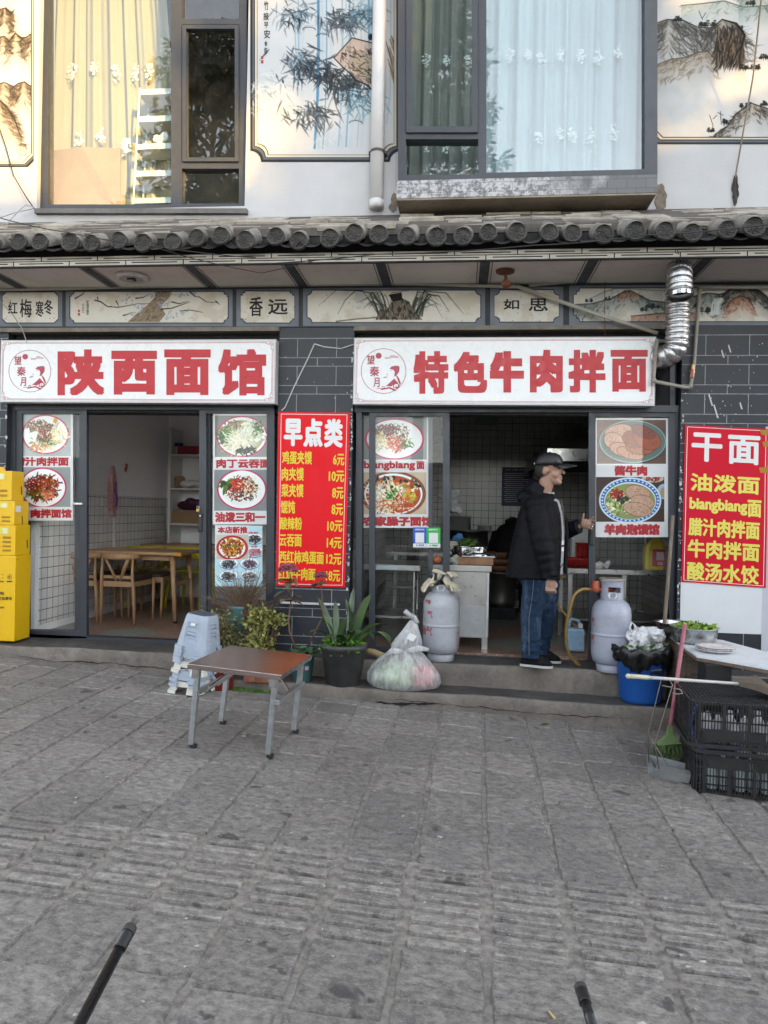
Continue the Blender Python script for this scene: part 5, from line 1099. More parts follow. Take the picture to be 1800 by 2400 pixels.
poster('food_poster', 'food poster with green soup bowl in the right leaf of the dining room door', (499, 969, 628, 1229), .103, [((504, 974, 626, 1071), '8c8a84', pic_c), ((502, 1101, 625, 1197), '8f9494', pic_d)], [('肉丁云吞面', (507, 1075, 634, 1097), 1.1), ('油泼三和一', (504, 1200, 622, 1224), 1.3)])
def pic_e(c):
    bowl_pic(c, 544, 1284, 37, 29, rim='b3161c', rimw=.16); food(c, 170, (544, 1283, 26, 19), ['c8741e', 'd99a2e', 'a8480f', 'e0b84a', '7c2c0a'], 7, 2.2, 41); food(c, 30, (544, 1284, 26, 18), GRN, 5, 1.2, 42); food(c, 25, (544, 1284, 24, 18), ['a01a10'], 5, 1.2, 43)
def pic_f(c):
    c.a[:] = np.array(rgb('bfe0e6'))*(.9+.15*c.noise(40, 2))[..., None]; r = random.Random(50)
    for (x, y, cols) in ((596, 1263, ['3a3c40', '5a5c60']), (596, 1294, ['b06a7a', 'c88a96']), (536, 1321, ['3a3a44', '54505c']), (585, 1321, ['5c4a58', '7a6470']), (536, 1350, ['20242a', '3c4046', '8a9096']), (585, 1350, ['30343a', 'd8dcdc', '60666a'])):
        c.ell((x, y), 23, 14, rgb('6a8fb4')); c.ell((x, y-1), 22, 12.5, rgb('f2f4f4')); c.ell((x, y+1), 18, 9.5, rgb('a8aeb0')); food(c, 60, (x, y+1, 15, 8), cols, 6, 1.3, r.randint(0, 99))
pt = poster('picture_menu', 'pale blue picture menu of small bowls, low in the right dining door leaf', (504, 1232, 615, 1374), .1035, [((506, 1234, 614, 1372), 'bfe0e6', pic_f)], [('凉粉', (582, 1246, 606, 1252), .2), ('冰粉', (588, 1278, 604, 1284), .2)], group='small posters taped on the dining door')
poster('special_poster', 'small white new dish poster with an orange chicken plate, taped over the blue menu', (505, 1231, 583, 1313), .1022, [((507, 1253, 582, 1311), 'c9c5b8', pic_e)], [('本店新推', (510, 1234, 580, 1250), .7)], group='small posters taped on the dining door')
def pic_g(c):
    bowl_pic(c, 925, 1029, 69, 48); food(c, 240, (918, 1012, 44, 20), ['6e4a20', '8a6a34', '54401c', '9a8a3a', '7a2c14'], 5, 1.2, 61); food(c, 200, (905, 1008, 26, 12), ['7a2216', '963024', '5a160e'], 4, 1.2, 62); food(c, 160, (925, 1040, 26, 16), ['d8564a', 'e88a72', 'c23c34', 'efc0a4'], 9, 1.4, 63); food(c, 90, (890, 1034, 18, 18), NOOD, 10, 1.6, 64); food(c, 50, (952, 1040, 14, 10), GRN, 7, 1.2, 65)
def pic_h(c):
    c.a[:] = np.array(rgb('c9b9a2'))*(.92+.12*c.noise(30, 5))[..., None]
    for k, col in ((1.0, '7a4020'), (.965, 'a86a3c'), (.93, '6b3418'), (.90, 'e6ecf0')): c.ell((922, 1158), 76*k, 54*k, rgb(col))
    c.ell((922, 1159), 64, 44, rgb('b4571c')); food(c, 70, (930, 1138, 56, 20), ['c8742a', 'e0a04a', 'a89a2a', '2c2620', '8a5a20', 'e2dcc0', '403a30'], 8, 4.0, 71); food(c, 230, (905, 1170, 36, 24), ['f4efdf', 'e9dfc2', 'ffffff', 'dccda2'], 34, 1.2, 72, curl=2.2); food(c, 80, (930, 1176, 40, 20), ['b4501c', 'd07a30'], 22, .9, 73, curl=2.2); dots(c, 34, (918, 1156, 16, 14), ['2f8a2a', '49a83a', '1f6a1e'], 2.6, 74); food(c, 34, (960, 1158, 18, 24), ['d98a3a', 'c8b84a', 'e6dcc0', 'b86a24'], 7, 4.0, 75)
poster('food_poster', 'food poster with two noodle bowls in the left leaf of the kitchen door', (845, 973, 1005, 1237), .146, [((849, 978, 1000, 1077), '8b8f8c', pic_g), ((848, 1107, 999, 1205), 'c9b9a2', pic_h)], [('biangbiang', (853, 1080, 973, 1103), 1.0), ('面', (976, 1081, 995, 1100), 1.0), ('农家臊子面馆', (851, 1210, 1015, 1233), 1.5)])
def woodbg(c, a, b, seed):
    nz = c.noise(60, seed, 5); c.a = np.array(rgb(a))*(1-nz[..., None])+np.array(rgb(b))*nz[..., None]
    r = random.Random(seed)
    for i in range(26): y = r.uniform(c.v0-40, c.v1+40); c.stroke([(c.u0, y), (c.u1, y-50)], r.uniform(.3, 1.2), rgb('3a2415'), .35)
def pic_i(c):
    woodbg(c, '4a3020', '8a5c38', 4); c.ell((1483, 1037), 80, 51, rgb('2a3436'), .8, 3); c.ell((1483, 1035), 78, 50, rgb('9fb3b2')); c.ell((1483, 1035), 76, 48, rgb('5f7674')); c.ell((1476, 1036), 62, 38, rgb('3f5250'), .8, 8); r = random.Random(5)
    for (x, y, rx, ry, rot, col) in ((1450, 1012, 34, 18, -.2, 'c7a08a'), (1440, 1034, 26, 20, .5, 'c29a84'), (1458, 1054, 30, 16, .3, 'bf937a'), (1478, 1062, 34, 14, .25, 'b98a70'), (1500, 1050, 34, 16, .1, 'a8663c'), (1484, 1030, 26, 20, .4, '9a5428'), (1516, 1028, 36, 24, .5, 'a35a2a'), (1508, 1012, 30, 14, .4, '8a4420')):
        c.ell((x, y), rx, ry, rgb('5a3018'), .9, 1.5, rot); c.ell((x, y), rx-1.2, ry-1.2, rgb(col), 1, 1.5, rot)
        m = np.hypot((c.U-x)/rx, (c.V-y)/ry) < .9
        for i in range(46): a = r.uniform(0, 6.28); d = r.random()**.5*.8; px, py = x+math.cos(a)*d*rx, y+math.sin(a)*d*ry; th = rot+r.gauss(1.2, .6); l = r.uniform(3, 9); c.stroke([(px, py), (px+math.cos(th)*l*.5+1, py+math.sin(th)*l*.5), (px+math.cos(th)*l, py+math.sin(th)*l)], .5, np.clip(np.array(rgb(col))*r.choice((.62, .7, 1.2)), 0, 1), .7, .7, m)
def pic_j(c):
    woodbg(c, '3f2c22', '6a4c38', 7); c.ell((1530, 1122), 26, 9, rgb('c8b8a8')); food(c, 60, (1530, 1122, 20, 6), RED, 4, 1.2, 80); c.ell((1556, 1152), 16, 18, rgb('a9bcd0')); c.ell((1558, 1154), 11, 13, rgb('b09a78'))
    c.ell((1477, 1176), 74, 54, rgb('2a2420'), .5, 4); c.ell((1477, 1173), 73, 54, rgb('cfdeeb')); c.ell((1477, 1173), 69, 50.5, rgb('3d6ea8'))
    for k in range(40): a = 6.283*k/40; c.ell((1477+math.cos(a)*65.5, 1173+math.sin(a)*47.5), 2.6, 2.0, rgb('d4e2ef'), .95, .8)
    c.ell((1477, 1174), 61, 44, rgb('d7e3ea')); c.ell((1477, 1175), 59, 42, rgb('93996a')); food(c, 130, (1455, 1178, 36, 30), ['e9e4c4', 'c9cc9a', '9fb06a', 'f2eed8', '7e8a4a'], 8, 2.4, 81); food(c, 60, (1470, 1168, 50, 34), GRN+['6fae3c', '8cc24e'], 7, 1.6, 82)
    for (x, y, rx, ry) in ((1495, 1155, 30, 18), (1506, 1176, 28, 16), (1494, 1194, 34, 16)):
        c.ell((x, y), rx, ry, rgb('8a6a56'), 1, 1.5, .2); c.ell((x, y), rx-1, ry-1.2, rgb('bfa08c'), 1, 1.5, .2); food(c, 50, (x, y, rx*.85, ry*.8), ['9a7a66', 'd8bca8', 'a88672'], 7, .6, int(x))
    food(c, 110, (1446, 1158, 16, 10), ['b01c14', 'c8342a', '8a120c'], 4, 1.5, 84); dots(c, 40, (1460, 1170, 13, 9), ['3a3028', '54463a'], 3, 85)
poster('food_poster', 'food poster with sliced beef and a blue rimmed soup bowl beside the man', (1394, 980, 1566, 1259), .103, [((1399, 984, 1561, 1087), '4a3020', pic_i), ((1397, 1118, 1557, 1223), '3f2c22', pic_j)], [('酱牛肉', (1440, 1091, 1517, 1115), 1.5), ('羊肉泡馍馆', (1416, 1228, 1546, 1254), 2.0)])
# payment stickers (the codes themselves are left blank)
def sticker(u0, u1, v0, v1, c, label, l1, l2):
    Y = .0975; fn = plane_fn(Y); p, q = PY(u0, v0, Y), PY(u1, v1, Y); t = thing('payment_sticker', ((p[0]+q[0])/2, Y, q[2]), label, 'sticker', 'payment stickers on the kitchen door')
    def rr_(a, b, c_, d, h): return [fn(a, b, h), fn(c_, b, h), fn(c_, d, h), fn(a, d, h)]
    MB().add(rr_(u0, v0, u1, v1, 0), [(0, 3, 2, 1)]).build('sheet', M_PWH, t); MB().add(rr_(u0, v0, u1, v0+(v1-v0)*.80, .0005), [(0, 3, 2, 1)]).build('colour_field', mat('sticker_'+l2, c, .35, var=.02), t)
    MB().add(rr_(u0+5.5, v0+12.5, u1-5.5, v0+36, .001), [(0, 3, 2, 1)]).build('blank_code_panel', M_PWH, t)
    mb = MB(); put_text(mb, l1, (u0+5, v0+3, u1-5, v0+7), fn, .1, .0011); mb.build('lettering', M_PWH, t); mb = MB(); put_text(mb, l2, (u0+13, v1-7.5, u1-6, v1-3), fn, .15, .0011); mb.ball(fn(u0+9, v1-5.2, .001), (.006, .0006, .006), 10, 5); mb.build('lettering', mat('stick_ink_'+l2, tuple(x*.7 for x in c), .4), t)
sticker(968, 999.6, 1236, 1283, (.01, .10, .55), 'blue payment sticker on the kitchen door glass', '推荐使用支付宝', '支付宝')
sticker(1000, 1032, 1236.5, 1283.5, (.01, .50, .06), 'green payment sticker on the kitchen door glass', '推荐使用微信支付', '微信支付')
# ---------------------------------------------------------------- brush paintings on the white upper wall and along the frieze
M_MURAL = paint_mat('mural_paint', .8, .2, .06)
def notch(u0, v0, u1, v1, r, kind):
    """outline with cut corners: 'cham' straight, 'conc' concave arc, 'step' little square step plus arc"""
    pts = []
    for (cx, cy, sx, sy) in ((u0, v0, 1, 1), (u1, v0, -1, 1), (u1, v1, -1, -1), (u0, v1, 1, -1)):
        if kind == 'cham': q = [(0, r), (r, 0)]
        elif kind == 'conc': q = [(r*math.sin(a), r*math.cos(a)) for a in np.linspace(0, math.pi/2, 7)]
        elif kind == 'step': q = [(0, r*1.5), (r*.35, r*1.5), (r*.35, r*1.05)]+[(r*.35+r*.9*math.sin(a), r*.15+r*.9*math.cos(a)) for a in np.linspace(0, math.pi/2, 6)]+[(r*1.25, 0)]
        else: q = [(0, r), (r*.5, r*.95), (r*.55, r*.5), (r*.95, r*.45), (r, 0)]
        if sx*sy < 0: q = q[::-1]
        pts += [(cx+sx*a, cy+sy*b) for a, b in q]
    return pts
def leafs(c, x, y, n, L, col, alpha, seed, spread=1.2, ang=1.3):
    r = random.Random(seed)
    for i in range(n):
        a = ang+r.gauss(0, spread); l = L*r.uniform(.5, 1.2); bx, by = x+r.gauss(0, .75)*L, y+r.gauss(0, .42)*L; k = r.uniform(-.15, .15)
        c.stroke([(bx, by), (bx+math.cos(a)*l*.35, by+math.sin(a)*l*.35), (bx+math.cos(a+k)*l, by+math.sin(a+k)*l)], [.7, L*.072, .25], np.clip(np.array(rgb(col))*r.uniform(.9, 2.2), 0, 1), alpha*r.uniform(.45, .95), .9)
def mountain(c, ridge, depth, dark, mid, n, seed, bgm=.5, mask=None):
    r = random.Random(seed); ridge = np.array(ridge, float); poly = list(map(tuple, ridge))+[(ridge[-1][0], ridge[-1][1]+depth), (ridge[0][0], ridge[0][1]+depth)]
    ins = c.inside(poly); yr = np.interp(c.U, ridge[:, 0], ridge[:, 1]); fade = np.clip(1-(c.V-yr)/depth, 0, 1)**1.3; m = ins*fade*bgm*(.5+c.noise(22, seed, 4))
    if mask is not None: m = m*mask
    c.blend(np.clip(m, 0, 1), rgb(mid))
    for i in range(n):
        t = r.random(); x = ridge[0][0]+(ridge[-1][0]-ridge[0][0])*t; y = np.interp(x, ridge[:, 0], ridge[:, 1])+r.random()**1.8*depth*.5; sl = (np.interp(x+6, ridge[:, 0], ridge[:, 1])-np.interp(x-6, ridge[:, 0], ridge[:, 1]))/12; a = math.atan(sl)*.75+(.9 if sl > 0 else math.pi-.9)*.0; a = math.atan2(.85+r.random()*.5, (1 if sl > 0 else -1)*(.5+abs(sl)+r.random()*.7)); l = depth*r.uniform(.08, .3); k = r.uniform(-.6, .6)
        c.stroke([(x, y), (x+math.cos(a)*l*.5, y+math.sin(a)*l*.5), (x+math.cos(a+k)*l, y+math.sin(a+k)*l)], [.6, r.uniform(.5, 2.6), .3], np.clip(np.array(rgb(dark))*r.uniform(.8, 2.6), 0, 1), r.uniform(.12, .6), 1.6, mask)
    c.stroke(ridge, [1.0, 1.6, 1.2, 1.8, .8], rgb(dark), .85, 1.2, mask)
def pines(c, x, y, n, seed, s=1.0, col='1c1e20', mask=None):
    r = random.Random(seed)
    for i in range(n):
        px = x+r.uniform(-1, 1)*n*2.6*s; h = r.uniform(7, 15)*s; c.stroke([(px, y+r.uniform(-2, 3)*s), (px+r.uniform(-1, 1), y-h)], .8*s, rgb(col), .9, .8, mask)
        for k in range(4): yy = y-h*(.3+k*.22); l = (5.5-k*1.0)*s*r.uniform(.6, 1.2); c.stroke([(px-l, yy+.5), (px+l, yy)], 1.1*s, rgb(col), .85, .8, mask)
def wall_mural(box, inner, kind, r, label, painter, res, layers=((0, '33373c'), (4.5, '6c7480'), (8, '2a2c30'), (9.5, 'e9e3cf'), (13, '26282c'), (14.4, 'e3e7ea')), grow=18):
    c = Canvas(*box, res=res, bg=rgb('e0e5ea')); u0, v0, u1, v1 = inner
    base = None
    for d, col in layers:
        g = grow-d*grow/14.4; m = c.inside(notch(u0-g, v0-g, u1+g, v1+g, r, kind))
        if base is None: base = m
        c.blend(m*1.0, rgb(col))
    field = c.inside(notch(u0, v0, u1, v1, r, kind)); c.a *= (.96+.08*c.noise(60, 9))[..., None]
    c.field = field.astype(float); painter(c); c.a *= .84; c.alpha = base
    o = c.sheet('wall_mural', plane_fn(-.003), M_MURAL); return tag(o, label, 'mural', 'painted panels on the upper wall')
def p_bamboo(c):
    S = lambda x, y: (550+x*.36166, y*.36166); m = c.field
    for (x, w, y1, a) in ((545, 8, 960, .8), (598, 4, 960, .55), (700, 5, 950, .35), (748, 6, 950, .45), (820, 3, 950, .3), (870, 6, 300, .6), (415, 4, 120, .4), (1010, 5, 800, .2)):
        c.stroke([S(x, -550), S(x+2, 0), S(x+4, 300), S(x-2, 620), S(x-22, y1)], [w*.3, w*.4, w*.45, w*.3], rgb('5f9cc4'), min(1, a*1.25), 2.0, m)
        c.stroke([S(x+26, -550), S(x+28, 0), S(x+30, 300), S(x+24, 620), S(x+6, y1)], [3, 4, 4, 3], rgb('b9d3e2'), a*.7, 6.0, m)
    for (x, y) in ((488, 185), (575, 228), (720, 658), (575, 712), (865, 122), (715, 118), (790, 790)):
        c.stroke([S(x-42, y+8), S(x-36, y-4), S(x, y-10), S(x+36, y-2), S(x+40, y+10)], .9, rgb('22262a'), .9, .8, m)
        for k in range(5): c.ell(S(x-24+k*12, y-18), .7, .6, rgb('22262a'))
    sd = 1
    for (x, y, n, L, col, a) in ((350, -160, 40, 42, '2a3a44', .8), (700, -140, 44, 44, '22282e', .9), (390, 90, 40, 42, '3c4c56', .75), (385, 95, 8, 30, '1c2024', 1), (690, 125, 44, 42, '2c3238', .85), (830, 60, 36, 42, '4a6470', .7), (760, 110, 30, 44, '3a464e', .8), (450, 390, 46, 46, '2a3036', .9), (500, 440, 30, 46, '22282e', .95), (380, 380, 22, 36, '6a7a84', .6), (680, 510, 48, 46, '1e2226', .95), (740, 570, 30, 44, '2a3238', .9), (820, 650, 34, 44, '4f6a74', .7), (235, 560, 30, 46, '93a4ae', .6), (195, 680, 20, 40, '93a4ae', .55), (480, 730, 40, 42, '2c3238', .9), (430, 690, 18, 36, '8a9aa4', .5), (560, 760, 12, 46, '3a4248', .8), (600, 870, 6, 40, 'b0bcc4', .4)):
        sd += 1; X, Y_ = S(x, y); leafs(c, X, Y_, int(n*1.25), L*.80, col, a, sd, .75, 1.2); leafs(c, X-4, Y_-3, n//2, L*.72, col, a, sd+50, .45, .35); leafs(c, X+5, Y_+3, n//3, L*.7, col, a*.8, sd+90, .4, 2.3)
    for q in ([(545, 560), (600, 470), (660, 560)], [(610, 700), (650, 600), (690, 560)], [(440, 420), (380, 340), (340, 300)]): c.stroke([S(*p) for p in q], .7, rgb('3a4046'), .8, .8, m)
    rock = [S(*p) for p in ((648, 375), (765, 245), (900, 280), (905, 590), (850, 545), (790, 520), (745, 470), (700, 430))]; c.poly(rock, rgb('c9a58f'), .6, m); inner = [S(*p) for p in ((740, 400), (780, 330), (900, 330), (900, 560), (800, 480))]; c.poly(inner, rgb('b4a896'), .9, m)
    rr = random.Random(4)
    for i in range(120): x, y = rr.uniform(690, 890), rr.uniform(300, 560); a = rr.gauss(.75, .5); c.stroke([S(x, y), S(x+math.cos(a)*30, y+math.sin(a)*30)], rr.uniform(.4, 1.8), rgb('26241f'), rr.uniform(.3, .8), 1, m*c.inside(rock))
    c.stroke(rock+[rock[0]], [1.2, 1.8, 1.2], rgb('1e1a18'), .9, 1, m); c.ell(S(885, 240), 6, 8, rgb('1c1a1a'), .9, 2, 0, m)
    for i in range(14): x = rr.uniform(975, 1030); y = rr.uniform(220, 460); c.stroke([S(x, y), S(x+30, y+90), S(x+44, y+190)], [1, 1.8, .4], rgb(rr.choice(('b98a5e', 'c9a47c', '6a5a4c'))), .7, 1.2, m)
    for b in ((172, 362, 188, 384), (172, 390, 188, 412)):
        a, d = S(b[0], b[1]), S(b[2], b[3]); c.poly([(a[0], a[1]), (d[0], a[1]), (d[0], d[1]), (a[0], d[1])], rgb('b8402a'), .9)
mu = wall_mural((582, -190, 938, 383), (604, -190-40, 923, 362), 'conc', 26, 'bamboo and rock painting in a dark frame on the wall between the two upstairs windows', p_bamboo, .85)
fn = plane_fn(-.0034); mb = MB(); S = lambda r: (550+r[0]*.36166, r[1]*.36166, 550+r[2]*.36166, r[3]*.36166)
for ch, r_ in (('竹', (190, 5, 220, 66)), ('报', (185, 84, 221, 130)), ('平', (190, 144, 219, 181)), ('安', (190, 194, 230, 250)), ('冬', (192, 268, 214, 300)), ('年', (190, 308, 214, 350))): put_text(mb, ch, S(r_), fn, .3, .0006)
mb.build('calligraphy', mat('ink', (.02, .02, .022), .8), mu)
def p_cliff(c):
    S = lambda x, y: (1100+x*.42194, y*.42194); m = c.field
    c.blend(np.clip((c.noise(50, 5)-.45)*2.2, 0, .6)*m, rgb('f6eee2')); c.blend(np.clip((c.noise(60, 15)-.5)*2.2, 0, .5)*m, rgb('c3ccd4'))
    mountain(c, [S(*p) for p in ((1180, 30), (1300, 20), (1420, 5), (1530, 40), (1680, 30), (1900, -60), (2000, 0))], 70, '4a5a58', 'a9bcb6', 120, 3, .6, m)
    mountain(c, [S(*p) for p in ((1035, -330), (1200, -420), (1400, -300), (1600, -380), (1900, -250))], 120, '4a4c4c', 'b9bcb8', 200, 8, .5, m)
    mountain(c, [S(*p) for p in ((1500, -40), (1580, -90), (1700, -60), (1800, -150), (2000, -100))], 100, '2c3a36', '7a8e86', 160, 6, .8, m)
    mountain(c, [S(*p) for p in ((1038, 128), (1100, 108), (1190, 112), (1270, 150), (1350, 155), (1410, 108), (1480, 130), (1530, 180), (1540, 210))], 150, '2c2c2b', 'a3a097', 620, 12, .95, m)
    mountain(c, [S(*p) for p in ((1040, 360), (1120, 330), (1200, 320), (1280, 290), (1330, 285), (1370, 330))], 90, '5a5248', 'c9bda8', 320, 13, .7, m)
    rr = random.Random(9)
    for i in range(420): t = rr.random(); x = 1380+t*150; y = 140+rr.random()*190; a = 1.35+rr.gauss(0, .22); c.stroke([S(x, y), S(x+math.cos(a)*40-8, y+math.sin(a)*40), S(x+math.cos(a)*70-26, y+math.sin(a)*75)], [1.2, rr.uniform(.6, 2.4), .3], np.array(rgb(rr.choice(('1e1c1a', '2a2622', '4a4038', '8a7a66')))), rr.uniform(.4, .85), 1.2, m)
    c.stroke([S(*p) for p in ((1410, 108), (1490, 130), (1535, 195), (1520, 250), (1490, 300), (1470, 350))], [1.4, 2.4, 3, 2, 1], rgb('161514'), .9, 1.2, m)
    for (x, y, n, s) in ((1170, 120, 5, .9), (1330, 150, 7, 1.1), (1560, 390, 9, 1.0), (1640, 330, 6, .9), (1350, 735, 6, .8), (1440, 690, 6, .9), (1540, 600, 4, 1.0), (1640, 590, 4, .9), (1560, 30, 5, .9)): a = S(x, y); pines(c, a[0], a[1], n, int(x), s, '1d2422', m)
    mountain(c, [S(*p) for p in ((1370, 745), (1440, 700), (1490, 630), (1570, 572), (1650, 600), (1760, 640), (1900, 600))], 80, '24221f', 'b5ada0', 380, 21, .9, m)
    for q in ([(1340, 640), (1360, 700), (1350, 720)], [(1360, 660), (1380, 640)], [(1400, 620), (1405, 690)], [(1385, 625), (1415, 640)], [(1280, 60), (1300, 110)], [(1320, 70), (1300, 100)]): c.stroke([S(*p) for p in q], .8, rgb('24211e'), .9, .8, m)
wall_mural((1515, -190, 1930, 352), (1537, -230, 1960, 321), 'cham', 18, 'mountain cliff painting in a dark frame on the wall right of the upstairs windows', p_cliff, .85)
def p_peaks(c):
    m = c.field; c.blend(np.clip((c.noise(40, 25)-.45)*2, 0, .5)*m, rgb('e9dcc4')); k = .36166
    for j, rid in enumerate((((-60, 200), (-20, 120), (0, 60), (40, 50), (70, 90), (95, 60)), ((-60, 330), (-20, 290), (0, 240), (30, 235), (60, 270), (100, 215), (140, 245), (170, 240), (220, 210)), ((-60, 560), (0, 540), (30, 535), (90, 560), (120, 540), (160, 530), (200, 560)), ((-60, 760), (-10, 640), (40, 690), (90, 760), (140, 900)), ((-60, -200), (20, -260), (100, -200), (200, -250)))):
        mountain(c, [(x*k, y*k) for x, y in rid], 95, '35302b', 'a89878', 300, 40+j, .7, m)
wall_mural((-60, -190, 79, 396), (-80, -230, 73, 379), 'cham', 20, 'mountain peaks painting in a dark frame at the left edge of the upstairs wall', p_peaks, .85, grow=13)
# frieze pictures
fr_specs = [((-4, 677, 146, 765), 'cham', 9), ((154, 676, 545, 765), 'step', 8), ((554, 675, 700, 765), 'knob', 10), ((710, 673, 1137, 764), 'conc', 12), ((1149, 672, 1320, 763), 'conc', 13), ((1334, 668, 1905, 762), 'knob', 16)]
def p_plum(c):
    S = lambda x, y: (x*.42194, 560+y*.42194); m = c.field; rr = random.Random(3)
    tr = [S(*p) for p in ((712, 462), (760, 420), (820, 370), (860, 330), (872, 290), (960, 288), (950, 320), (900, 370), (925, 420), (890, 462))]; c.poly(tr, rgb('8a7a66'), .9, m)
    for i in range(150): x, y = rr.uniform(715, 950), rr.uniform(290, 460); c.stroke([S(x, y), S(x+12, y-10)], rr.uniform(.3, 1.2), rgb(rr.choice(('3c342c', 'b6a68e', '5a4e40'))), .6, .8, m*c.inside(tr))
    for q in ([(530, 340), (565, 350), (600, 375), (660, 380), (720, 370), (770, 360), (840, 360)], [(545, 325), (550, 345)], [(650, 345), (665, 375)], [(760, 330), (800, 325), (830, 310)], [(690, 425), (712, 420), (740, 408)], [(900, 390), (960, 385), (1030, 360), (1060, 350)], [(960, 350), (1000, 360), (1050, 345)], [(1060, 295), (1085, 318), (1110, 322), (1150, 350), (1215, 355)], [(1010, 400), (1060, 395), (1130, 408)], [(1200, 345), (1222, 365)], [(420, 330), (465, 305), (470, 290)]): c.stroke([S(*p) for p in q], [1.6, 1.1, .5], rgb('2a2622'), .9, .8, m)
    for i in range(90):
        x, y = rr.choice(((720, 330), (775, 375), (750, 410), (850, 310), (905, 345), (920, 360), (990, 305), (940, 430), (980, 430), (1060, 310), (1030, 410))); p = S(x+rr.gauss(0, 22), y+rr.gauss(0, 12)); c.ell(p, 2.6, 2.2, rgb('aebccb'), .8, 1, 0, m); c.ell((p[0]+.5, p[1]), .8, .7, rgb('3c4650'), .9, .6, 0, m)
    for b in ((435, 392, 446, 406), (435, 411, 446, 425)): a, d = S(b[0], b[1]), S(b[2], b[3]); c.poly([a, (d[0], a[1]), d, (a[0], d[1])], rgb('b0402a'), .9)
    for i in range(9): y = 345+i*9; c.stroke([S(480, y), S(495, y+rr.uniform(-4, 4)), S(488, y+6)], .6, rgb('24221f'), .9, .6); c.stroke([S(458, y+18), S(470, y+16)], .6, rgb('24221f'), .9 if i < 6 else 0, .6)
def p_orchid(c):
    S = lambda x, y: (600+x*.42194, 560+y*.42194); m = c.field; rr = random.Random(8)
    c.blend(np.clip((c.noise(30, 4)-.5)*3, 0, .4)*m*np.exp(-((c.U-845)/45)**2), rgb('8a98a2'))
    for (x, h) in ((720, 0),): pass
    for i in range(46):
        s = rr.choice((-1, 1)); bx = 800+s*rr.uniform(40, 130); hx = bx+s*rr.uniform(20, 90); top = rr.uniform(288, 360); ex = hx+s*rr.uniform(10, 60); c.stroke([S(bx, 430), S((bx+hx)/2, (430+top)/2-20), S(hx, top), S(ex, top+rr.uniform(5, 40))], [1.2, 1.4, 1.0, .3], rgb(rr.choice(('3c443c', '565e58', '767e78', '2c322c'))), rr.uniform(.6, .95), .8, m)
    for q, a in (([(690, 420), (640, 300), (560, 285), (500, 340), (458, 418)], .9), ([(680, 410), (600, 290), (450, 285), (350, 370)], .5), ([(890, 420), (960, 310), (1020, 315), (1078, 405)], .9), ([(900, 420), (940, 290), (1060, 300), (1155, 415)], .8), ([(880, 400), (1000, 360), (1040, 440)], .5), ([(750, 420), (760, 300), (900, 280)], .5)): c.stroke([S(*p) for p in q], [1.4, 1.1, 1.0, .4], rgb('2e332f'), a, .8, m)
    rk = [S(*p) for p in ((670, 450), (690, 395), (740, 380), (765, 345), (742, 310), (815, 296), (820, 330), (860, 350), (880, 395), (930, 448))]; c.poly(rk, rgb('6a6258'), .9, m)
    for i in range(170): x, y = rr.uniform(670, 930), rr.uniform(296, 450); a = rr.uniform(.8, 2.2); c.stroke([S(x, y), S(x+math.cos(a)*16, y+math.sin(a)*18)], rr.uniform(.5, 1.8), rgb(rr.choice(('1e1c1a', '2a2622', 'a89880', '3c342c'))), .75, .8, m*c.inside(rk))
    c.poly([S(*p) for p in ((742, 310), (815, 296), (820, 340), (765, 348))], rgb('1c1a19'), .85, m); c.stroke([S(450, 458), S(560, 445), S(680, 436)], 1.6, rgb('5c5448'), .8, 1.5, m)
def p_hills(c):
    S = lambda x, y: (1200+x*.36166, 560+y*.36166); m = c.field
    for j, (rid, dk, md, n, b) in enumerate(((((480, 400), (600, 345), (680, 320), (780, 325), (900, 330), (1000, 335), (1160, 330)), '8a9096', 'aab2b6', 60, .6), (((400, 425), (520, 420), (640, 390), (740, 340), (775, 335), (830, 360), (900, 400), (1000, 410), (1160, 400)), '3a3c3c', '7a8a86', 300, .8), (((700, 360), (740, 338), (775, 336), (820, 355)), '4a342a', 'b4826a', 80, .8), (((780, 500), (900, 490), (1000, 480), (1160, 480), (1200, 480)), '4a3c34', 'b88a74', 80, .7), (((1140, 400), (1200, 370), (1280, 350), (1360, 360), (1420, 345)), '2c3232', '6a7674', 140, .8), (((1330, 430), (1390, 350), (1450, 310), (1540, 305), (1620, 340), (1700, 420)), '1e1c1c', '5c5a58', 360, .95), (((1400, 440), (1440, 390), (1490, 370), (1540, 385), (1580, 450)), '4a342a', 'b4826a', 120, .8))):
        mountain(c, [S(*p) for p in rid], 60 if j != 2 else 30, dk, md, n, 60+j, b, m)
    for (x, y, n, s) in ((500, 410, 5, .6), (620, 395, 4, .6), (920, 450, 6, .9), (1260, 480, 6, 1.0), (1200, 440, 4, .8), (860, 470, 4, .7)): a = S(x, y); pines(c, a[0], a[1], n, int(x)+5, s, '2a3232', m)
    rr = random.Random(6)
    for i in range(30): x = 1300+rr.uniform(0, 60); c.stroke([S(x+30, 380+rr.uniform(0, 20)), S(x+8, 420), S(x, 490)], rr.uniform(.4, 1), rgb('d4dcdc'), .7, 1, m)
frlab = ['frieze panel with four brushed characters at the far left', 'frieze panel with a plum blossom tree, second from left', 'frieze panel with two brushed characters between the plum and orchid pictures', 'frieze panel with a rock and orchid leaves in the middle', 'frieze panel with two brushed characters right of the orchid picture', 'frieze panel with misty mountains behind the silver duct']
inkm = mat('ink', (.02, .02, .022), .8)
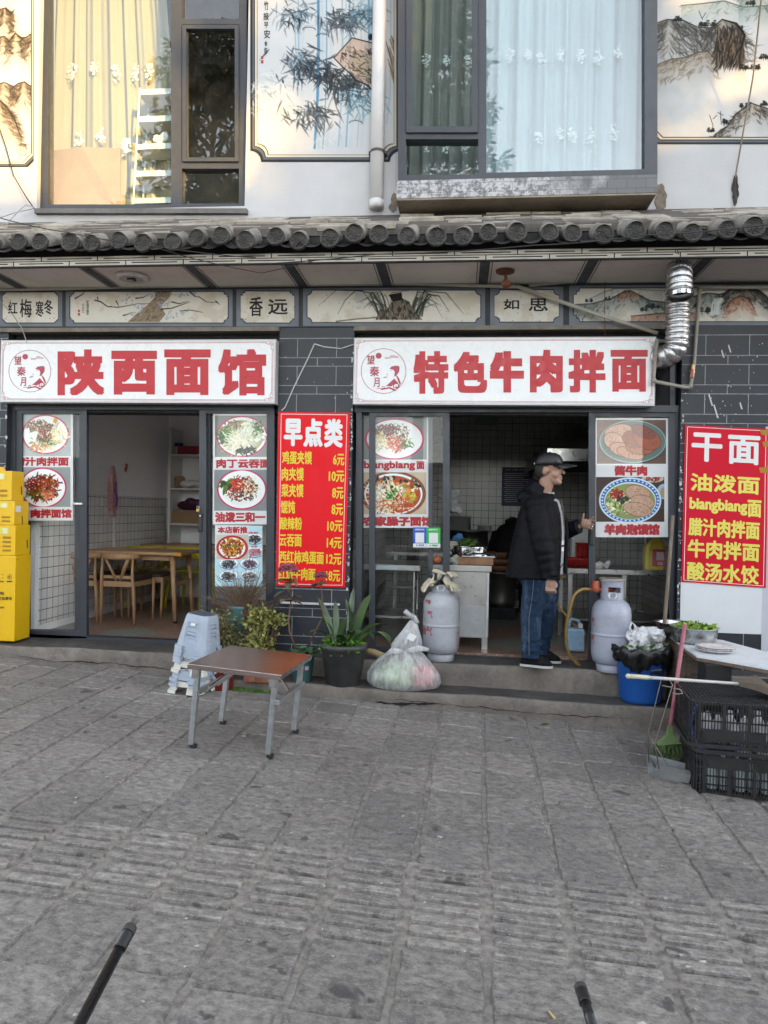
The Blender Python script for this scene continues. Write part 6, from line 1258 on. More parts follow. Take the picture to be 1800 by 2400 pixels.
for i, ((u0, v0, u1, v1), kind, rr_) in enumerate(fr_specs):
    c = Canvas(u0, v0, u1, v1, res=.95, bg=rgb('7c838d')); c.a *= (.9+.16*c.noise(40, i))[..., None]
    g = (9, 6, 9, 7)
    for d, col in ((0, '23262a'), (1.6, 'dcd9d0')): m = c.inside(notch(u0+g[0]+d, v0+g[1]+d, u1-g[2]-d, v1-g[3]-d, rr_, kind)); c.blend(m*1.0, rgb(col))
    c.field = m.astype(float); c.blend(np.clip((c.noise(30, i+30)-.5)*2.5, 0, .35)*c.field, rgb('b9ac94'))
    r = random.Random(i+70)
    for k in range(46 if i != 2 else 60): c.ell((r.uniform(u0, u1), r.uniform(v0, v1)), r.uniform(.4, 1.3), r.uniform(.4, 1.1), rgb('2c2822'), .8, .6, 0, c.field)
    if i == 1: p_plum(c)
    if i == 3: p_orchid(c)
    if i == 5: p_hills(c)
    o = tag(c.sheet('frieze_panel', plane_fn(-.001), M_MURAL), frlab[i], 'painted panel', 'painted panels along the frieze')
    if i in (0, 2, 4):
        fn = plane_fn(-.0014); mb = MB(); K = .19892
        for ch, b in {0: [('红', (95, 740, 208, 880)), ('梅', (235, 710, 375, 925)), ('寒', (420, 730, 515, 920)), ('冬', (520, 715, 625, 890))], 2: None, 4: None}[i] or []:
            put_text(mb, ch, (b[0]*K, 560+b[1]*K, b[2]*K, 560+b[3]*K), fn, .5, .0006)
        if i == 2:
            for ch, b in (('香', (1385, 322, 1460, 430)), ('远', (1490, 335, 1598, 420))): put_text(mb, ch, (b[0]*.42194, 560+b[1]*.42194, b[2]*.42194, 560+b[3]*.42194), fn, .7, .0006)
        if i == 4:
            for ch, b in (('如', (1375, 335, 1462, 392)), ('思', (1515, 330, 1622, 402))): put_text(mb, ch, (600+b[0]*.42194, 560+b[1]*.42194, 600+b[2]*.42194, 560+b[3]*.42194), fn, .7, .0006)
        mb.mapv(lambda p: p); mb.build('calligraphy', inkm, o)
# ---------------------------------------------------------------- pipes, duct, lamps and wires on the front
M_PVC = mat('white_pvc', (.62, .62, .63), .4, var=.05, dirt=.12, dirtc=(.4, .37, .33)); M_PVCB = mat('beige_conduit', (.40, .37, .31), .5, var=.12, dirt=.3, dirtc=(.15, .13, .1))
t = thing('drain_pipe', PY(882, 487, -.06), 'white plastic drain pipe running down between the bamboo painting and the right window', 'pipe')
pa, pb = PY(893, -190, -.06), PY(882, 487, -.06); rr_ = .058
MB().tube([pa, pb], rr_, 20).build('pipe', M_PVC, t, smooth=True); q = PY(882.5, 470, -.06); MB().tube([q, PY(882, 489, -.06)], rr_*1.08, 20).build('socket', M_PVC, t, smooth=True)
q = PY(885, 357, -.06); MB().tube([q+[0, 0, .012], q-[0, 0, .012]], rr_*1.06, 20).box(q+[-.066, .03, 0], (.02, .06, .024)).box(q+[.066, .03, 0], (.02, .06, .024)).build('clamp', mat('dark_iron', (.06, .055, .05), .6), t)
def pipe(name, pts, r, m, label, n=10, cat='pipe', group='beige conduits along the eave', clips=()):
    o = tag(MB().tube(pts, r, n).build(name, m, smooth=True), label, cat, group); return o
pipe('conduit', [PY(-40, 679, -.06), PY(160, 676, -.06), PY(420, 667, -.06), PY(640, 666, -.055), PY(900, 663, -.055), PY(1180, 671, -.05), PY(1215, 672, -.05)], .016, M_PVCB, 'long beige conduit running under the soffit from the left edge')
pipe('conduit', [PY(1212, 671, -.055), PY(1400, 737, -.10), PY(1541, 781, -.13)], .016, M_PVCB, 'beige conduit slanting down to the right sign in front of the frieze')
pipe('conduit', [PY(1240, 669, -.04), PY(1330, 660, -.04), PY(1420, 650, -.04), PY(1560, 645, -.04), PY(1830, 640, -.04)], .014, M_PVCB, 'beige conduit running right under the soffit behind the silver duct')
wp = thing('water_pipe', PY(1620, 905, -.06), 'grey beige water pipe with red valve looping beside the right sign', 'pipe')
M_PPR = mat('grey_ppr_pipe', (.30, .28, .24), .5, var=.1, dirt=.2)
MB().tube([PY(1850, 673, -.05), PY(1646, 674, -.05), PY(1642, 676, -.05), PY(1639, 690, -.05), PY(1627, 850, -.06), PY(1619, 905, -.06), PY(1616, 909, -.06), PY(1600, 907, -.08), PY(1535, 894, -.17), PY(1531, 890, -.17), PY(1532, 880, -.17), PY(1541, 795, -.17)], .0145, 10).build('pipe', M_PPR, wp, smooth=True)
for u, v, Y in ((1640, 680, -.05), (1618, 905, -.06), (1532, 892, -.17)): MB().ball(PY(u, v, Y), .023, 10, 7).build('elbow', M_PPR, wp, smooth=True)
q = PY(1622, 872, -.085); vv = MB().tube([PY(1623.5, 855, -.06), PY(1621, 885, -.06)], .019, 10).build('valve', mat('brass', (.4, .3, .15), .35, 1.0), wp); MB().box(q+[0, -.004, -.01], (.022, .014, .07), None, .005).build('valve_lever', mat('valve_red', (.4, .05, .06), .4), vv)
# silver flexible duct
def duct(pts, r, seed):
    pts = [V3(p) for p in pts]; dense = []
    for i in range(len(pts)-1):
        p0, p1, p2, p3 = pts[max(i-1, 0)], pts[i], pts[i+1], pts[min(i+2, len(pts)-1)]
        n = max(2, int(np.linalg.norm(p2-p1)/.0055))
        for k in range(n): s = k/n; dense.append(.5*((2*p1)+(-p0+p2)*s+(2*p0-5*p1+4*p2-p3)*s*s+(-p0+3*p1-3*p2+p3)*s**3))
    dense.append(pts[-1]); L = 0; rad = []; rr = random.Random(seed)
    for i, p in enumerate(dense):
        if i: L += np.linalg.norm(p-dense[i-1])
        rad.append(r*(1-.085*abs(math.cos(L/.042*math.pi))**5)*rr.uniform(.988, 1.012))
    return dense, rad
M_FOIL = mat('crinkled_foil', (.50, .50, .51), .33, 1.0, var=.12, vscale=18, bump=.35, bscale=70)
dt = thing('flexible_duct', PY(1590, 840, -.2), 'silver flexible foil duct bending up from the right sign and over at the eave', 'duct')
cpts = [PY(1530, 838, .02), PY(1560, 835, -.14), PY(1583, 815, -.2), PY(1588, 770, -.22), PY(1588, 700, -.24), PY(1589, 660, -.28), PY(1591, 637, -.36), PY(1592, 632, -.46), PY(1593, 650, -.54), PY(1594, 690, -.56)]
dense, rad = duct(cpts, .091, 3); MB().tube(dense, rad, 28, cap=False).build('duct', M_FOIL, dt, smooth=True)
d = dense[-1]; e = dense[-6]; ax = (d-e)/np.linalg.norm(d-e); MB().tube([d-ax*.004, d+ax*.022], [.096, .096], 28, cap=False).build('end_collar', M_STEELB, dt, smooth=True); MB().tube([d-ax*.03, d-ax*.028], [.088, .088], 24).build('duct_inside', M_BLACK, dt)
MB().tube([PY(1585, 640, -.4), PY(1586, 600, -.62), PY(1583, 587, -.66)], .003, 5).tube([PY(1600, 640, -.42), PY(1594, 612, -.6), PY(1588, 587, -.66)], .003, 5).build('hanging_wire', M_BLACK, dt)
# soffit lamp (broken) and rusty lamp holder
q = PZ(310, 646, E_Z); t = thing('ceiling_lamp', q, 'round white ceiling lamp with broken cover on the soffit', 'lamp')
MB().lathe(q, [(.128, 0), (.135, -.012), (.13, -.028), (.10, -.034), (.095, -.018), (0, -.016)], 32).build('rim', mat('dirty_white', (.6, .58, .55), .6, var=.2, vscale=16, dirt=.4), t, smooth=True)
mb = MB(); mb.lathe(q+[.01, 0, -.012], [(.085, 0), (.07, -.014), (0, -.018)], 24); mb.build('bowl', mat('dull_diffuser', (.35, .33, .31), .5, var=.2), t, smooth=True); MB().box(q+[.02, -.01, -.035], (.02, .05, .014)).box(q+[-.0, -.03, -.035], (.06, .012, .012)).build('lamp_bracket', M_BLACK, t)
q = PZ(1184, 634, E_Z); t = thing('lamp_holder', q, 'rusty ceiling lamp holder with hanging socket on the soffit', 'lamp'); M_RUST = mat('rust', (.16, .06, .03), .9, var=.4, vscale=25, bump=.5)
MB().lathe(q, [(.075, 0), (.072, -.016), (.05, -.024), (0, -.026)], 22).build('rose', M_RUST, t, smooth=True); MB().tube([q-[0, 0, .025], q+[.012, 0, -.085]], .012, 8).tube([q+[.0, -.02, -.085], q+[.03, .02, -.10], q+[.0, .0, -.13]], .022, 8).ball(q+[.012, 0, -.105], (.045, .035, .028), 12, 8).build('socket', M_RUST, t, smooth=True)
# wires
M_WIRE = mat('black_wire', (.018, .018, .018), .6); M_WIREG = mat('grey_wire', (.35, .34, .32), .6)
def wire(label, pts, r=.004, m=None, sag=0.0):
    pts = [V3(p) for p in pts]; out = []
    for i in range(len(pts)-1):
        for k in range(8): s = k/8; p = pts[i]*(1-s)+pts[i+1]*s; out.append(p-np.array([0, 0, sag*4*s*(1-s)]))
    out.append(pts[-1]); return tag(MB().tube(out, r, 5).build('wire', m or M_WIRE, smooth=True), label, 'wire', 'loose wires on the shop front')
wire('tan cable coming down the upper wall at the right to a dark plaster patch', [PY(1790, -120, -.50), PY(1784, 0, -.40), PY(1765, 180, -.22), PY(1740, 320, -.10), PY(1728, 390, -.02), PY(1723, 420, -.006)], .0065, mat('tan_cable', (.22, .18, .14), .7))
p = PY(1723, 445, -.004); mb = MB(); rr = random.Random(3); n = 24
mb.add([p+np.array([math.cos(6.283*i/n)*.028*rr.uniform(.6, 1.2), -.012*rr.random(), math.sin(6.283*i/n)*.12*rr.uniform(.8, 1.15)]) for i in range(n)], [tuple(range(n))]); tag(mb.build('plaster_patch', mat('black_mortar', (.05, .045, .04), .95, var=.5, vscale=40, bump=.9)), 'dark rough plaster patch where the tan cable enters the wall', 'plaster patch')
wire('black wires drooping down the white wall at the left edge', [PY(-5, 290, -.03), PY(14, 345, -.03), PY(32, 412, -.03), PY(60, 460, -.04), PY(80, 489, -.05)], .005)
wire('grey wire curving from the left window sill over the slabs', [PY(80, 486, -.05), PY(60, 480, -.08), PY(38, 500, -.2), PY(14, 528, -.4)], .004, M_WIREG); wire('grey wire lying along the slabs at the left edge', [PY(78, 489, -.05), PY(40, 497, -.1), PY(-5, 512, -.3)], .004, M_WIREG)
wire('black wire stretched along the tile ends from the left edge', [PY(-10, 508, -.84), PY(160, 545, -.84), PY(370, 578, -.84), PY(600, 604, -.80)], .004, None, .01); wire('black wire stretched under the tile ends towards the right edge', [PY(560, 620, -.70), PY(880, 596, -.86), PY(1250, 575, -.86), PY(1500, 552, -.86), PY(1830, 522, -.86)], .0042, None, .012)
wire('black wire looping below the fascia near the left soffit lamp', [PY(375, 583, -.8), PY(470, 610, -.68), PY(612, 640, -.66), PY(740, 610, -.67)], .0035, None, .004)
wire('white wire on the brick pier from the right sign down to the red menu', [PY(830, 807, -.02), PY(800, 817, -.01), PY(760, 813, -.008), PY(737, 806, -.008), PY(722, 840, -.008), PY(690, 905, -.008), PY(668, 955, -.008), PY(660, 962, -.008)], .0055, M_PVC)
wire('pale wire hanging from the frieze to the left sign', [PY(0, 706, -.02), PY(30, 738, -.03), PY(52, 770, -.06), PY(63, 803, -.105)], .004, M_WIREG)
wire('thin dark wire hanging over the frieze to the top of the right sign', [PY(1418, 650, -.05), PY(1417, 740, -.06), PY(1418, 787, -.06)], .003, mat('rust', (.16, .06, .03), .9))

# ---------------------------------------------------------------- yellow cabinets at the left edge
M_YBOX = mat('yellow_steel', (.82, .50, .004), .38, var=.04, dirt=.06, dirtc=(.4, .25, .02)); M_INK = mat('black_ink', (.015, .015, .015), .5)
e0 = PZ(33, 1504, -.002); yx, yy = e0[0], e0[1]; yd = .23
vz = lambda v: PY(35, v, yy)[2]
spec = [(1303, None, 0.0, 'tall yellow rental cabinet standing on the step at the left edge'), (1231.5, 1303, -.008, 'yellow box directly on top of the tall yellow cabinet'), (1174, 1231.5, -.02, 'yellow box with a white label on its side, third from the step'), (1104, 1174, -.05, 'topmost yellow box of the stack at the left edge')]
zprev = -.002
for i, (vt, vb, dx, lab) in enumerate(spec):
    zt_ = vz(vt); t = thing('yellow_cabinet', (yx-.3, yy+yd/2, zprev), lab, 'cabinet', 'stacked yellow cabinets'); x1 = yx+dx
    MB().box2((x1-.55, yy, zprev+.001), (x1, yy+yd+dx, zt_), .005).build('case', M_YBOX, t)
    fn = plane_fn(yy-.0008); mb = MB(); mk = MB()
    if i == 0:
        for s, r_ in (('充电', (-14, 1386, 10.5, 1394.5)), ('随时加满电', (-12.5, 1398.5, 28, 1406.5)), ('POWER BANK', (-14, 1421.5, 10.5, 1426)), ('还', (19.5, 1348.5, 24.5, 1354.5)), ('随借随还', (16, 1361, 29, 1364.5)), ('扫码租借', (-4, 1361, 9, 1364.5))): put_text(mb, s, r_, fn, .12)
        c = (22.2, 1351.7)
        for k in range(20):
            if k in (12, 13): continue
            a0, a1 = 6.283*k/20, 6.283*(k+1)/20; mb.add([fn(c[0]+math.cos(a)*r_, c[1]+math.sin(a)*r_, .001) for a, r_ in ((a0, 6), (a1, 6), (a1, 5.2), (a0, 5.2))], [(0, 1, 2, 3)])
        for (a, b) in ((0, 0), (1, 0), (0, 1), (1, 1)):
            x, y = -2+a*9.5, 1346+b*9.5; sx, sy = (1, -1)[a], (1, -1)[b]; mb.add([fn(x, y, .001), fn(x+3*sx, y, .001), fn(x+3*sx, y+.8*sy, .001), fn(x, y+.8*sy, .001)], [(0, 1, 2, 3)]); mb.add([fn(x, y, .0011), fn(x, y+3*sy, .0011), fn(x+.8*sx, y+3*sy, .0011), fn(x+.8*sx, y, .0011)], [(0, 1, 2, 3)])
        mb.build('lettering', M_INK, t)
        for (a, b) in ((.02, .02), (.02, -.02), (-.02, .02), (-.02, -.02)):
            y = yy+.02 if a > 0 else yy+yd-.02; z = zprev+.03 if b > 0 else zt_-.03; mk.ball((x1+.001, y, z), (.003, .004, .004), 8, 5)
        mk.build('screw', M_INK, t)
    else:
        n = (0, 4, 2, 2)[i]; zc = [zt_-(.40+.14*k if i == 1 else (.66+.16*k))*(zt_-zprev) for k in range(n)]
        for z in zc: mk.box((x1-.075, yy-.002, z), (.075, .012, .018), None, .008).box((x1-.18, yy-.002, z), (.075, .012, .018), None, .008)
        mk.build('vent_slot', mat('yellow_dark', (.40, .22, .004), .5), t)
        lb = MB().box2((x1-.32, yy-.0025, zt_-.30*(zt_-zprev)), (x1-.06, yy-.0005, zt_-.07*(zt_-zprev))).build('label_panel', mat('lemon_label', (.75, .68, .10), .4), t); pa_ = MB().box2((x1-.115, yy-.0032, zt_-.27*(zt_-zprev)), (x1-.07, yy-.0026, zt_-.10*(zt_-zprev))).build('blank_code_panel', mat('pale_lemon', (.8, .78, .5), .4), lb)
        mb = MB(); zt2 = zt_-.12*(zt_-zprev); f2_ = lambda u, v, h: np.array([x1-.30+u, yy-.003-h, zt2-v]); put_text(mb, '扫码借电', (0, 0, .16, .028), f2_, .0012); put_text(mb, '免押金租借', (0.02, .034, .14, .046), f2_, 0); mb.build('lettering', M_INK, lb)
        if i >= 1:
            for (a, b) in (((.55, .35) if i == 2 else (.8, .6)),): MB().box((x1+.0005, yy+(yd+dx)*a, zprev+(zt_-zprev)*b*.6), (.002, .014, .075), Matrix.Rotation(.08, 3, 'X'), .0008).build('handle_slot', M_INK, t)
        if i == 2: MB().box((x1+.0006, yy+.055, zt_-.07), (.0018, .075, .055)).build('paper_label', M_PWH, t)
        if i == 3: MB().tube([(x1-.10, yy+.004, zt_), (x1-.10, yy+.012, zt_)], .035, 24).build('hang_tab', M_YBOX, t)
    zprev = zt_

# ---------------------------------------------------------------- nested plastic stools
def m_plastic(name, c): return mat(name, c, .42, var=.07, vscale=9, dirt=.18, dirtc=tuple(x*.6 for x in c))
M_SBLUE, M_SWHITE = m_plastic('pale_blue_plastic', (.36, .42, .51)), m_plastic('offwhite_plastic', (.66, .65, .58))
def stool_mesh():
    mb = MB(); H = .265; rows = [0, .012, .024, .026, .05, .085, .14, .16, .20, .235, .257, H]; n = 48
    def pt(k, z, ins=0):
        f = z/H; half = (.137-.040*f)*(1 if f < .93 else 1-.06*(f-.93)/.07)-ins
        if z < .025: half += .010
        a = 2*math.pi*(k+.5)/n; c, s = math.cos(a), math.sin(a); p = 5; q = (abs(c)**p+abs(s)**p)**(-1/p); return np.array([c*q*half, s*q*half, z])
    nr = len(rows)
    for ins in (0, .0045): mb.v += [pt(k, z, ins) for z in rows for k in range(n)]
    side = lambda k: (k % 12)
    off = nr*n
    def hole(i, k):
        s_ = abs(((k+.5) % 12)-6+0.5-.5); z = (rows[i]+rows[i+1])/2; a = (k+1) % 12; d = abs(a-6.0) if a else 6
        j = (k-6) % 12; d = abs(((k+1-0) % 12)-6)
        return (d <= 3 and z < .07) or (d <= 3 and .09 < z < .19)
    # corners sit at k = 6, 18, 30, 42 (45 degrees); face centres at multiples of 12
    def hole(i, k):
        d = min((k+1) % 12, 12-(k+1) % 12); z = (rows[i]+rows[i+1])/2
        return (d <= 2 and z < .05) or (d <= 2 and (.085 < z < .14 or .16 < z < .2))
    H_ = [[hole(i, k) for k in range(n)] for i in range(nr-1)]
    for i in range(nr-1):
        for k in range(n):
            if H_[i][k]: continue
            k2 = (k+1) % n; a, b, c, d = i*n+k, i*n+k2, (i+1)*n+k2, (i+1)*n+k
            mb.f.append((a, b, c, d)); mb.f.append((d+off, c+off, b+off, a+off))
            if i == 0 or H_[i-1][k]: mb.f.append((b, a, a+off, b+off))
            if i < nr-1 and i+1 < nr-1 and H_[i+1][k]: mb.f.append((d, c, c+off, d+off))
            if H_[i][k2]: mb.f.append((c, b, b+off, c+off))
            if H_[i][k-1]: mb.f.append((a, d, d+off, a+off))
    top = (nr-1)*n; mb.f.append(tuple(top+k for k in range(n))); mb.f.append(tuple(top+off+k for k in range(n-1, -1, -1))); mb.m = [0]*len(mb.f)
    for s in range(4):
        rs = rotz(s*math.pi/2)
        for zz in (.088, .118, .178, .205): f = zz/H; y = -(.137-.040*f)-.0012; mb.box(np.array(rs @ Vector((0, y, zz))), (.088, .005, .006), rs @ Matrix.Rotation(-.15, 3, 'X'), .002)
        for xx in (-.052, .052): mb.tube([np.array(rs @ Vector((xx*1.06, -(.137-.040*.3)-.001, .08))), np.array(rs @ Vector((xx*.92, -(.137-.040*.8)-.001, .212)))], .003, 5)
    return mb
g = PG(440, 1634); sxy = np.array([g[0]-.055, g[1]+.17]); sz = gz(sxy[0], sxy[1])+.002
cols = ['white', 'blue', 'blue', 'white', 'blue', 'blue', 'blue', 'blue', 'blue']; names = {'white': 0, 'blue': 1}
protos = {}; lab = ['lowest white stool of the stack, standing on the paving', 'blue stool just above the lowest white one', 'blue stool just below the upper white one in the stack', 'upper white stool in the middle of the stack', 'blue stool resting on the upper white one', 'blue stool fourth from the top of the stack', 'blue stool third from the top of the stack', 'blue stool second from the top of the stack', 'topmost pale blue stool of the leaning stack by the table']
for i, c in enumerate(cols):
    if c not in protos: o = stool_mesh().build('plastic_stool', M_SBLUE if c == 'blue' else M_SWHITE, origin=(0, 0, 0)); autosmooth(o, 35); protos[c] = o
    else: o = protos[c].copy(); COL.objects.link(o)
    tag(o, lab[i], 'stool', 'nested plastic stools'); k = (0, .05, .085, .15, .225, .25, .278, .305, .332)[i]
    o.location = (sxy[0]+.02+k*.13, sxy[1]+k*.03, sz+k*.98); o.rotation_euler = (-.03, R(6.5)*min(1, i/3), R(-13)+.03*math.sin(i*2.1))
    if i == 8:
        tg = MB(); M4 = Matrix.LocRotScale(o.location, o.rotation_euler, None)
        lb = MB().add([(-.02, -.108, .185), (.02, -.108, .185), (.02, -.105, .205), (-.02, -.105, .205)], [(0, 1, 2, 3)]); lb.v = [v-np.array([0, .004, 0]) for v in lb.v]; l_ = lb.build('sticker', M_PWH, None, origin=(0, 0, 0)); l_.parent = o

# ---------------------------------------------------------------- small folding steel table
M_GALV = mat('galvanised_steel', (.40, .42, .43), .42, .85, var=.18, vscale=22, dirt=.2, dirtc=(.3, .28, .26))
def m_embossed():
    k = NT('embossed_steel'); co = k.coord('Object'); mp = k.n('ShaderNodeMapping'); k.l(co, mp.inputs[0]); mp.inputs['Rotation'].default_value = (0, 0, R(45)); mp.inputs['Scale'].default_value = (1, 1, 1)
    w1_ = k.n('ShaderNodeTexWave'); w1_.bands_direction = 'X'; w1_.inputs['Scale'].default_value = 24; k.l(mp.outputs[0], w1_.inputs['Vector']); w2_ = k.n('ShaderNodeTexWave'); w2_.bands_direction = 'Y'; w2_.inputs['Scale'].default_value = 24; k.l(mp.outputs[0], w2_.inputs['Vector'])
    h = k.math('MULTIPLY', w1_.outputs['Fac'], w2_.outputs['Fac']); n1 = k.noise(co, 2.5, 5); k.col(k.ramp(n1, [(.3, (.40, .33, .31)), (.7, (.52, .42, .38))])); k.b.inputs['Metallic'].default_value = 1.0; k.l(k.ramp(n1, [(.3, .16), (.7, .30)]), k.b.inputs['Roughness']); k.bump(h, .28, .004); return k.m
ft = [np.array([-1.552, -1.952]), np.array([-1.077, -1.973]), np.array([-1.033, -1.489]), np.array([-1.529, -1.466])]
tc = sum(ft)/4; ax = (ft[1]-ft[0]+ft[2]-ft[3])/2; ax /= np.linalg.norm(ax); ay = np.array([-ax[1], ax[0]]); tz = .265; gzt = gz(tc[0], tc[1])
t = thing('folding_table', (tc[0], tc[1], gzt), 'low folding table with embossed copper-toned steel top on the paving', 'table'); rot = rotz(math.atan2(ax[1], ax[0]))
hw, hd = .29, .315; tcn = np.array([-1.26, -1.73]); a3 = R(-5); ax = np.array([math.cos(a3), math.sin(a3)]); ay = np.array([-ax[1], ax[0]]); rot = Matrix.Rotation(R(3.1), 3, 'Y') @ rotz(a3)
W2 = lambda a, b, z: np.array([tcn[0]+ax[0]*a+ay[0]*b, tcn[1]+ax[1]*a+ay[1]*b, z-.0547*(a+hw)])
MB().box(W2(0, 0, tz-.016), (2*hw, 2*hd, .032), rot, .004).build('tabletop', m_embossed(), t)
for sa in (-1, 1):
    for i_, sb in enumerate((-1, 1)):
        fo = ft[{(-1, -1): 0, (1, -1): 1, (1, 1): 2, (-1, 1): 3}[(sa, sb)]]; gz_ = gz(fo[0], fo[1]); topp = W2(sa*(hw-.045), sb*(hd-.05), tz-.033); topp[:2] = topp[:2]*.45+fo*.55; fp = np.array([fo[0], fo[1], gz_+.02])
        d_ = fp-topp; zq = Vector((0, 0, 1)).rotation_difference(Vector(tuple(-d_))).to_matrix() @ rot; l = MB().box((topp+fp)/2, (.032, .032, np.linalg.norm(d_)), zq, .003).build('leg', M_GALV, t)
        MB().box((fp[0], fp[1], gz_+.0105), (.036, .036, .022), rot, .004).build('foot_cap', M_INK, l); MB().box(topp+[0, 0, -.03], (.04, .04, .055), rot, .003).build('bracket', M_STEELB, l)
for sa in (-1, 1):
    a_ = W2(sa*(hw-.04), -(hd-.06), .085); b_ = W2(sa*(hw-.04), hd-.06, .085); c_ = (a_+b_)/2; MB().box(c_, (.026, np.linalg.norm(a_-b_), .03), rot, .002).build('cross_rail', M_GALV, t)
    for dy in (-.15, .02): MB().tube([W2(sa*(hw-.045), dy, .07), W2(sa*(hw-.22), dy+.12, tz-.04)], .0135, 6, flat=.6).build('brace', M_STEELB, t)
    MB().tube([W2(sa*(hw-.045), -.15, .085), W2(sa*(hw-.045), .02, .085)], .012, 8).build('hinge_pin', M_STEELB, t)

# ---------------------------------------------------------------- gas cylinders
def cyl(u, v, label, rot, mm, texts, foot_v, rad=.150):
    p = PZ(u, foot_v, -.035); x, y = p[0], p[1]+.11; z = -.02-.004*(x+4)+.0; t = thing('gas_cylinder', (x, y, z), label, 'gas cylinder', 'grey gas cylinders')
    MB().lathe((x, y, z), [(.105, 0), (.108, .004), (.112, .055), (.10, .06)], 36).build('foot_ring', mm, t, smooth=True)
    pr = [(.02, .052), (.10, .056), (.135, .075), (rad-.003, .12), (rad, .16), (rad, .175), (rad, .275), (rad, .2855), (rad+.003, .289), (rad+.004, .294), (rad+.003, .299), (rad, .3025), (rad, .313), (rad, .44), (rad, .455), (rad-.006, .495), (.128, .535), (.095, .56), (.06, .572), (.035, .575)]
    o = MB().lathe((x, y, z), pr, 48).build('body', mm, t, smooth=True)
    # collar with hand windows
    mb = MB(); n = 48; z0, z1, r0 = .565, .715, .088; zs = [z0, .625, .668, z1-.012, z1]
    for ins in (0, .006):
        for zz in zs: mb.v += [np.array([x+math.cos(6.2832*k/n)*(r0-ins+(0.004 if zz == z1 else 0)), y+math.sin(6.2832*k/n)*(r0-ins+(.004 if zz == z1 else 0)), z+zz]) for k in range(n)]
    off = len(zs)*n; kc = [int((a+rot)/(2*math.pi)*n) % n for a in (-1.75, 1.4)]
    win = lambda i, k: i == 1 and any(min((k-c) % n, (c-k) % n) <= 4 for c in kc)
    for i in range(len(zs)-1):
        for k in range(n):
            if win(i, k): continue
            a, b, c, d = i*n+k, i*n+(k+1) % n, (i+1)*n+(k+1) % n, (i+1)*n+k; mb.f += [(a, b, c, d), (d+off, c+off, b+off, a+off)]
            if i == 0 or win(i-1, k): mb.f.append((b, a, a+off, b+off))
            if i == len(zs)-2 or win(i+1, k): mb.f.append((d, c, c+off, d+off))
    mb.m = [0]*len(mb.f); c_ = mb.build('collar', mm, t); autosmooth(c_, 40)
    v_ = MB().lathe((x, y, z+.57), [(.024, 0), (.024, .04), (.016, .045), (.016, .08), (0, .082)], 14).build('valve', mat('brass', (.4, .3, .15), .35, 1.0), t, smooth=True); MB().lathe((x, y, z+.652), [(.03, 0), (.033, .008), (.03, .018), (0, .02)], 14).build('valve_knob', mat('valve_redk', (.35, .03, .02), .4), v_)
    fw = lambda rr: (lambda uu, vv, h: np.array([x+math.cos(uu)*(rr+h), y+math.sin(uu)*(rr+h), z+vv]))
    mb = MB()
    for s, a0, a1, zlo, zhi in texts:
        vv, ext, f = glyphs(s); mb.add([fw(rad)(a0+p_[0]/ext[0]*(a1-a0), zlo+p_[1]/ext[1]*(zhi-zlo), .0015) for p_ in vv], f)
        for dx, dz in ((.012, 0), (0, .0025)): mb.add([fw(rad)(a0+dx+p_[0]/ext[0]*(a1-a0), zlo+dz+p_[1]/ext[1]*(zhi-zlo), .0016) for p_ in vv], f)
    mb.build('lettering', mat('faded_red_ink', (.42, .06, .06), .6, var=.3, vscale=30), t)
    a = -1.75+.05; pl = MB(); pts = [fw(.0888)(a+dx*.42, .605+dz*.028, .001) for dx, dz in ((-1, 0), (-.65, .8), (.65, .8), (1, 0), (.65, -.8), (-.65, -.8))]; pl.add(pts, [(0, 1, 2, 3, 4, 5)]); tg_ = pl.build('tag_plate', M_PWH, t); mb = MB()
    for k, s in enumerate(('二维', '检验')):
        vv, ext, f = glyphs(s); mb.add([fw(.0888)(a-.18+p_[0]/ext[0]*.36, .607-.014*k+p_[1]/ext[1]*.011, .002) for p_ in vv], f)
    mb.build('lettering', M_INK, tg_); return t, (x, y, z)
M_CYL1 = mat('grey_cylinder_paint', (.42, .44, .48), .38, var=.12, vscale=6, dirt=.55, dirtc=(.19, .175, .16)); M_CYL2 = mat('blue_grey_cylinder_paint', (.38, .40, .48), .38, var=.12, vscale=6, dirt=.45, dirtc=(.19, .175, .16))
c1t, c1p = cyl(1032, 1552, 'grey gas cylinder with gloves on top beside the vegetable bag', 0.0, M_CYL1, [('气', -2.42, -2.05, .36, .42), ('抽气', -2.95, -2.05, .215, .285), ('严禁', -2.6, -2.2, .47, .505)], 1552, .152)
mb = MB()
for k in range(6): 
    for s in ('充装气体介质',):
        vv, ext, f = glyphs(s); mb.add([np.array([c1p[0]+math.cos(-.62+k*.045)*.1535, c1p[1]+math.sin(-.62+k*.045)*.1535, c1p[2]+.10+.15*p_[0]/ext[0]])+np.array([-math.sin(-.6), math.cos(-.6), 0])*(p_[1]/ext[1]*.005) for p_ in vv], f)
mb.build('lettering', mat('faded_red_ink', (.42, .06, .06), .6), c1t)
c2t, c2p = cyl(1437, 1577, 'blue grey gas cylinder with orange regulator beside the blue bin', 0.1, M_CYL2, [('气', -3.05, -2.72, .36, .42), ('油气', -3.4, -2.72, .215, .285), ('液化石油气', -1.35, -.55, .165, .185)], 1577, .152)
MB().lathe((c2p[0], c2p[1], c2p[2]+.72), [(.098, 0), (.103, .006), (.098, .012), (.088, .008)], 36).build('collar_rim', mat('worn_rim', (.5, .45, .38), .4, .6), c2t, smooth=True)
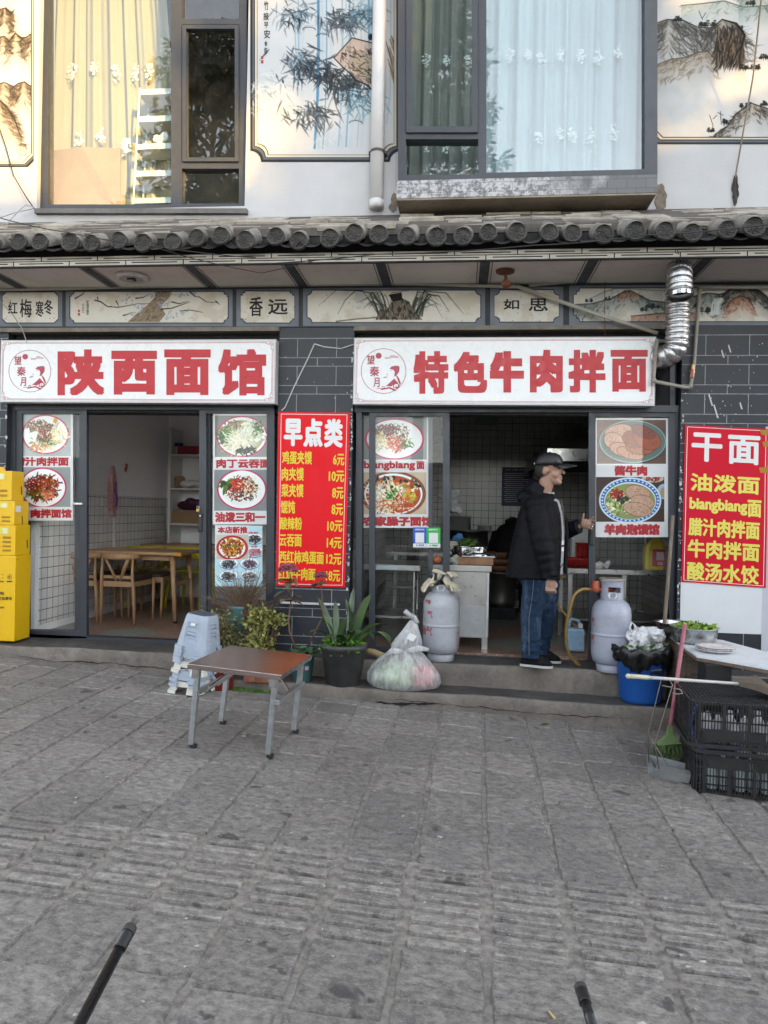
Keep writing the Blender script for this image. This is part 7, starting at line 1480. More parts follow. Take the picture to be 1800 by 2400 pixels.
# gloves on the first cylinder
def glove(o, d, ln, seed, label):
    rr = random.Random(seed); mb = MB(); d = np.array(d, float); d /= np.linalg.norm(d); s = np.cross(d, [0, 0, 1.0]); s /= np.linalg.norm(s); o = V3(o)
    for k in range(6): mb.ball(o+d*ln*(.02+.085*k)+np.array([0, 0, -.004*k*k*.3]), (.034, .034, .018), 10, 7)
    for k in range(4):
        b = o+d*ln*.5+s*(k-1.5)*.021; e = b+d*ln*(.40+.06*math.sin(k+1))+s*(k-1.5)*.016; mb.tube([b, (b+e)/2+[0, 0, .008], e+[0, 0, -.02]], [.0125, .0125, .010], 8)
    b = o+d*ln*.25+s*.03; mb.tube([b, b+s*.03+d*.03, b+s*.042+d*.07], [.013, .013, .010], 8)
    return tag(mb.build('work_glove', mat('cream_glove', (.58, .52, .38), .85, var=.12, vscale=20, bump=.4, bscale=120), remesh=.006, relax=2), label, 'glove', 'cream work gloves')
top = np.array([c1p[0], c1p[1], c1p[2]+.725])
glove(top+[-.06, -.01, .01], (.9, -.3, -.12), .20, 1, 'upper cream work glove draped over the left gas cylinder, fingers to the right'); glove(top+[.0, -.05, -.02], (.85, -.45, -.75), .19, 2, 'cream work glove hanging down the right side of the left gas cylinder'); glove(top+[-.03, -.06, -.01], (-.8, -.3, -.75), .20, 3, 'cream work glove hanging down the left side of the left gas cylinder')
tag(MB().tube([top+[-.09, -.085, -.02], top+[-.07, -.10, -.09], top+[-.04, -.098, -.10], top+[0.0, -.098, -.04], top+[.03, -.09, .012]], [.012]*5, 6, flat=.4).tube([top+[-.05, -.10, .0], top+[-.055, -.105, -.06]], .012, 6).build('black_strap', mat('black_webbing', (.012, .012, .013), .7), smooth=True), 'black strap wound through the collar of the left gas cylinder', 'strap')
# regulator and hose on the second
rg = thing('gas_regulator', (c2p[0]-.13, c2p[1]-.02, c2p[2]+.65), 'orange red gas regulator with yellow hose on the right cylinder', 'regulator'); q = np.array(rg.location); M_REG = mat('orange_red_metal', (.42, .09, .04), .45, var=.15)
MB().tube([q+[.14, .01, -.01], q+[-.05, 0, -.01]], .014, 10).lathe(q+[0, 0, -.03], [(.018, 0), (.032, .01), (.034, .04), (.03, .05), (.03, .085), (.022, .09), (0, .092)], 18).build('body', M_REG, rg, smooth=True)
hp = [q+[-.05, 0, -.01], q+[-.11, -.01, -.012], q+[-.17, -.03, -.06], q+[-.205, -.02, -.19], q+[-.22, .02, -.35], q+[-.20, .06, -.50], q+[-.14, .10, -.60], q+[-.09, .14, -.645], q+[-.10, .30, -.63]]
dn, _ = duct(hp, .01, 1); MB().tube(dn[::3], .0125, 9).build('hose', mat('amber_hose', (.30, .19, .05), .4, var=.1), rg, smooth=True)
p0 = PY(1310, 1353, .6)
dn, _ = duct([p0+[.06, 0, 0], p0, p0+[-.045, 0, -.08], p0+[-.02, -.02, -.22], p0+[.08, -.05, -.36], p0+[.17, -.06, -.45], p0+[.24, -.06, -.50]], .01, 2); tag(MB().tube(dn[::3], .011, 8).build('gas_hose', mat('amber_hose', (.30, .19, .05), .4), smooth=True), 'yellow hose hanging from the steel bench behind the man', 'hose')

# ---------------------------------------------------------------- pots and plants
M_SOIL = mat('soil', (.05, .035, .025), .95, var=.4, vscale=40, bump=.8)
M_PDARK = leafmat('dark_green_leaf', (.028, .055, .016)); M_PYG = leafmat('yellow_green_leaf', (.20, .21, .05)); M_PDULL = leafmat('dull_olive_leaf', (.125, .13, .045)); M_PBRT = leafmat('bright_weed_leaf', (.07, .17, .02)); M_STEM = mat('brown_stem', (.16, .085, .045), .85, var=.3, vscale=30); M_PBRN = leafmat('bronze_leaf', (.10, .085, .045))
def flowerpot(u, vb, z, r0, r1, h, m, label, name='plant_pot'):
    p = PZ(u, vb, z); x, y = p[0], p[1]+r0*.9; t = thing(name, (x, y, z), label, 'plant pot', 'pots and plants by the pier')
    MB().lathe((x, y, z), [(r0*.9, 0), (r0, .01), (r1*.97, h*.86), (r1*1.0, h*.87), (r1*1.04, h*.88), (r1*1.05, h), (r1*.98, h), (r1*.94, h*.9), (0, h*.9)], 40).build('pot', m, t, smooth=True)
    MB().lathe((x, y, z), [(r1*.95, h*.905), (r1*.5, h*.93), (0, h*.935)], 20).build('soil', M_SOIL, t); return t, np.array([x, y, z+h*.93])
def blade(mb, b, d, L, w, arch, r, seg=9, fold=.3):
    """strap leaf: arching ribbon with a shallow keel"""
    d = np.array([d[0], d[1], 0.0]); d /= max(1e-6, np.linalg.norm(d)); q_ = r.uniform(-.75, .75); s = np.array([math.cos(q_), math.sin(q_), 0]); w *= 1.15; A, B_, C = [], [], []; p = V3(b); ang = r.uniform(1.05, 1.45); ph = ang
    for i in range(seg+1):
        f = i/seg; ww = w*min(1.15, .6+1.1*f)*(1-f**7)**.5 if f < 1 else 0.001; n = np.array([0, 0, 1.0])*math.cos(ph)-d*math.sin(ph); A.append(p+s*ww-(-n)*ww*fold); C.append(p-s*ww-(-n)*ww*fold); B_.append(p.copy())
        ph -= arch/seg*(.4+1.4*f); p = p+(d*math.cos(ph)+np.array([0, 0, 1.0])*math.sin(ph))*L/seg
    mb.loft([[a, b2, c] for a, b2, c in zip(A, B_, C)], cap=False, closed=False)
t, c = flowerpot(798, 1611, lo_z(-.7)+.002, .135, .182, .325, mat('black_plastic_pot', (.045, .045, .046), .5, var=.3, vscale=6, dirt=.5, dirtc=(.10, .095, .085)), 'big dark grey plastic pot with strap leaved clivia beside the vegetable bag')
r = random.Random(77); mb = MB()
for (dx, dy, az, L, w, ar) in ((-.06, -.03, 2.6, .42, .020, .25), (-.05, -.05, 1.9, .36, .022, .2), (-.04, -.06, -.9, .27, .024, .3), (-.02, -.05, -1.6, .16, .024, 1.6), (-.07, 0, 3.0, .25, .018, .6), (.03, .0, 1.3, .46, .018, .1), (.06, 0, 2.2, .38, .022, .35), (.07, -.01, .8, .34, .024, .5), (.08, -.02, .1, .44, .026, .25), (.09, 0, .3, .34, .022, 1.4), (.08, -.05, -.6, .30, .02, 2.2), (.1, -.02, .0, .36, .022, 2.3), (.02, -.04, -2.2, .26, .024, 1.7), (.04, -.05, -.4, .28, .024, 1.8), (-.02, .03, 2.9, .3, .02, 1.2), (.05, .04, 1.8, .30, .02, .5), (.0, -.03, -1.2, .22, .025, 2.0), (.06, -.04, -1.4, .24, .024, 1.5), (-.09, -.02, 3.4, .24, .02, 1.6)): blade(mb, c+[dx, dy, 0], (math.cos(az), math.sin(az)), L, w, ar, r)
k = NT('clivia_leaf'); k.col(k.ramp(k.noise(k.coord('Object'), 9, 5), [(.3, (.012, .036, .012)), (.7, (.055, .10, .022))])); k.b.inputs['Roughness'].default_value = .3; M_CLIV = k.m
mb.build('leaves', M_CLIV, t, smooth=True)
mb = MB()
for i in range(420):
    a = r.uniform(0, 6.28); d = r.uniform(.55, 1.06)*.17; z_ = r.uniform(-.005, .05) if d < .16 else r.uniform(-.06, .02); leafquad(mb, c+np.array([math.cos(a)*d, math.sin(a)*d, z_]), np.array([math.cos(a)+r.gauss(0, .5), math.sin(a)+r.gauss(0, .5), r.uniform(-.3, .9)]), r.uniform(.018, .042), .011, r)
mb.build('weeds', M_PBRT, t)
# teal pot with hydrangea
t, c = flowerpot(704, 1601, lo_z(-1.0)+.002, .075, .095, .22, mat('teal_plastic', (.045, .13, .135), .5, var=.15, dirt=.35, dirtc=(.10, .09, .07)), 'teal plastic pot with pink stickers and two dried hydrangea heads')
cc = np.array(t.location); mb = MB()
for a0, a1 in ((-2.5, -1.75), (-1.15, -.8)):
    P_ = [cc+np.array([math.cos(a)*.0905, math.sin(a)*.0905, zz]) for zz in (.105, .135) for a in np.linspace(a0, a1, 6)]; mb.add(P_, [(i, i+1, i+7, i+6) for i in range(5)])
mb.build('sticker', mat('pink_sticker', (.45, .30, .42), .5), t)
def hydr(pts, head, hr, leaves, seed):
    r = random.Random(seed); pts = [V3(p) for p in pts]; MB().tube(pts, [.0075, .007, .006, .005, .005][:len(pts)] if len(pts) <= 5 else .006, 7).build('stem', M_STEM, t, smooth=True); mb = MB()
    for i in range(330):
        u = np.array([r.gauss(0, 1), r.gauss(0, 1), r.gauss(0, 1)]); u /= np.linalg.norm(u); u[2] = u[2] if u[2] > -.3 else -u[2]*.4; p = head+u*np.array([hr, hr*.9, hr*.62])*r.uniform(.8, 1.05)
        for q_ in range(2): leafquad(mb, p, u+np.array([r.gauss(0, .9) for _ in range(3)]), r.uniform(.010, .018), .007, r)
    mb.build('flower_head', M_HYD, t); mb = MB()
    for (p, d, L) in leaves:
        p = V3(p); d = np.array(d, float); d /= np.linalg.norm(d); s = np.cross(d, [0, 0, 1.0]); s /= np.linalg.norm(s); n_ = np.cross(s, d); A, B_, C = [], [], []
        for i in range(8): f = i/7; w_ = L*.30*math.sin(math.pi*min(1, f*.97+.03))**.8; q_ = p+d*L*f-np.array([0, 0, 1])*L*.35*f*f; A.append(q_+s*w_+n_*w_*.35); B_.append(q_); C.append(q_-s*w_+n_*w_*.35)
        mb.loft([[a, b2, c2] for a, b2, c2 in zip(A, B_, C)], cap=False, closed=False)
    mb.build('leaves', M_PBRN, t, smooth=True)
M_HYD = leafmat('dried_hydrangea', (.30, .09, .12)); Yh = c[1]-.01
Q = lambda u, v, dy=0: PY(u, v, Yh+dy)
def lv(r, u, v, n): 
    out = []
    for i in range(n): a = r.uniform(0, 6.28); out.append((Q(u+r.uniform(-3, 3), v+r.uniform(-5, 5)), (math.cos(a), math.sin(a)*.8-.2, r.uniform(-.1, .6)), r.uniform(.075, .13)))
    return out
rl = random.Random(5)
hydr([Q(694, 1520), Q(678, 1480), Q(676, 1450), Q(683, 1400), Q(680, 1345)], Q(676, 1336), .075, lv(rl, 680, 1362, 5)+lv(rl, 681, 1405, 6)+lv(rl, 680, 1392, 3), 1)
hydr([Q(724, 1512, .04), Q(742, 1475, .04), Q(757, 1445, .04), Q(755, 1400, .04), Q(751, 1362, .04)], Q(752, 1350, .04), .046, lv(rl, 752, 1368, 5), 2)
mb = MB(); r = random.Random(15); cl_ = []
for i in range(26):
    a = r.uniform(0, 6.28); d = np.array([math.cos(a), math.sin(a), r.uniform(.1, .9)]); p = c+np.array([r.uniform(-.05, .07), r.uniform(-.05, .03), r.uniform(.0, .05)]); leafquad(mb, p, d, r.uniform(.06, .11), .03, r)
mb.build('leaves', leafmat('hydrangea_leaf', (.035, .085, .03)), t)
# shrubs behind the table
def shrub(name, u, vb, z, y0, spots, leaf, lw, lm, label, seed, stemr=.006, potm=None, fine=False):
    p = PY(u, vb, y0); t = thing(name, (p[0], y0, z), label, 'shrub', 'pots and plants by the pier'); r = random.Random(seed); lf = MB(); st = MB()
    for (su, sv, dy, rad, n) in spots:
        c = PY(su, sv, y0+dy); b = np.array([p[0]+r.uniform(-.03, .03), y0+r.uniform(-.03, .03), z+.0]); m_ = (b+c)/2+[r.uniform(-.03, .03), r.uniform(-.03, .03), .03]; st.tube([b, m_, c], [stemr, stemr*.7, stemr*.35], 5)
        for i in range(n):
            q = c+np.array([r.gauss(0, .45), r.gauss(0, .45), r.gauss(0, .45)])*rad; leafquad(lf, q, np.array([r.gauss(0, 1), r.gauss(0, 1), r.gauss(.2, .8)]), leaf*r.uniform(.6, 1.3), lw*r.uniform(.7, 1.2), r)
            if i % 9 == 0: st.tube([c+(q-c)*.1, q], [stemr*.3, stemr*.15], 4)
    st.build('stems', M_STEM, t); lf.build('leaves', lm, t); return t, p
r = random.Random(2)
t, p = shrub('potted_shrub', 525, 1560, -.15, -.36, [(470+r.uniform(0, 85), 1436+r.uniform(0, 90), r.uniform(-.06, .1), .10, 70) for _ in range(20)]+[(540+r.uniform(0, 50), 1505+r.uniform(0, 34), r.uniform(-.05, .05), .09, 60) for _ in range(9)], .032, .009, M_PDULL, 'fine leaved olive green shrub behind the stools', 31)
t2, p2 = shrub('potted_shrub', 618, 1560, -.13, -.34, [(590+r.uniform(-4, 52), 1438+r.uniform(0, 95), r.uniform(-.06, .06), .08, 34) for _ in range(20)]+[(655+r.uniform(-8, 20), 1450+r.uniform(0, 50), 0, .06, 14) for _ in range(4)], .042, .013, M_PYG, 'yellowing broad leaved shrub behind the folding table', 32)
# wispy broom plant in a hanging teal planter
q = PY(573, 1462, -.22); t = thing('wispy_plant', (q[0], -.22, q[2]), 'wispy reddish broom-like plant in front of the dining door glass', 'plant', 'pots and plants by the pier'); mb = MB(); lf = MB(); r = random.Random(9)
mb.tube([q-[0, 0, .18], q, PY(572, 1440, -.22)], [.012, .010, .009], 7)
for i in range(210):
    a = r.gauss(0, .66); b = r.uniform(-.5, .5); L = r.uniform(.2, .43); base = PY(572+r.gauss(0, 7), 1440+r.uniform(-8, 8), -.22); d = np.array([math.sin(a), b*.5, math.cos(a)]); e = base+d*L+[0, 0, -.02]; m_ = base+d*L*.5+[r.uniform(-.02, .02), 0, .01]; mb.tube([base, m_, e], [.0026, .0018, .0008], 4)
    for k in range(7): f = r.uniform(.25, 1); qq = base+(e-base)*f; leafquad(lf, qq, d+np.array([r.gauss(0, .6) for _ in range(3)]), r.uniform(.012, .028), .0022, r)
mb.build('twigs', mat('reddish_twig', (.16, .085, .06), .85, var=.3), t); lf.build('needles', leafmat('grey_green_needle', (.12, .135, .07)), t)
q = PY(560, 1482, -.16); tag(MB().lathe((q[0], -.13, q[2]), [(.07, 0), (.09, .02), (.112, .20), (.118, .21), (.118, .225), (.105, .225), (.10, .19), (0, .18)], 30).build('teal_planter', mat('pale_teal', (.10, .22, .22), .5, var=.15, dirt=.25, dirtc=(.10, .09, .07)), smooth=True), 'pale teal planter half hidden behind the shrubs', 'planter', 'pots and plants by the pier')
q = PY(520, 1600, -.62); tag(MB().lathe((q[0], -.62, gz(q[0], -.62)+.0), [(.08, 0), (.085, .01), (.105, .17), (.112, .175), (.112, .2), (.1, .2), (.09, .17), (0, .16)], 30).build('red_pot', mat('dark_red_plastic', (.20, .015, .012), .4), smooth=True), 'dark red plastic pot beside the stack of stools', 'pot', 'pots and plants by the pier')
M_BRK = mat('red_brick', (.30, .10, .05), .9, var=.35, vscale=16, bump=.6, bscale=60, dirt=.6, dirtc=(.25, .22, .19))
for i, (u, v, y, a, lab) in enumerate(((590, 1597, -.56, .02, 'red brick lying on the lower step, left of the other brick'), (621, 1600, -.56, -.05, 'chipped red brick lying on the lower step, right of the other brick'))):
    q = PY(u, v, y); tag(MB().box((q[0], y+.03, lo_z(q[0])+.032), (.098, .20, .055), rotz(a), .004).build('brick', M_BRK), lab, 'brick', 'loose bricks on the step')
q = PY(612, 1583, -.44); lump('mortar_chunk', np.array([q[0], -.46, lo_z(q[0])+.055]), (.17, .10, .06), 9, mat('grey_rubble', (.17, .165, .155), .95, var=.35, vscale=20, bump=.8), 'grey lump of mortar on top of the loose bricks', 'rubble', 52, vox=.010)
mb = MB(); r = random.Random(6)
for i in range(900):
    f = r.random(); q = PG(538+f*105, 1613+f*9+r.uniform(-4, 5)); leafquad(mb, np.array([q[0], q[1], q[2]-.002]), np.array([r.gauss(0, .7), r.gauss(0, .7), 1]), r.uniform(.008, .026), .004, r)
tag(mb.build('weeds', M_PBRT), kind='stuff')
# white strip sticking on the pier, root, coping
p, q = PY(658, 1412, -.03), PY(796, 1418, -.03); tag(MB().box2((p[0], -.035, q[2]-.006), (q[0], -.001, p[2]+.006), .003).build('white_batten', M_PVC), 'white plastic batten across the brick pier behind the hydrangea', 'batten')
a, b = PY(852, 1524, -.2), PY(900, 1538, -.22); tag(MB().tube([a, (a+b)/2+[0, 0, .006], b], [.022, .030, .026], 10).build('ginger_root', mat('tan_root', (.42, .32, .16), .8, var=.3, vscale=50, bump=.5), smooth=True), 'pale knobbly root lying between the big pot and the bag', 'root')

# ---------------------------------------------------------------- bag of vegetables
def film(name, tint, rough, alpha, bumps=.5):
    k = NT(name); k.t.nodes.remove(k.b); tr = k.n('ShaderNodeBsdfTransparent'); tr.inputs['Color'].default_value = (.93, .95, .96, 1); df = k.n('ShaderNodeBsdfDiffuse'); df.inputs['Color'].default_value = (*tint, 1); tl = k.n('ShaderNodeBsdfTranslucent'); tl.inputs['Color'].default_value = (*tint, 1); gl = k.n('ShaderNodeBsdfGlossy'); gl.inputs['Roughness'].default_value = rough
    b = k.n('ShaderNodeBump'); b.inputs['Strength'].default_value = bumps; b.inputs['Distance'].default_value = .012; mp = k.n('ShaderNodeMapping'); mp.inputs['Scale'].default_value = (1, 1, .35); k.l(k.coord('Object'), mp.inputs[0]); h = k.noise(mp.outputs[0], 22, 6, .65, .8); k.l(h, b.inputs['Height']); k.l(b.outputs[0], gl.inputs['Normal'])
    m0 = k.n('ShaderNodeMixShader'); m0.inputs[0].default_value = .5; k.l(df.outputs[0], m0.inputs[1]); k.l(tl.outputs[0], m0.inputs[2]); m1 = k.n('ShaderNodeMixShader'); k.l(k.ramp(h, [(.35, alpha*.6), (.7, min(1, alpha*1.7))]), m1.inputs[0]); k.l(tr.outputs[0], m1.inputs[1]); k.l(m0.outputs[0], m1.inputs[2])
    lw = k.n('ShaderNodeLayerWeight'); k.l(b.outputs[0], lw.inputs['Normal']); m2 = k.n('ShaderNodeMixShader'); k.l(k.math('ADD', k.math('MULTIPLY', k.math('POWER', lw.outputs['Facing'], 4.0), .8), .06), m2.inputs[0]); k.l(m1.outputs[0], m2.inputs[1]); k.l(gl.outputs[0], m2.inputs[2]); k.l(m2.outputs[0], k.out.inputs['Surface']); return k.m
M_BAG = film('thin_clear_bag', (.95, .96, .97), .10, .47)
bp = PZ(943, 1618, lo_z(-.3)); bx, by, bz_ = bp[0], -.42, lo_z(-.35)+.001
t = thing('vegetable_bag', (bx, by, bz_), 'big tied translucent plastic bag full of green and red vegetables on the lower step', 'bag')
r = random.Random(61); N = 64; rings = []; prof = [(0, .215, .14), (.012, .27, .155), (.05, .285, .165), (.11, .272, .16), (.17, .235, .14), (.22, .185, .115), (.26, .145, .095), (.285, .115, .075), (.30, .10, .062), (.315, .105, .062), (.34, .112, .066), (.38, .098, .06), (.42, .08, .052), (.46, .058, .042), (.50, .04, .03), (.53, .022, .018)]
ph = [r.uniform(0, 6.28) for _ in range(6)]
for (z, a, b) in prof:
    ring_ = []; cx_ = .0+.05*max(0, z-.26)/.1*.5
    for k in range(N):
        th = 2*math.pi*k/N; f = 1+(.05*math.sin(7*th+ph[0]+z*6)+.035*math.sin(13*th+ph[1])+.03*math.sin(23*th+ph[2]))*min(1, z/.12)*(1.6 if z > .17 else 1)+.03*math.sin(3*th+z*14+ph[3]); ring_.append((bx+cx_+math.cos(th)*a*f, by+math.sin(th)*b*f, bz_+z+.006*math.sin(5*th+ph[4])*min(1, z/.05)))
    rings.append(ring_)
MB().loft(rings, cap=False).build('film', M_BAG, t, smooth=True)
tw = np.array([bx+.10, by-.0, bz_+.51]); MB().tube([tw, tw+[-.03, -.02, .05], tw+[-.07, -.02, .07], tw+[-.10, -.02, .095]], [.022, .020, .018, .022], 10).build('twisted_neck', M_BAG, t, smooth=True)
for i in range(2): MB().tube([np.array([bx+.0, by-.05, bz_+.29])+[s_*.02, -.01, 0] for s_ in (0,)]+[np.array([bx+(.12, -.09)[i], by-.11, bz_+(.33, .30)[i]]), np.array([bx+(.20, -.13)[i], by-.10, bz_+(.32, .27)[i]])], [.02, .026, .012], 8, flat=.4).build('knot_ear', M_BAG, t, smooth=True)
MB().add([(bx+.02, by-.095, bz_+.40), (bx+.075, by-.09, bz_+.375), (bx+.105, by-.085, bz_+.42), (bx+.05, by-.09, bz_+.445)], [(0, 1, 2, 3)]).build('price_label', M_PWH, t)
M_CAB = mat('cabbage_green', (.34, .50, .20), .6, var=.35, vscale=14, bump=.4); M_TOM = mat('tomato_red', (.60, .05, .04), .3, var=.2)
vg = [('green_vegetable', M_CAB, [(-.17, -.02, .07, .07), (-.09, -.06, .08, .075), (-.03, .02, .09, .08), (.03, -.06, .06, .06), (-.12, .03, .13, .06), (-.19, .03, .06, .055), (-.05, -.05, .15, .055), (.04, .02, .15, .06), (.0, -.08, .045, .045)]), ('tomato', M_TOM, [(.12, -.08, .05, .045), (.19, -.05, .05, .045), (.15, -.02, .10, .045), (.21, .01, .09, .042), (.11, .03, .09, .045), (.17, -.06, .115, .042), (.10, -.06, .13, .04), (.14, .02, .15, .04), (.20, -.03, .135, .036)])]
for nm, mm, lst in vg:
    for i, (dx, dy, dz, rad_) in enumerate(lst):
        b_ = MB().ball((bx+dx, by+dy, bz_+dz+.012), (rad_, rad_*.92, rad_*(.85 if nm == 'tomato' else .8)), 16, 11)
        if nm != 'tomato': b_.mapv(lambda p_: p_+np.array([.008*math.sin(p_[2]*70+p_[1]*50), 0, .006*math.sin(p_[0]*80)]))
        lab_ = f'green vegetable inside the tied bag, among its left side' if nm != 'tomato' else 'red tomato inside the tied bag at its right side'
        tag(b_.build(nm, mm, smooth=True), lab_, 'vegetable' if nm != 'tomato' else 'tomato', 'greens in the bag' if nm != 'tomato' else 'tomatoes in the bag')

# ---------------------------------------------------------------- blue bin
zb_ = lo_z(1.35)+.001; p = PZ(1512, 1655, zb_); nx, ny = p[0], p[1]+.15; t = thing('rubbish_bin', (nx, ny, zb_), 'round blue plastic rubbish bin with black liner on the lower step', 'bin')
MB().lathe((nx, ny, zb_), [(.0, .002), (.135, 0), (.15, .01), (.157, .03), (.183, .36), (.19, .365), (.19, .38), (.175, .38), (.17, .3), (0, .29)], 44).build('tub', mat('blue_plastic', (.012, .105, .42), .42, var=.15, vscale=5, dirt=.3, dirtc=(.02, .05, .14)), t, smooth=True)
r = random.Random(8); N = 72; rings = []
for (z, a) in ((.285, .190), (.29, .202), (.33, .212), (.36, .222), (.40, .228), (.425, .218), (.43, .20), (.40, .17), (.37, .14)):
    rings.append([(nx+math.cos(6.2832*k/N)*(a+r.uniform(-.006, .006)+.012*math.sin(k*1.9+z*60)), ny+math.sin(6.2832*k/N)*(a*.97+r.uniform(-.006, .006)+.01*math.sin(k*1.3)), zb_+z+(.035*math.sin(k*.33+1)+.012*math.sin(k*1.7) if z < .33 else .012*math.sin(k*.9))+r.uniform(-.006, .006)) for k in range(N)])
MB().loft(rings, cap=False).build('liner', mat('black_bin_liner', (.010, .010, .011), .22, bump=.5, bscale=30), t, smooth=True)
MB().tube([(nx+.02, ny-.21, zb_+.27), (nx+.10, ny-.2, zb_+.275)], [.012, .02], 6, flat=.4).build('liner_tail', mat('black_bin_liner', (.010, .010, .011), .22), t)
r = random.Random(3); M_WBAG = film('white_carrier', (.86, .87, .88), .3, .8, .8)
mb = MB()
for i in range(16): mb.ball((nx-.0+r.gauss(0, .055), ny-.02+r.gauss(0, .04), zb_+.43+r.uniform(-.02, .11)), (r.uniform(.04, .07), .045, r.uniform(.03, .06)), 9, 6, Matrix.Rotation(r.uniform(0, 3), 3, 'X') @ Matrix.Rotation(r.uniform(0, 3), 3, 'Y'))
M_WBAG2 = mat('white_carrier_bag', (.74, .75, .76), .4, var=.08, vscale=12, bump=1.0, bscale=26)
cb = tag(crumple(mb.build('carrier_bag', M_WBAG2, remesh=.006, relax=1), .016, 24), 'crumpled white carrier bag on top of the rubbish in the blue bin', 'bag')
base_cb = tuple(cb.location)
tb_ = MB().tube([(nx-.07, ny-.03, zb_+.50), (nx-.10, ny-.04, zb_+.57), (nx-.085, ny-.04, zb_+.61), (nx-.06, ny-.04, zb_+.585), (nx-.05, ny-.03, zb_+.52)], [.012, .009, .009, .010, .014], 7); tb_.build('bag_handle', M_WBAG2, cb, smooth=True)
mb = MB()
for i in range(60): a = r.uniform(0, 6.28); d = r.random()**.5*.16; leafquad(mb, np.array([nx+math.cos(a)*d, ny-.03+math.sin(a)*d, zb_+.415+r.uniform(0, .03)]), np.array([r.gauss(0, 1), r.gauss(0, 1), .4]), r.uniform(.02, .05), .014, r)
tag(mb.build('food_scraps', M_PBRT), kind='stuff')
mb = MB()
for i in range(70): a = r.uniform(0, 6.28); d = r.random()**.5*.165; mb.ball((nx+math.cos(a)*d, ny+math.sin(a)*d, zb_+.40+r.uniform(0, .02)), (r.uniform(.01, .028), r.uniform(.01, .02), r.uniform(.006, .014)), 6, 4)
tag(mb.build('paper_litter', mat('tissue_white', (.66, .66, .64), .9)), kind='stuff')

# ---------------------------------------------------------------- white table with bowls and plates, crates and cleaning tools
TZ2 = .25; cs = [PZ(1562, 1486, TZ2), PZ(1633, 1537, TZ2), PZ(1676, 1544, TZ2), PZ(1840, 1573, TZ2), PZ(1850, 1540, TZ2), PZ(1790, 1526, TZ2), PZ(1693, 1500, TZ2)]
cc = sum(cs)/len(cs); t = thing('work_table', (cc[0], cc[1], gz(cc[0], cc[1])), 'low work table with worn white top by the right pier', 'table')
k = NT('white_worn_top'); co = k.coord('Object'); k.col(k.mix(k.ramp(k.noise(co, 7, 8, .8), [(.5, 0.), (.72, .7)]), (.62, .66, .68), (.36, .38, .38))); k.b.inputs['Roughness'].default_value = .35; M_WTOP = k.m
MB().prism([(p[0], p[1], TZ2) for p in cs][::-1], (0, 0, -.012)).build('tabletop', M_WTOP, t, fixn=True)
MB().prism([(p[0]*.995+cc[0]*.005, p[1]*.995+cc[1]*.005, TZ2-.0125) for p in cs][::-1], (0, 0, -.022)).build('top_edge', mat('chipboard_edge', (.16, .11, .08), .8, var=.3, vscale=20), t, fixn=True)
a, b = PY(1655, 1555, -1.15), PY(1716, 1555, -1.15); gq = gz(a[0], -1.1); MB().box2((a[0], -1.15, gq), (b[0], -.98, TZ2-.036), .004).build('pedestal', mat('black_board', (.012, .012, .013), .6), t)
a, b = PY(1596, 1530, -.62), PY(1652, 1530, -.66); MB().box2((a[0], -.66, gz(a[0], -.6)), (a[0]+.03, -.25, TZ2-.036)).build('side_board', mat('weathered_board', (.11, .085, .065), .9, var=.5, vscale=8, stretch=(2, 2, 9)), t); MB().box2((a[0]+.031, -.665, gz(a[0], -.6)+.2), (a[0]+.3, -.635, TZ2-.036)).build('front_board', mat('weathered_board', (.11, .085, .065), .9), t)
def bigbowl(u, v, z, r_, h, label):
    p = PZ(u, v, z); x, y = p[0], p[1]+r_*.9; return tag(MB().lathe((x, y, z), [(0, .002), (r_*.84, 0), (r_*.93, h*.10), (r_*.99, h*.5), (r_, h*.92), (r_*1.10, h*.97), (r_*1.11, h), (r_*1.0, h*.99), (r_*.97, h*.9), (r_*.95, h*.4), (r_*.8, .01), (0, .01)], 44).build('steel_basin', mat('brushed_basin', (.46, .46, .45), .3, 1.0, var=.12, vscale=8), smooth=True), label, 'basin', 'steel basins on the white table'), (x, y)
bb, (gx_, gy_) = bigbowl(1642, 1513, TZ2+.001, .160, .118, 'steel basin full of cut greens on the white table, the front one'); bigbowl(1588, 1494, TZ2+.001, .13, .105, 'steel basin half hidden behind the basin of greens')
mb = MB(); r = random.Random(4)
for i in range(230): a = r.uniform(0, 6.28); d = r.random()**.5*.135; leafquad(mb, np.array([gx_+math.cos(a)*d, gy_+math.sin(a)*d, TZ2+.085+r.uniform(0, .055)*(1-d*4)]), np.array([r.gauss(0, 1), r.gauss(0, 1), r.uniform(-.2, 1)]), r.uniform(.03, .065), .017, r)
tag(mb.build('cut_greens', leafmat('lettuce', (.16, .26, .03))), 'heap of cut green vegetables in the front steel basin', 'vegetables')
p = PZ(1676, 1528, TZ2); M_PLATE = mat('white_melamine', (.72, .68, .69), .3, var=.03)
for i in range(3): tag(MB().lathe((p[0], p[1], TZ2+.001+i*.011), [(0, .001), (.075, 0), (.10, .010), (.13, .021), (.131, .024), (.10, .014), (.075, .005), (0, .005)], 40).build('plate', M_PLATE, smooth=True), ('white plate at the bottom of the stack on the white table', 'white plate in the middle of the stack on the white table', 'topmost white plate of the stack on the white table')[i], 'plate', 'stacked white plates')
M_CRATE = mat('black_crate_plastic', (.018, .018, .019), .45, var=.3, vscale=7, dirt=.35, dirtc=(.06, .055, .05))
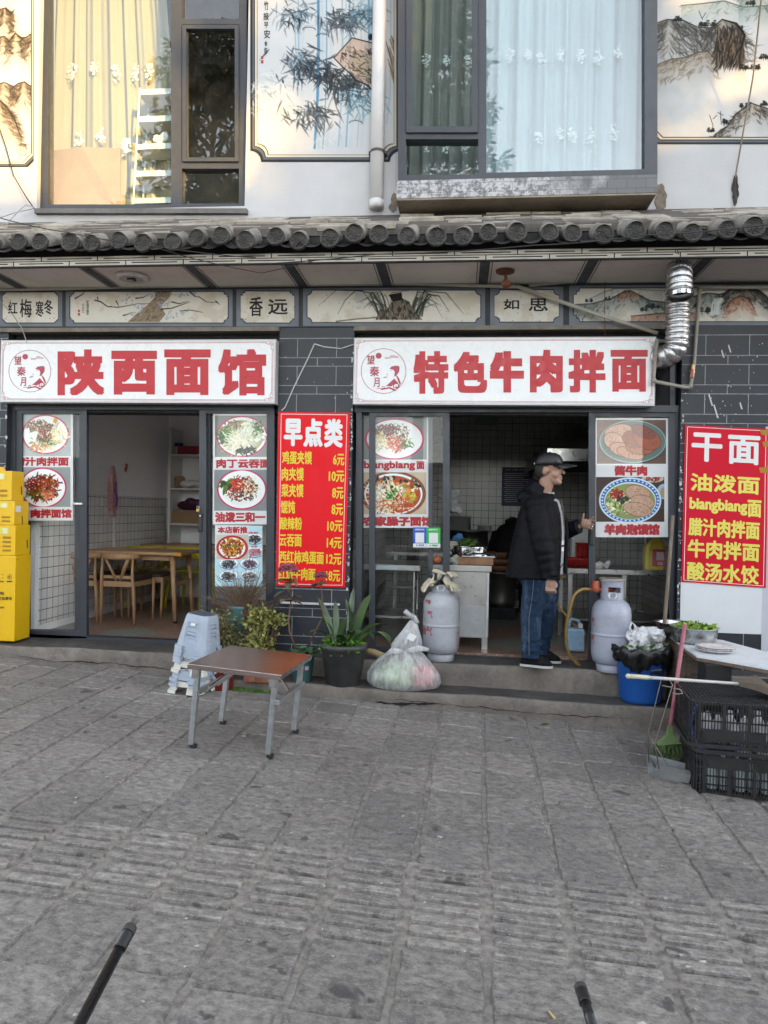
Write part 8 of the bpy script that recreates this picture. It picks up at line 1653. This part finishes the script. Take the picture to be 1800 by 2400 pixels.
def crate(o, az, flip, label, seed):
    """o: near left bottom corner; local x runs right, y runs back"""
    W, Dp, H = .66, .60, .262; t = thing('plastic_crate', o, label, 'crate', 'stacked black crates'); ca, sa = math.cos(az), math.sin(az)
    L = lambda x, y, z: np.array([o[0]+x*ca-y*sa, o[1]+x*sa+y*ca, o[2]+(H-z if flip else z)]); rz = rotz(az); rc = .06
    def bx_(mb, x0, y0, z0, x1, y1, z1):
        a, b = L((x0+x1)/2, (y0+y1)/2, (z0+z1)/2), (abs(x1-x0), abs(y1-y0), abs(z1-z0)); mb.box(a, b, rz)
    def path(ins): 
        out = []
        for (cx, cy, a0) in ((rc, rc, math.pi), (W-rc, rc, 1.5*math.pi), (W-rc, Dp-rc, 0), (rc, Dp-rc, .5*math.pi)):
            for k in range(5): a = a0+k*math.pi/8; out.append((cx+math.cos(a)*(rc-ins), cy+math.sin(a)*(rc-ins)))
        return out
    fr = MB()
    for (z0, z1, ins) in ((0, .016, .012), (.055, .062, .008), (.105, .112, .006), (.155, .162, .004), (.205, .213, .002), (H-.022, H, -.006), (H-.045, H-.038, 0)):
        po, pi = path(ins), path(ins+.011); fr.loft([[L(x, y, z0) for x, y in po], [L(x, y, z1) for x, y in po], [L(x, y, z1) for x, y in pi], [L(x, y, z0) for x, y in pi], [L(x, y, z0) for x, y in po]], cap=False)
    fr.build('rim_frame', M_CRATE, t); sl = MB()
    def slat(x, y, dx, dy, wd): bx_(sl, x-(wd if dx else .004), y-(wd if dy else .004), .004, x+(wd if dx else .004), y+(wd if dy else .004), H-.004)
    n = 32
    for k in range(n+1):
        x = rc+(W-2*rc)*k/n; wd = .010 if k % 8 == 0 else .0024; slat(x, .010, 1, 0, wd); slat(x, Dp-.010, 1, 0, wd)
    for k in range(27):
        y = rc+(Dp-2*rc)*k/26; wd = .012 if k % 8 == 0 else .0032; slat(.010, y, 0, 1, wd); slat(W-.010, y, 0, 1, wd)
    for (x, y) in path(.006): bx_(sl, x-.004, y-.004, .004, x+.004, y+.004, H-.004)
    sl.build('lattice', M_CRATE, t); pn = MB(); 
    for (xa, xb) in ((.06, .15), (.34, .42)): bx_(pn, xa, .006, .165, xb, .013, H-.03)
    bx_(pn, .09, .004, H-.10, .30, .0095, H-.045); pn.build('solid_panel', M_CRATE, t); fl = MB()
    for k in range(-14, 15):
        for s in (1, -1):
            c0 = k*.046; pts = []
            for x in (rc*.4, W-rc*.4):
                y = Dp/2+s*(x-W/2)+c0; pts.append((x, y))
            (xa, ya), (xb, yb) = pts; lo, hi = .02, Dp-.02
            def clip(xa, ya, xb, yb):
                out = []
                for (x, y, x2, y2) in ((xa, ya, xb, yb), (xb, yb, xa, ya)):
                    if y < lo: f = (lo-y)/(y2-y); x, y = x+(x2-x)*f, lo
                    elif y > hi: f = (hi-y)/(y2-y); x, y = x+(x2-x)*f, hi
                    out.append((x, y))
                return out
            if (ya < lo and yb < lo) or (ya > hi and yb > hi): continue
            (xa, ya), (xb, yb) = clip(xa, ya, xb, yb)
            fl.tube([L(xa, ya, .009+.003*(s > 0)), L(xb, yb, .009+.003*(s > 0))], .0042, 4)
    fl.build('floor_mesh', M_CRATE, t); return t, L
c0 = PG(1632, 1856); c0 = np.array([c0[0]-.02, c0[1], gz(c0[0]+.3, c0[1]+.3)+.004]); az = R(-8)
cr1, L1 = crate(c0, az, False, 'lower black plastic crate full of clear bottles', 1)
cr2, L2 = crate(c0+np.array([-.025, .02, .268]), az+R(1.5), True, 'upper black plastic crate with mesh top and a broom lying on it', 2)
M_BOT = mat('clear_bottle', (.62, .70, .70), .12, var=.2, vscale=12, spec=.8); M_BOTW = mat('pale_bottle', (.74, .73, .74), .25, var=.15)
r = random.Random(12)
for kk, (Lf, mm, zz0, nm) in enumerate(((L1, M_BOT, .02, 'lower'), (L2, M_BOTW, .245, 'upper'))):
    for i in range(7):
        for j in range(2):
            p = Lf(.115+i*.075+r.uniform(-.005, .005), .075+j*.085, zz0); h = r.uniform(.15, .19) if kk == 0 else r.uniform(.13, .18)
            if kk: p = np.array([p[0], p[1], c0[2]+.285])
            o = MB().lathe(p, [(0, 0), (.030, 0), (.033, .008), (.033, h*.62), (.022, h*.78), (.012, h*.88), (.012, h), (0, h)], 14).build('bottle', mm, smooth=True); tag(o, 'clear bottle standing in the lower black crate' if kk == 0 else 'pale bottle standing in the upper black crate', 'bottle', 'bottles in the lower crate' if kk == 0 else 'bottles in the upper crate')
# broom lying across the top
zt_ = c0[2]+.268+.262; hA = PY(1476, 1585, -1.62); hB = PY(1735, 1603, -1.52); hA = np.array([hA[0], hA[1], hA[2]]); t = thing('broom', (hB[0], hB[1], zt_), 'white handled broom with brown head lying on the upper black crate', 'broom')
MB().tube([hA, hB], [.0105, .010], 10).build('handle', mat('white_handle', (.62, .60, .56), .35, var=.1, dirt=.2), t, smooth=True); d = (hB-hA)/np.linalg.norm(hB-hA); MB().tube([hA-d*.012, hA+d*.12], [.0145, .0135], 12).ball(hA-d*.01, .016, 12, 8).build('grip', mat('cream_grip', (.62, .58, .42), .4), t, smooth=True)
MB().loft([[hB+np.array([x, y, z]) for x, y, z in ((-.01, -.014, -.012), (-.01, .014, -.012), (-.01, .014, .014), (-.01, -.014, .014))], [hB+np.array([x, y, z]) for x, y, z in ((.07, -.06, -.022), (.07, .03, -.012), (.07, .03, .03), (.07, -.06, .02))], [hB+np.array([x, y, z]) for x, y, z in ((.13, -.17, -.035), (.13, .12, -.008), (.135, .12, .035), (.135, -.17, .01))]]).build('head', mat('brown_broom_head', (.13, .10, .075), .7, var=.2), t)
mb = MB(); r = random.Random(2)
for i in range(260): y = r.uniform(-.165, .115); z = -.012+(.12+y)*.04+r.uniform(-.004, .022); b = hB+np.array([.132, y, z]); mb.tube([b, b+[.09, r.gauss(0, .01), -.004+r.gauss(0, .004)], b+[.17, r.gauss(0, .02), -.016+r.gauss(0, .006)]], [.0018, .0016, .001], 3)
mb.build('bristles', mat('dark_bristle', (.022, .013, .010), .8), t)
# dustpan with wire handle
q = PG(1508, 1815); qx, qy = q[0], q[1]; gz0 = gz(qx+.15, qy)+.002; a2 = R(-20); t = thing('dustpan', (qx+.15, qy, gz0), 'grey metal dustpan with a tall wire handle on the paving', 'dustpan'); M_TIN = mat('dull_tin', (.34, .35, .35), .5, .3, var=.25, vscale=9, dirt=.4)
LL = lambda x, y, z: np.array([qx+x*math.cos(a2)-y*math.sin(a2), qy+x*math.sin(a2)+y*math.cos(a2), gz0+z])
mb = MB(); w_, d_, h_ = .26, .20, .055
A = [LL(.02, 0, 0), LL(w_, 0, 0), LL(w_, d_, 0), LL(0, d_, 0)]; Bt = [LL(.07, -.02, h_), LL(w_+.01, -.02, h_), LL(w_, d_, h_*.9), LL(0, d_, h_*1.3)]
mb.add(A+Bt, [(0, 1, 2, 3), (0, 4, 5, 1), (3, 7, 4, 0), (2, 6, 7, 3)]); mb.v += [LL(.07, .055, h_+.004), LL(w_+.0, .055, h_)]; mb.f.append((4, 8, 9, 5)); mb.m.append(0); o = mb.build('pan', M_TIN, t); md = o.modifiers.new('thick', 'SOLIDIFY'); md.thickness = .003
hx1, hx2 = PY(1550, 1594, -1.55), PY(1575, 1612, -1.62); MB().tube([LL(.02, .10, .05), PY(1519, 1720, -1.5), hx1, hx1+[.05, 0, .002], hx1+[.062, -.02, -.025], hx1+[.05, -.03, -.035], hx1+[0, -.01, -.03]], .0035, 6).tube([LL(.09, .0, .05), PY(1535, 1745, -1.62), hx2, hx2+[.05, 0, -.008], hx2+[.06, -.01, -.03], hx2+[.03, -.01, -.035], hx2+[0, 0, -.03]], .0038, 6).tube([PY(1519, 1720, -1.5), PY(1566, 1796, -1.6)], .003, 5).build('wire_handle', mat('rusty_wire', (.26, .23, .20), .5, .7), t, smooth=True)
# pink stick brush with green bristles
ga = PG(1563, 1768); t = thing('floor_brush', (ga[0], ga[1], ga[2]), 'pink handled broom with green bristles leaning by the crates', 'broom'); hb = PY(1570, 1712, -1.33); ht = PY(1605, 1463, -1.12)
MB().tube([hb, ht], .0135, 10).build('handle', mat('pink_handle', (.40, .13, .16), .5, var=.2, vscale=14, dirt=.3), t, smooth=True)
MB().loft([[hb+[-.012, -.012, .03], hb+[.012, -.012, .03], hb+[.012, .012, .03], hb+[-.012, .012, .03]], [hb+[-.02, -.015, -.03], hb+[.02, -.015, -.03], hb+[.02, .015, -.03], hb+[-.02, .015, -.03]], [hb+[-.085, -.022, -.095], hb+[.07, -.022, -.075], hb+[.07, .022, -.075], hb+[-.085, .022, -.095]]]).build('head', mat('lime_plastic', (.17, .25, .09), .45), t)
mb = MB(); r = random.Random(5)
for i in range(420): b = hb+np.array([r.uniform(-.085, .07), r.uniform(-.022, .022), -.088]); mb.tube([b, b+[r.gauss(0, .012), r.gauss(0, .012)-.005, -.045], b+[r.gauss(0, .025), r.gauss(0, .02)-.01, -.08+r.uniform(-.01, .015)]], [.0022, .002, .0012], 3)
mb.build('bristles', leafmat('green_bristle', (.08, .12, .04)), t)
# blue basin leaning behind the crates, grey bucket, tall stick
q = PY(1606, 1702, -1.42); mt_ = MB().lathe((0, 0, 0), [(.14, 0), (.15, .01), (.185, .085), (.205, .09), (.207, .096), (.183, .096), (.145, .016), (0, .012)], 40); Rm = Matrix.Rotation(R(20), 3, 'Z') @ Matrix.Rotation(R(78), 3, 'X'); mt_.mapv(lambda p_: np.array(Rm @ Vector(tuple(p_)))+np.array([PY(1658, 1700, -1.1)[0], -1.10, gz(1.5, -1.1)+.205])); tag(mt_.build('blue_basin', mat('basin_blue', (.05, .11, .42), .4, var=.08), smooth=True), 'blue plastic basin standing on edge behind the crates', 'basin')
q = PZ(1625, 1650, -.25); tag(MB().lathe((q[0]+.02, -.78, lo_z(1.6)-.1), [(0, 0), (.10, 0), (.135, .28), (.145, .285), (.13, .285), (.10, .02), (0, .02)], 30).build('grey_bucket', mat('grey_dirty_bucket', (.22, .20, .18), .6, var=.3, dirt=.5), smooth=True), 'dirty grey bucket behind the bin and the crates', 'bucket')
lump('wrapping_film', np.array([q[0]+.03, -.78, lo_z(1.6)+.17]), (.17, .12, .07), 10, mat('grey_film', (.20, .19, .18), .18, var=.3, bump=.8, bscale=25), 'crumpled clear wrapping film on the grey bucket', 'plastic film', 19)
tag(MB().tube([PY(1577, 1208, -.03), PY(1566, 1350, -.06), PY(1553, 1512, -.12), PY(1546, 1590, -.16)], [.015, .016, .016, .016], 10).build('wooden_pole', mat('grey_wood', (.20, .16, .12), .8, var=.35, vscale=9, stretch=(8, 8, 1), dirt=.3), smooth=True), 'long grey wooden pole leaning against the kitchen door frame', 'pole')
# small brass padlock
q = PY(464, 1196, DY-.03); t = thing('padlock', q, 'small brass padlock hanging on the right dining door stile', 'padlock'); MB().box(q, (.028, .014, .03), None, .004).build('lock_body', mat('lock_brass', (.45, .30, .10), .3, 1.0), t); MB().tube([q+[-.009, 0, .014], q+[-.009, 0, .034], q+[0, 0, .043], q+[.009, 0, .034], q+[.009, 0, .014]], .0028, 7).build('shackle', M_STEELB, t)
# two black tubes with rubber ends rising near the viewer
def tubeend(u, v, dep, u2, v2, dep2, label):
    E_ = CAM+sight(u, v)*dep; Bp = CAM+sight(u2, v2)*dep2; d = (E_-Bp)/np.linalg.norm(E_-Bp); k = (gz(0, -5)+.0-E_[2])/d[2]; foot = E_+d*k if -3 < k < 0 else Bp
    t = thing('black_tube', foot, label, 'tube', 'black tubes with rubber caps'); MB().tube([foot, E_-d*.05], .0125, 20).build('tube', mat('black_tube_paint', (.014, .014, .015), .28, var=.2, dirt=.1, dirtc=(.05, .05, .05)), t, smooth=True)
    MB().tube([E_-d*.062, E_-d*.06, E_-d*.022, E_-d*.020], [.0135, .0152, .0152, .0145], 20).build('cap_sleeve', mat('cap_black', (.008, .008, .009), .45), t, smooth=False); MB().tube([E_-d*.0195, E_-d*.003, E_], [.0158, .0158, .0145], 20).build('rubber_cap', mat('grey_rubber', (.045, .043, .040), .8), t)
tubeend(307, 2172, 1.75, 186, 2402, 1.52, 'black metal tube with rubber cap at the lower left, near the viewer'); tubeend(1360, 2312, 1.85, 1392, 2415, 1.70, 'black metal tube with rubber cap at the lower right, near the viewer')
# litter on the paving
mb = MB(); r = random.Random(44)
for i in range(260):
    x, y = r.uniform(-3, 2.2), r.uniform(-4.4, -.6); s = r.uniform(.003, .009)*(1.8 if r.random() < .08 else 1); z = gz(x, y)+.004; a = r.uniform(0, 6.28); n = r.randint(4, 6); mb.add([(x+math.cos(a+6.28*k/n)*s*r.uniform(.5, 1.4), y+math.sin(a+6.28*k/n)*s*r.uniform(.4, 1), z+r.uniform(0, .003)) for k in range(n)], [tuple(range(n))])
tag(mb.build('litter', mat('pale_litter', (.55, .52, .46), .8, var=.3, vscale=30)), kind='stuff')
q = PG(1293, 2383); tag(MB().tube([q+[-.006, .016, .006], q+[.008, -.016, .006]], .0038, 8).build('cigarette_end', mat('cork_tip', (.55, .42, .22), .8)), 'cigarette end lying on the paving at the lower right', 'cigarette end')
q = PG(1277, 1700); mb = MB(); leafquad(mb, q+[-.04, 0, .006], np.array([1, .05, .05]), .08, .014, random.Random(1)); tag(mb.build('fallen_leaf', M_PBRT), 'green leaf lying on the paving below the steps', 'leaf')
# ---------------------------------------------------------------- people
from mathutils import noise as mnoise
def fabric(name, c, rough, wr, fade=None, ws=(5, 5, 9)):
    if name in _mc: return _mc[name]
    k = NT(name); co = k.coord('Object'); n1 = k.noise(k.coord('Object', (3, 3, 1.2)), 4, 6, .65)
    base = k.ramp(n1, [(.3, tuple(x*.75 for x in c)), (.7, tuple(min(1, x*1.25) for x in c))])
    if fade: base = k.mix(k.ramp(n1, [(.50, 0.), (.68, .75)]), base, fade)
    k.col(base); k.b.inputs['Roughness'].default_value = rough; k.b.inputs['Specular IOR Level'].default_value = .12
    h = k.math('ADD', k.noise(k.coord('Object', ws), 2.2, 3, .5, .9), k.math('MULTIPLY', k.noise(co, 260, 2), .06)); k.bump(h, wr, .05); _mc[name] = k.m; return k.m
def make_person(label, loc, rz, M, bend=0.0):
    t = thing('person', loc, label, 'person'); ca, sa = math.cos(rz), math.sin(rz); o = V3(loc)
    def W(p):
        x, y, z = float(p[0]), float(p[1]), float(p[2])
        if bend and z > .72: h = min(1, (z-.72)/.25)*bend; x, z = x*math.cos(h)+(z-.8)*math.sin(h), .8+(z-.8)*math.cos(h)-x*math.sin(h)
        return np.array([o[0]+x*ca-y*sa, o[1]+x*sa+y*ca, o[2]+z])
    def B_(mb, name, m, **k): return mb.mapv(W).build(name, m, t, **k)
    def ell(z, cx, a, b, n=28, cy=0.0, p=2.3): return [(cx+math.copysign(abs(math.cos(q))**(2/p), math.cos(q))*a, cy+math.copysign(abs(math.sin(q))**(2/p), math.sin(q))*b, z) for q in np.linspace(0, 2*math.pi, n, endpoint=False)]
    arms = [[(.0, -.18, 1.30), (.07, -.265, .98), (.125, -.25, .735)], [(.02, .19, 1.29), (.155, .25, 1.07), (.288, .183, 1.115)]]
    legs = [[(-.01, -.10, .84), (-.005, -.105, .64), (-.035, -.11, .40), (-.03, -.11, .07)], [(.02, .10, .84), (.045, .115, .64), (.045, .12, .40), (.0, .12, .07)]]
    # body: one continuous skin
    mb = MB(); mb.loft([ell(z, cx, a, b) for z, cx, a, b in ((.76, -.01, .13, .17), (1.0, 0, .12, .15), (1.2, 0, .115, .17), (1.33, .01, .08, .14), (1.37, .015, .065, .07))])
    for l in legs: mb.tube(l, [.085, .08, .06, .045], 14)
    for a in arms: mb.tube(a, [.055, .045, .030], 12)
    mb.tube([(.01, 0, 1.34), (.035, 0, 1.42), (.06, 0, 1.50)], [.066, .060, .062], 16)
    mb.ball((.058, 0, 1.595), (.098, .079, .098), 24, 16).ball((.085, 0, 1.515), (.074, .062, .078), 20, 12).ball((.108, 0, 1.482), (.052, .050, .040), 14, 10).ball((.145, 0, 1.464), (.024, .028, .022), 12, 8).ball((.125, 0, 1.545), (.036, .052, .06), 14, 10)
    for s in (-1, 1): mb.ball((.112, s*.038, 1.527), (.036, .030, .036), 12, 8).ball((.045, s*.079, 1.553), (.020, .010, .034), 12, 8, Matrix.Rotation(.2, 3, 'Y')).ball((.062, s*.074, 1.555), (.012, .01, .014), 8, 6)
    mb.ball((.140, 0, 1.598), (.018, .048, .014), 14, 8).tube([(.148, 0, 1.592), (.164, 0, 1.562), (.184, 0, 1.541)], [.010, .011, .012], 10).ball((.180, 0, 1.539), (.014, .018, .012), 12, 8).ball((.158, 0, 1.508), (.015, .026, .009), 12, 8).ball((.156, 0, 1.492), (.015, .023, .009), 12, 8).ball((.150, 0, 1.518), (.014, .02, .012), 10, 7)
    # near hand: loose fist, knuckles towards the viewer
    w_ = np.array([.13, -.25, .72]); mb.ball(w_+[.008, 0, -.045], (.042, .026, .048), 14, 10)
    for k in range(4):
        b = w_+np.array([-.022+.02*k, -.012, -.082-.004*math.sin(k)]); mb.tube([b+[0, .004, .015], b+[.002, -.016, -.012], b+[.004, .004, -.026], b+[.004, .022, -.012]], [.0115, .0112, .0105, .009], 9)
    mb.tube([w_+[.04, -.008, -.03], w_+[.054, -.016, -.055], w_+[.04, -.03, -.075]], [.012, .0115, .009], 9)
    # far hand: palm against the door stile, fingers spread and bent over its edge
    w_ = np.array([.286, .183, 1.118]); d = np.array([.95, -.12, .12]); d /= np.linalg.norm(d); mb.ball(w_+d*.055+[0, 0, .012], (.046, .020, .042), 14, 10, Matrix.Rotation(-.35, 3, 'Y'))
    for k in range(4):
        b = w_+d*(.085-.004*k)+np.array([0, 0, .045-.022*k]); up_ = (.55, .3, .05, -.2)[k]; f = np.array([.8, -.05, up_]); f /= np.linalg.norm(f); mb.tube([b, b+f*(.024, .027, .026, .02)[k], b+f*(.034, .038, .036, .03)[k]+[0, -.016, 0], b+f*(.036, .040, .038, .032)[k]+[0, -.036, -.004]], [.0105, .010, .0092, .0075], 9)
    mb.tube([w_+d*.03+[0, -.006, .03], w_+d*.035+[-.004, -.012, .066], w_+d*.045+[-.006, -.014, .098]], [.0125, .011, .0085], 9)
    B_(mb, 'body', M['skin'], remesh=.0048, relax=2)
    for s in (-1, 1):
        mb = MB().ball((.153, s*.036, 1.577), (.008, .013, .006), 10, 6); B_(mb, 'eye', M_INK, smooth=True); mb = MB().tube([(.140, s*.054, 1.594), (.157, s*.036, 1.600), (.161, s*.016, 1.597)], [.004, .006, .004], 6); B_(mb, 'eyebrow', M['hair'])
    mb = MB().ball((.171, -.0, 1.500), (.004, .019, .0022), 10, 5); B_(mb, 'mouth', mat('lip_line', (.16, .06, .05), .6))
    mb = MB().ball((.045, 0, 1.572), (.097, .0835, .105), 32, 22); keep = []
    for f in mb.f:
        c = sum(mb.v[i] for i in f)/4
        if c[2] > 1.49+max(0, c[0]+.01)*.75 and c[0] < .075 and not (c[0] > .03 and abs(c[1]) > .05 and c[2] < 1.585): keep.append(f)
    mb.f = keep; mb.m = [0]*len(keep); B_(mb, 'hair', M['hair'], smooth=True)
    # cap
    mb = MB(); mb.loft([ell(z, .062+dx, a, b, 32) for z, a, b, dx in ((1.598, .113, .092, -.002), (1.625, .112, .092, 0), (1.655, .103, .087, .002), (1.682, .082, .071, .004), (1.699, .048, .044, .005), (1.705, .012, .012, .005))]); mb.ball((.067, 0, 1.706), (.01, .01, .005), 8, 5); cp = B_(mb, 'cap', M['cap'], smooth=True)
    A = []; C = []
    for i in range(9):
        a = -1+2*i/8; y = a*.082; A.append((.145-.035*a*a, y, 1.612-.020*a*a)); C.append((.282-.10*a*a, y*.9, 1.600-.028*a*a))
    mb = MB(); mid = [tuple((np.array(p)+np.array(q))/2+[0, 0, .008]) for p, q in zip(A, C)]; mb.loft([A, mid, C, [(p[0], p[1], p[2]-.005) for p in C], [(p[0], p[1], p[2]-.005) for p in mid], [(p[0], p[1], p[2]-.005) for p in A]], cap=False, closed=False).mapv(W).build('brim', M['cap'], cp, smooth=False)
    MB().box((-.045, -.028, 1.612), (.006, .016, .014), None, .002).mapv(W).build('buckle', M_STEELB, cp)
    # jacket
    mb = MB(); TR = ((.70, -.045, .212, .245), (.78, -.04, .208, .245), (.92, -.025, .198, .238), (1.06, -.012, .186, .228), (1.18, -.002, .168, .222), (1.27, 0, .146, .212), (1.335, .008, .115, .165), (1.375, .02, .088, .10))
    mb.loft([ell(z, cx, a, b, 40, 0, 2.5) for z, cx, a, b in TR])
    rr = random.Random(2)
    for ai, a in enumerate(arms):
        a = [np.array(p) for p in a]; pts, rad = [], []
        for i in range(25):
            f = i/24*2; q = a[0]*(1-f)+a[1]*f if f <= 1 else a[1]*(2-f)+a[2]*(f-1); r_ = np.interp(f, [0, .25, 1, 1.7, 2], [.088, .094, .080, .066, .060] if ai == 0 else [.085, .085, .075, .060, .055]); r_ += .0045*math.sin(i*1.9+ai)+rr.uniform(-.0025, .0025)+(.005*math.sin(i*3.1) if .7 < f < 1.4 else 0); pts.append(q); rad.append(r_)
        mb.tube(pts, rad, 20)
    mb.tube([(.035, -.088, 1.395), (-.03, -.082, 1.43), (-.062, 0, 1.455), (-.03, .082, 1.43), (.035, .088, 1.395)], [.028, .036, .04, .036, .028], 12).tube([(-.115, -.10, 1.335), (-.135, 0, 1.345), (-.115, .10, 1.335)], [.045, .062, .045], 12).tube([(-.06, -.10, 1.39), (-.085, -.04, 1.425), (-.09, 0, 1.43), (-.085, .04, 1.425), (-.06, .10, 1.39)], [.034, .04, .042, .04, .034], 12).tube([(-.06, -.095, 1.39), (.0, -.10, 1.375), (.06, -.085, 1.345), (.115, -.07, 1.29)], [.034, .026, .024, .018], 10).tube([(-.06, .095, 1.39), (.0, .10, 1.385), (.07, .085, 1.36), (.13, .07, 1.30)], [.034, .026, .024, .018], 10)
    for y0, ex in ((-.085, .006), (.085, .034)): mb.tube([(np.interp(z, [q[0] for q in TR], [q[1]+q[2] for q in TR])*.965+ex*(1 if z < 1.2 else .3), y0*(1 if z < 1.2 else .85), z) for z in np.linspace(.69 if y0 < 0 else .735, 1.31, 12)], [.017]*12, 8)
    B_(mb, 'jacket', M['jacket'], remesh=.0075, relax=3)
    # open front showing a pale striped sweatshirt: stripes are knitted in
    mb = MB(); zs = np.linspace(.735, 1.385, 40); rows = []
    for z in zs:
        fx = np.interp(z, [q[0] for q in TR], [q[1]+q[2] for q in TR]); wd = .088; rows.append([(fx+.020-.030*(abs(a)**2.2)-(.02 if z > 1.33 else 0), a*wd, z) for a in np.linspace(-1, 1, 9)])
    mb.loft(rows, cap=False, closed=False); n = 8; mb.m = [1 if .935 < zs[i//n] < .958 else (2 if .958 <= zs[i//n] < 1.0 or .915 < zs[i//n] <= .935 else 0) for i in range(len(mb.f))]
    B_(mb, 'sweatshirt', M['shirt'], smooth=True)
    mb = MB().tube([(.165, -.012, 1.33), (.178, -.004, 1.24), (.192, .002, 1.10), (.196, .002, 1.04)], [.006, .008, .008, .005], 7); B_(mb, 'camouflage_strap', mat('camo_strap', (.10, .08, .05), .8, var=.7, vscale=60))
    for (x, y, z, l) in ((.075, -.238, .93, .07), (.175, -.09, .80, .05)): mb = MB().tube([(x+.03, y, z+l/2), (x, y-.004, z-l/2)], .004, 5); B_(mb, 'pocket_zip', M_INK)
    mb = MB().tube([(.128, -.252, .742), (.124, -.252, .715)], [.061, .060], 20, cap=False); B_(mb, 'cuff', M['jacket'], smooth=True)
    # trousers
    mb = MB(); mb.loft([ell(z, cx, a, b) for z, cx, a, b in ((.92, -.01, .155, .175), (.80, -.012, .165, .185), (.70, -.01, .16, .19), (.62, -.005, .11, .17))])
    for li, l in enumerate(legs):
        l = [np.array(p) for p in l]; pts, rad = [], []
        for i in range(33):
            f = i/32*3; j = min(2, int(f)); q = l[j]*(1-f+j)+l[j+1]*(f-j); r_ = np.interp(f, [0, 1, 2, 2.6, 3], [.118, .104, .083, .075, .072]); r_ += .002*math.sin(i*1.7+li)+(.004*math.sin(i*2.6) if f > 2.5 else 0)+rr.uniform(-.002, .002); pts.append(q); rad.append(r_)
        mb.tube(pts, rad, 20)
    j_ = B_(mb, 'jeans', M['jeans'], remesh=.0075, relax=2)
    mb = MB()
    for x0 in (-.01,): mb.tube([(.0, -.222, .70), (-.005, -.2085, .62), (-.02, -.199, .50), (-.035, -.1965, .40), (-.033, -.190, .25), (-.03, -.185, .10)], .0022, 5)
    mb.mapv(W).build('seam', M['seam'], j_)
    # slip-on shoes
    for (x, y) in ((-.03, -.11), (.0, .12)):
        def sole(z, g): return [(x+dx*g, y+dy*g, z) for dx, dy in ((-.085, 0), (-.08, -.026), (-.05, -.036), (.02, -.038), (.09, -.045), (.145, -.036), (.172, -.012), (.174, .008), (.15, .03), (.09, .042), (.02, .036), (-.05, .034), (-.08, .024))]
        mb = MB().loft([sole(.001, 1.0), sole(.020, 1.01)]); s_ = B_(mb, 'shoe', M['sole']); u_ = MB().loft([sole(.0202, .985)]+[[(x-.01+(p[0]-x+.01)*sx, y+(p[1]-y)*sy, z) for p in sole(0, 1)] for z, sx, sy in ((.045, .94, .92), (.065, .78, .80), (.085, .58, .66), (.10, .45, .58))]); u_.mapv(W).build('upper', M['shoe'], s_, smooth=True)
    return t
M_SKIN = mat('skin', (.37, .215, .15), .5, var=.10, vscale=14); M_HAIR = mat('black_hair', (.012, .011, .011), .6, bump=.5, bscale=200)
shirt_m = [fabric('grey_marl', (.30, .30, .31), .9, .3), fabric('navy_stripe', (.02, .025, .05), .9, .2), fabric('white_stripe', (.62, .62, .62), .9, .2)]
jk = fabric('black_shell', (.0055, .0055, .0075), .6, .38, None, (3, 3, 5)); jn = fabric('blue_denim', (.016, .032, .064), .85, .5, (.065, .10, .145)); bl = fabric('black_cotton', (.010, .010, .011), .85, .4)
pn = PZ(1262, 1564, -.022); pc = PY(1262, 1400, pn[1]+.10)
make_person('man in black cap, black jacket and jeans standing in the kitchen doorway', (pc[0], pn[1]+.115, -.021), R(-16), dict(skin=M_SKIN, hair=M_HAIR, cap=fabric('cap_black', (.011, .011, .013), .8, .15), jacket=jk, shirt=shirt_m, jeans=jn, seam=mat('pale_seam', (.16, .18, .2), .8), sole=mat('white_sole', (.55, .54, .52), .6, dirt=.3), shoe=bl))
p = PZ(1208, 1449, -.012)
make_person('person in black bending over at the back of the kitchen behind the man', (p[0], p[1]+.1, -.0115), R(90), dict(skin=M_SKIN, hair=M_HAIR, cap=bl, jacket=bl, shirt=[bl, bl, bl], jeans=bl, seam=bl, sole=mat('white_sole', (.55, .54, .52), .6), shoe=bl), bend=R(72))
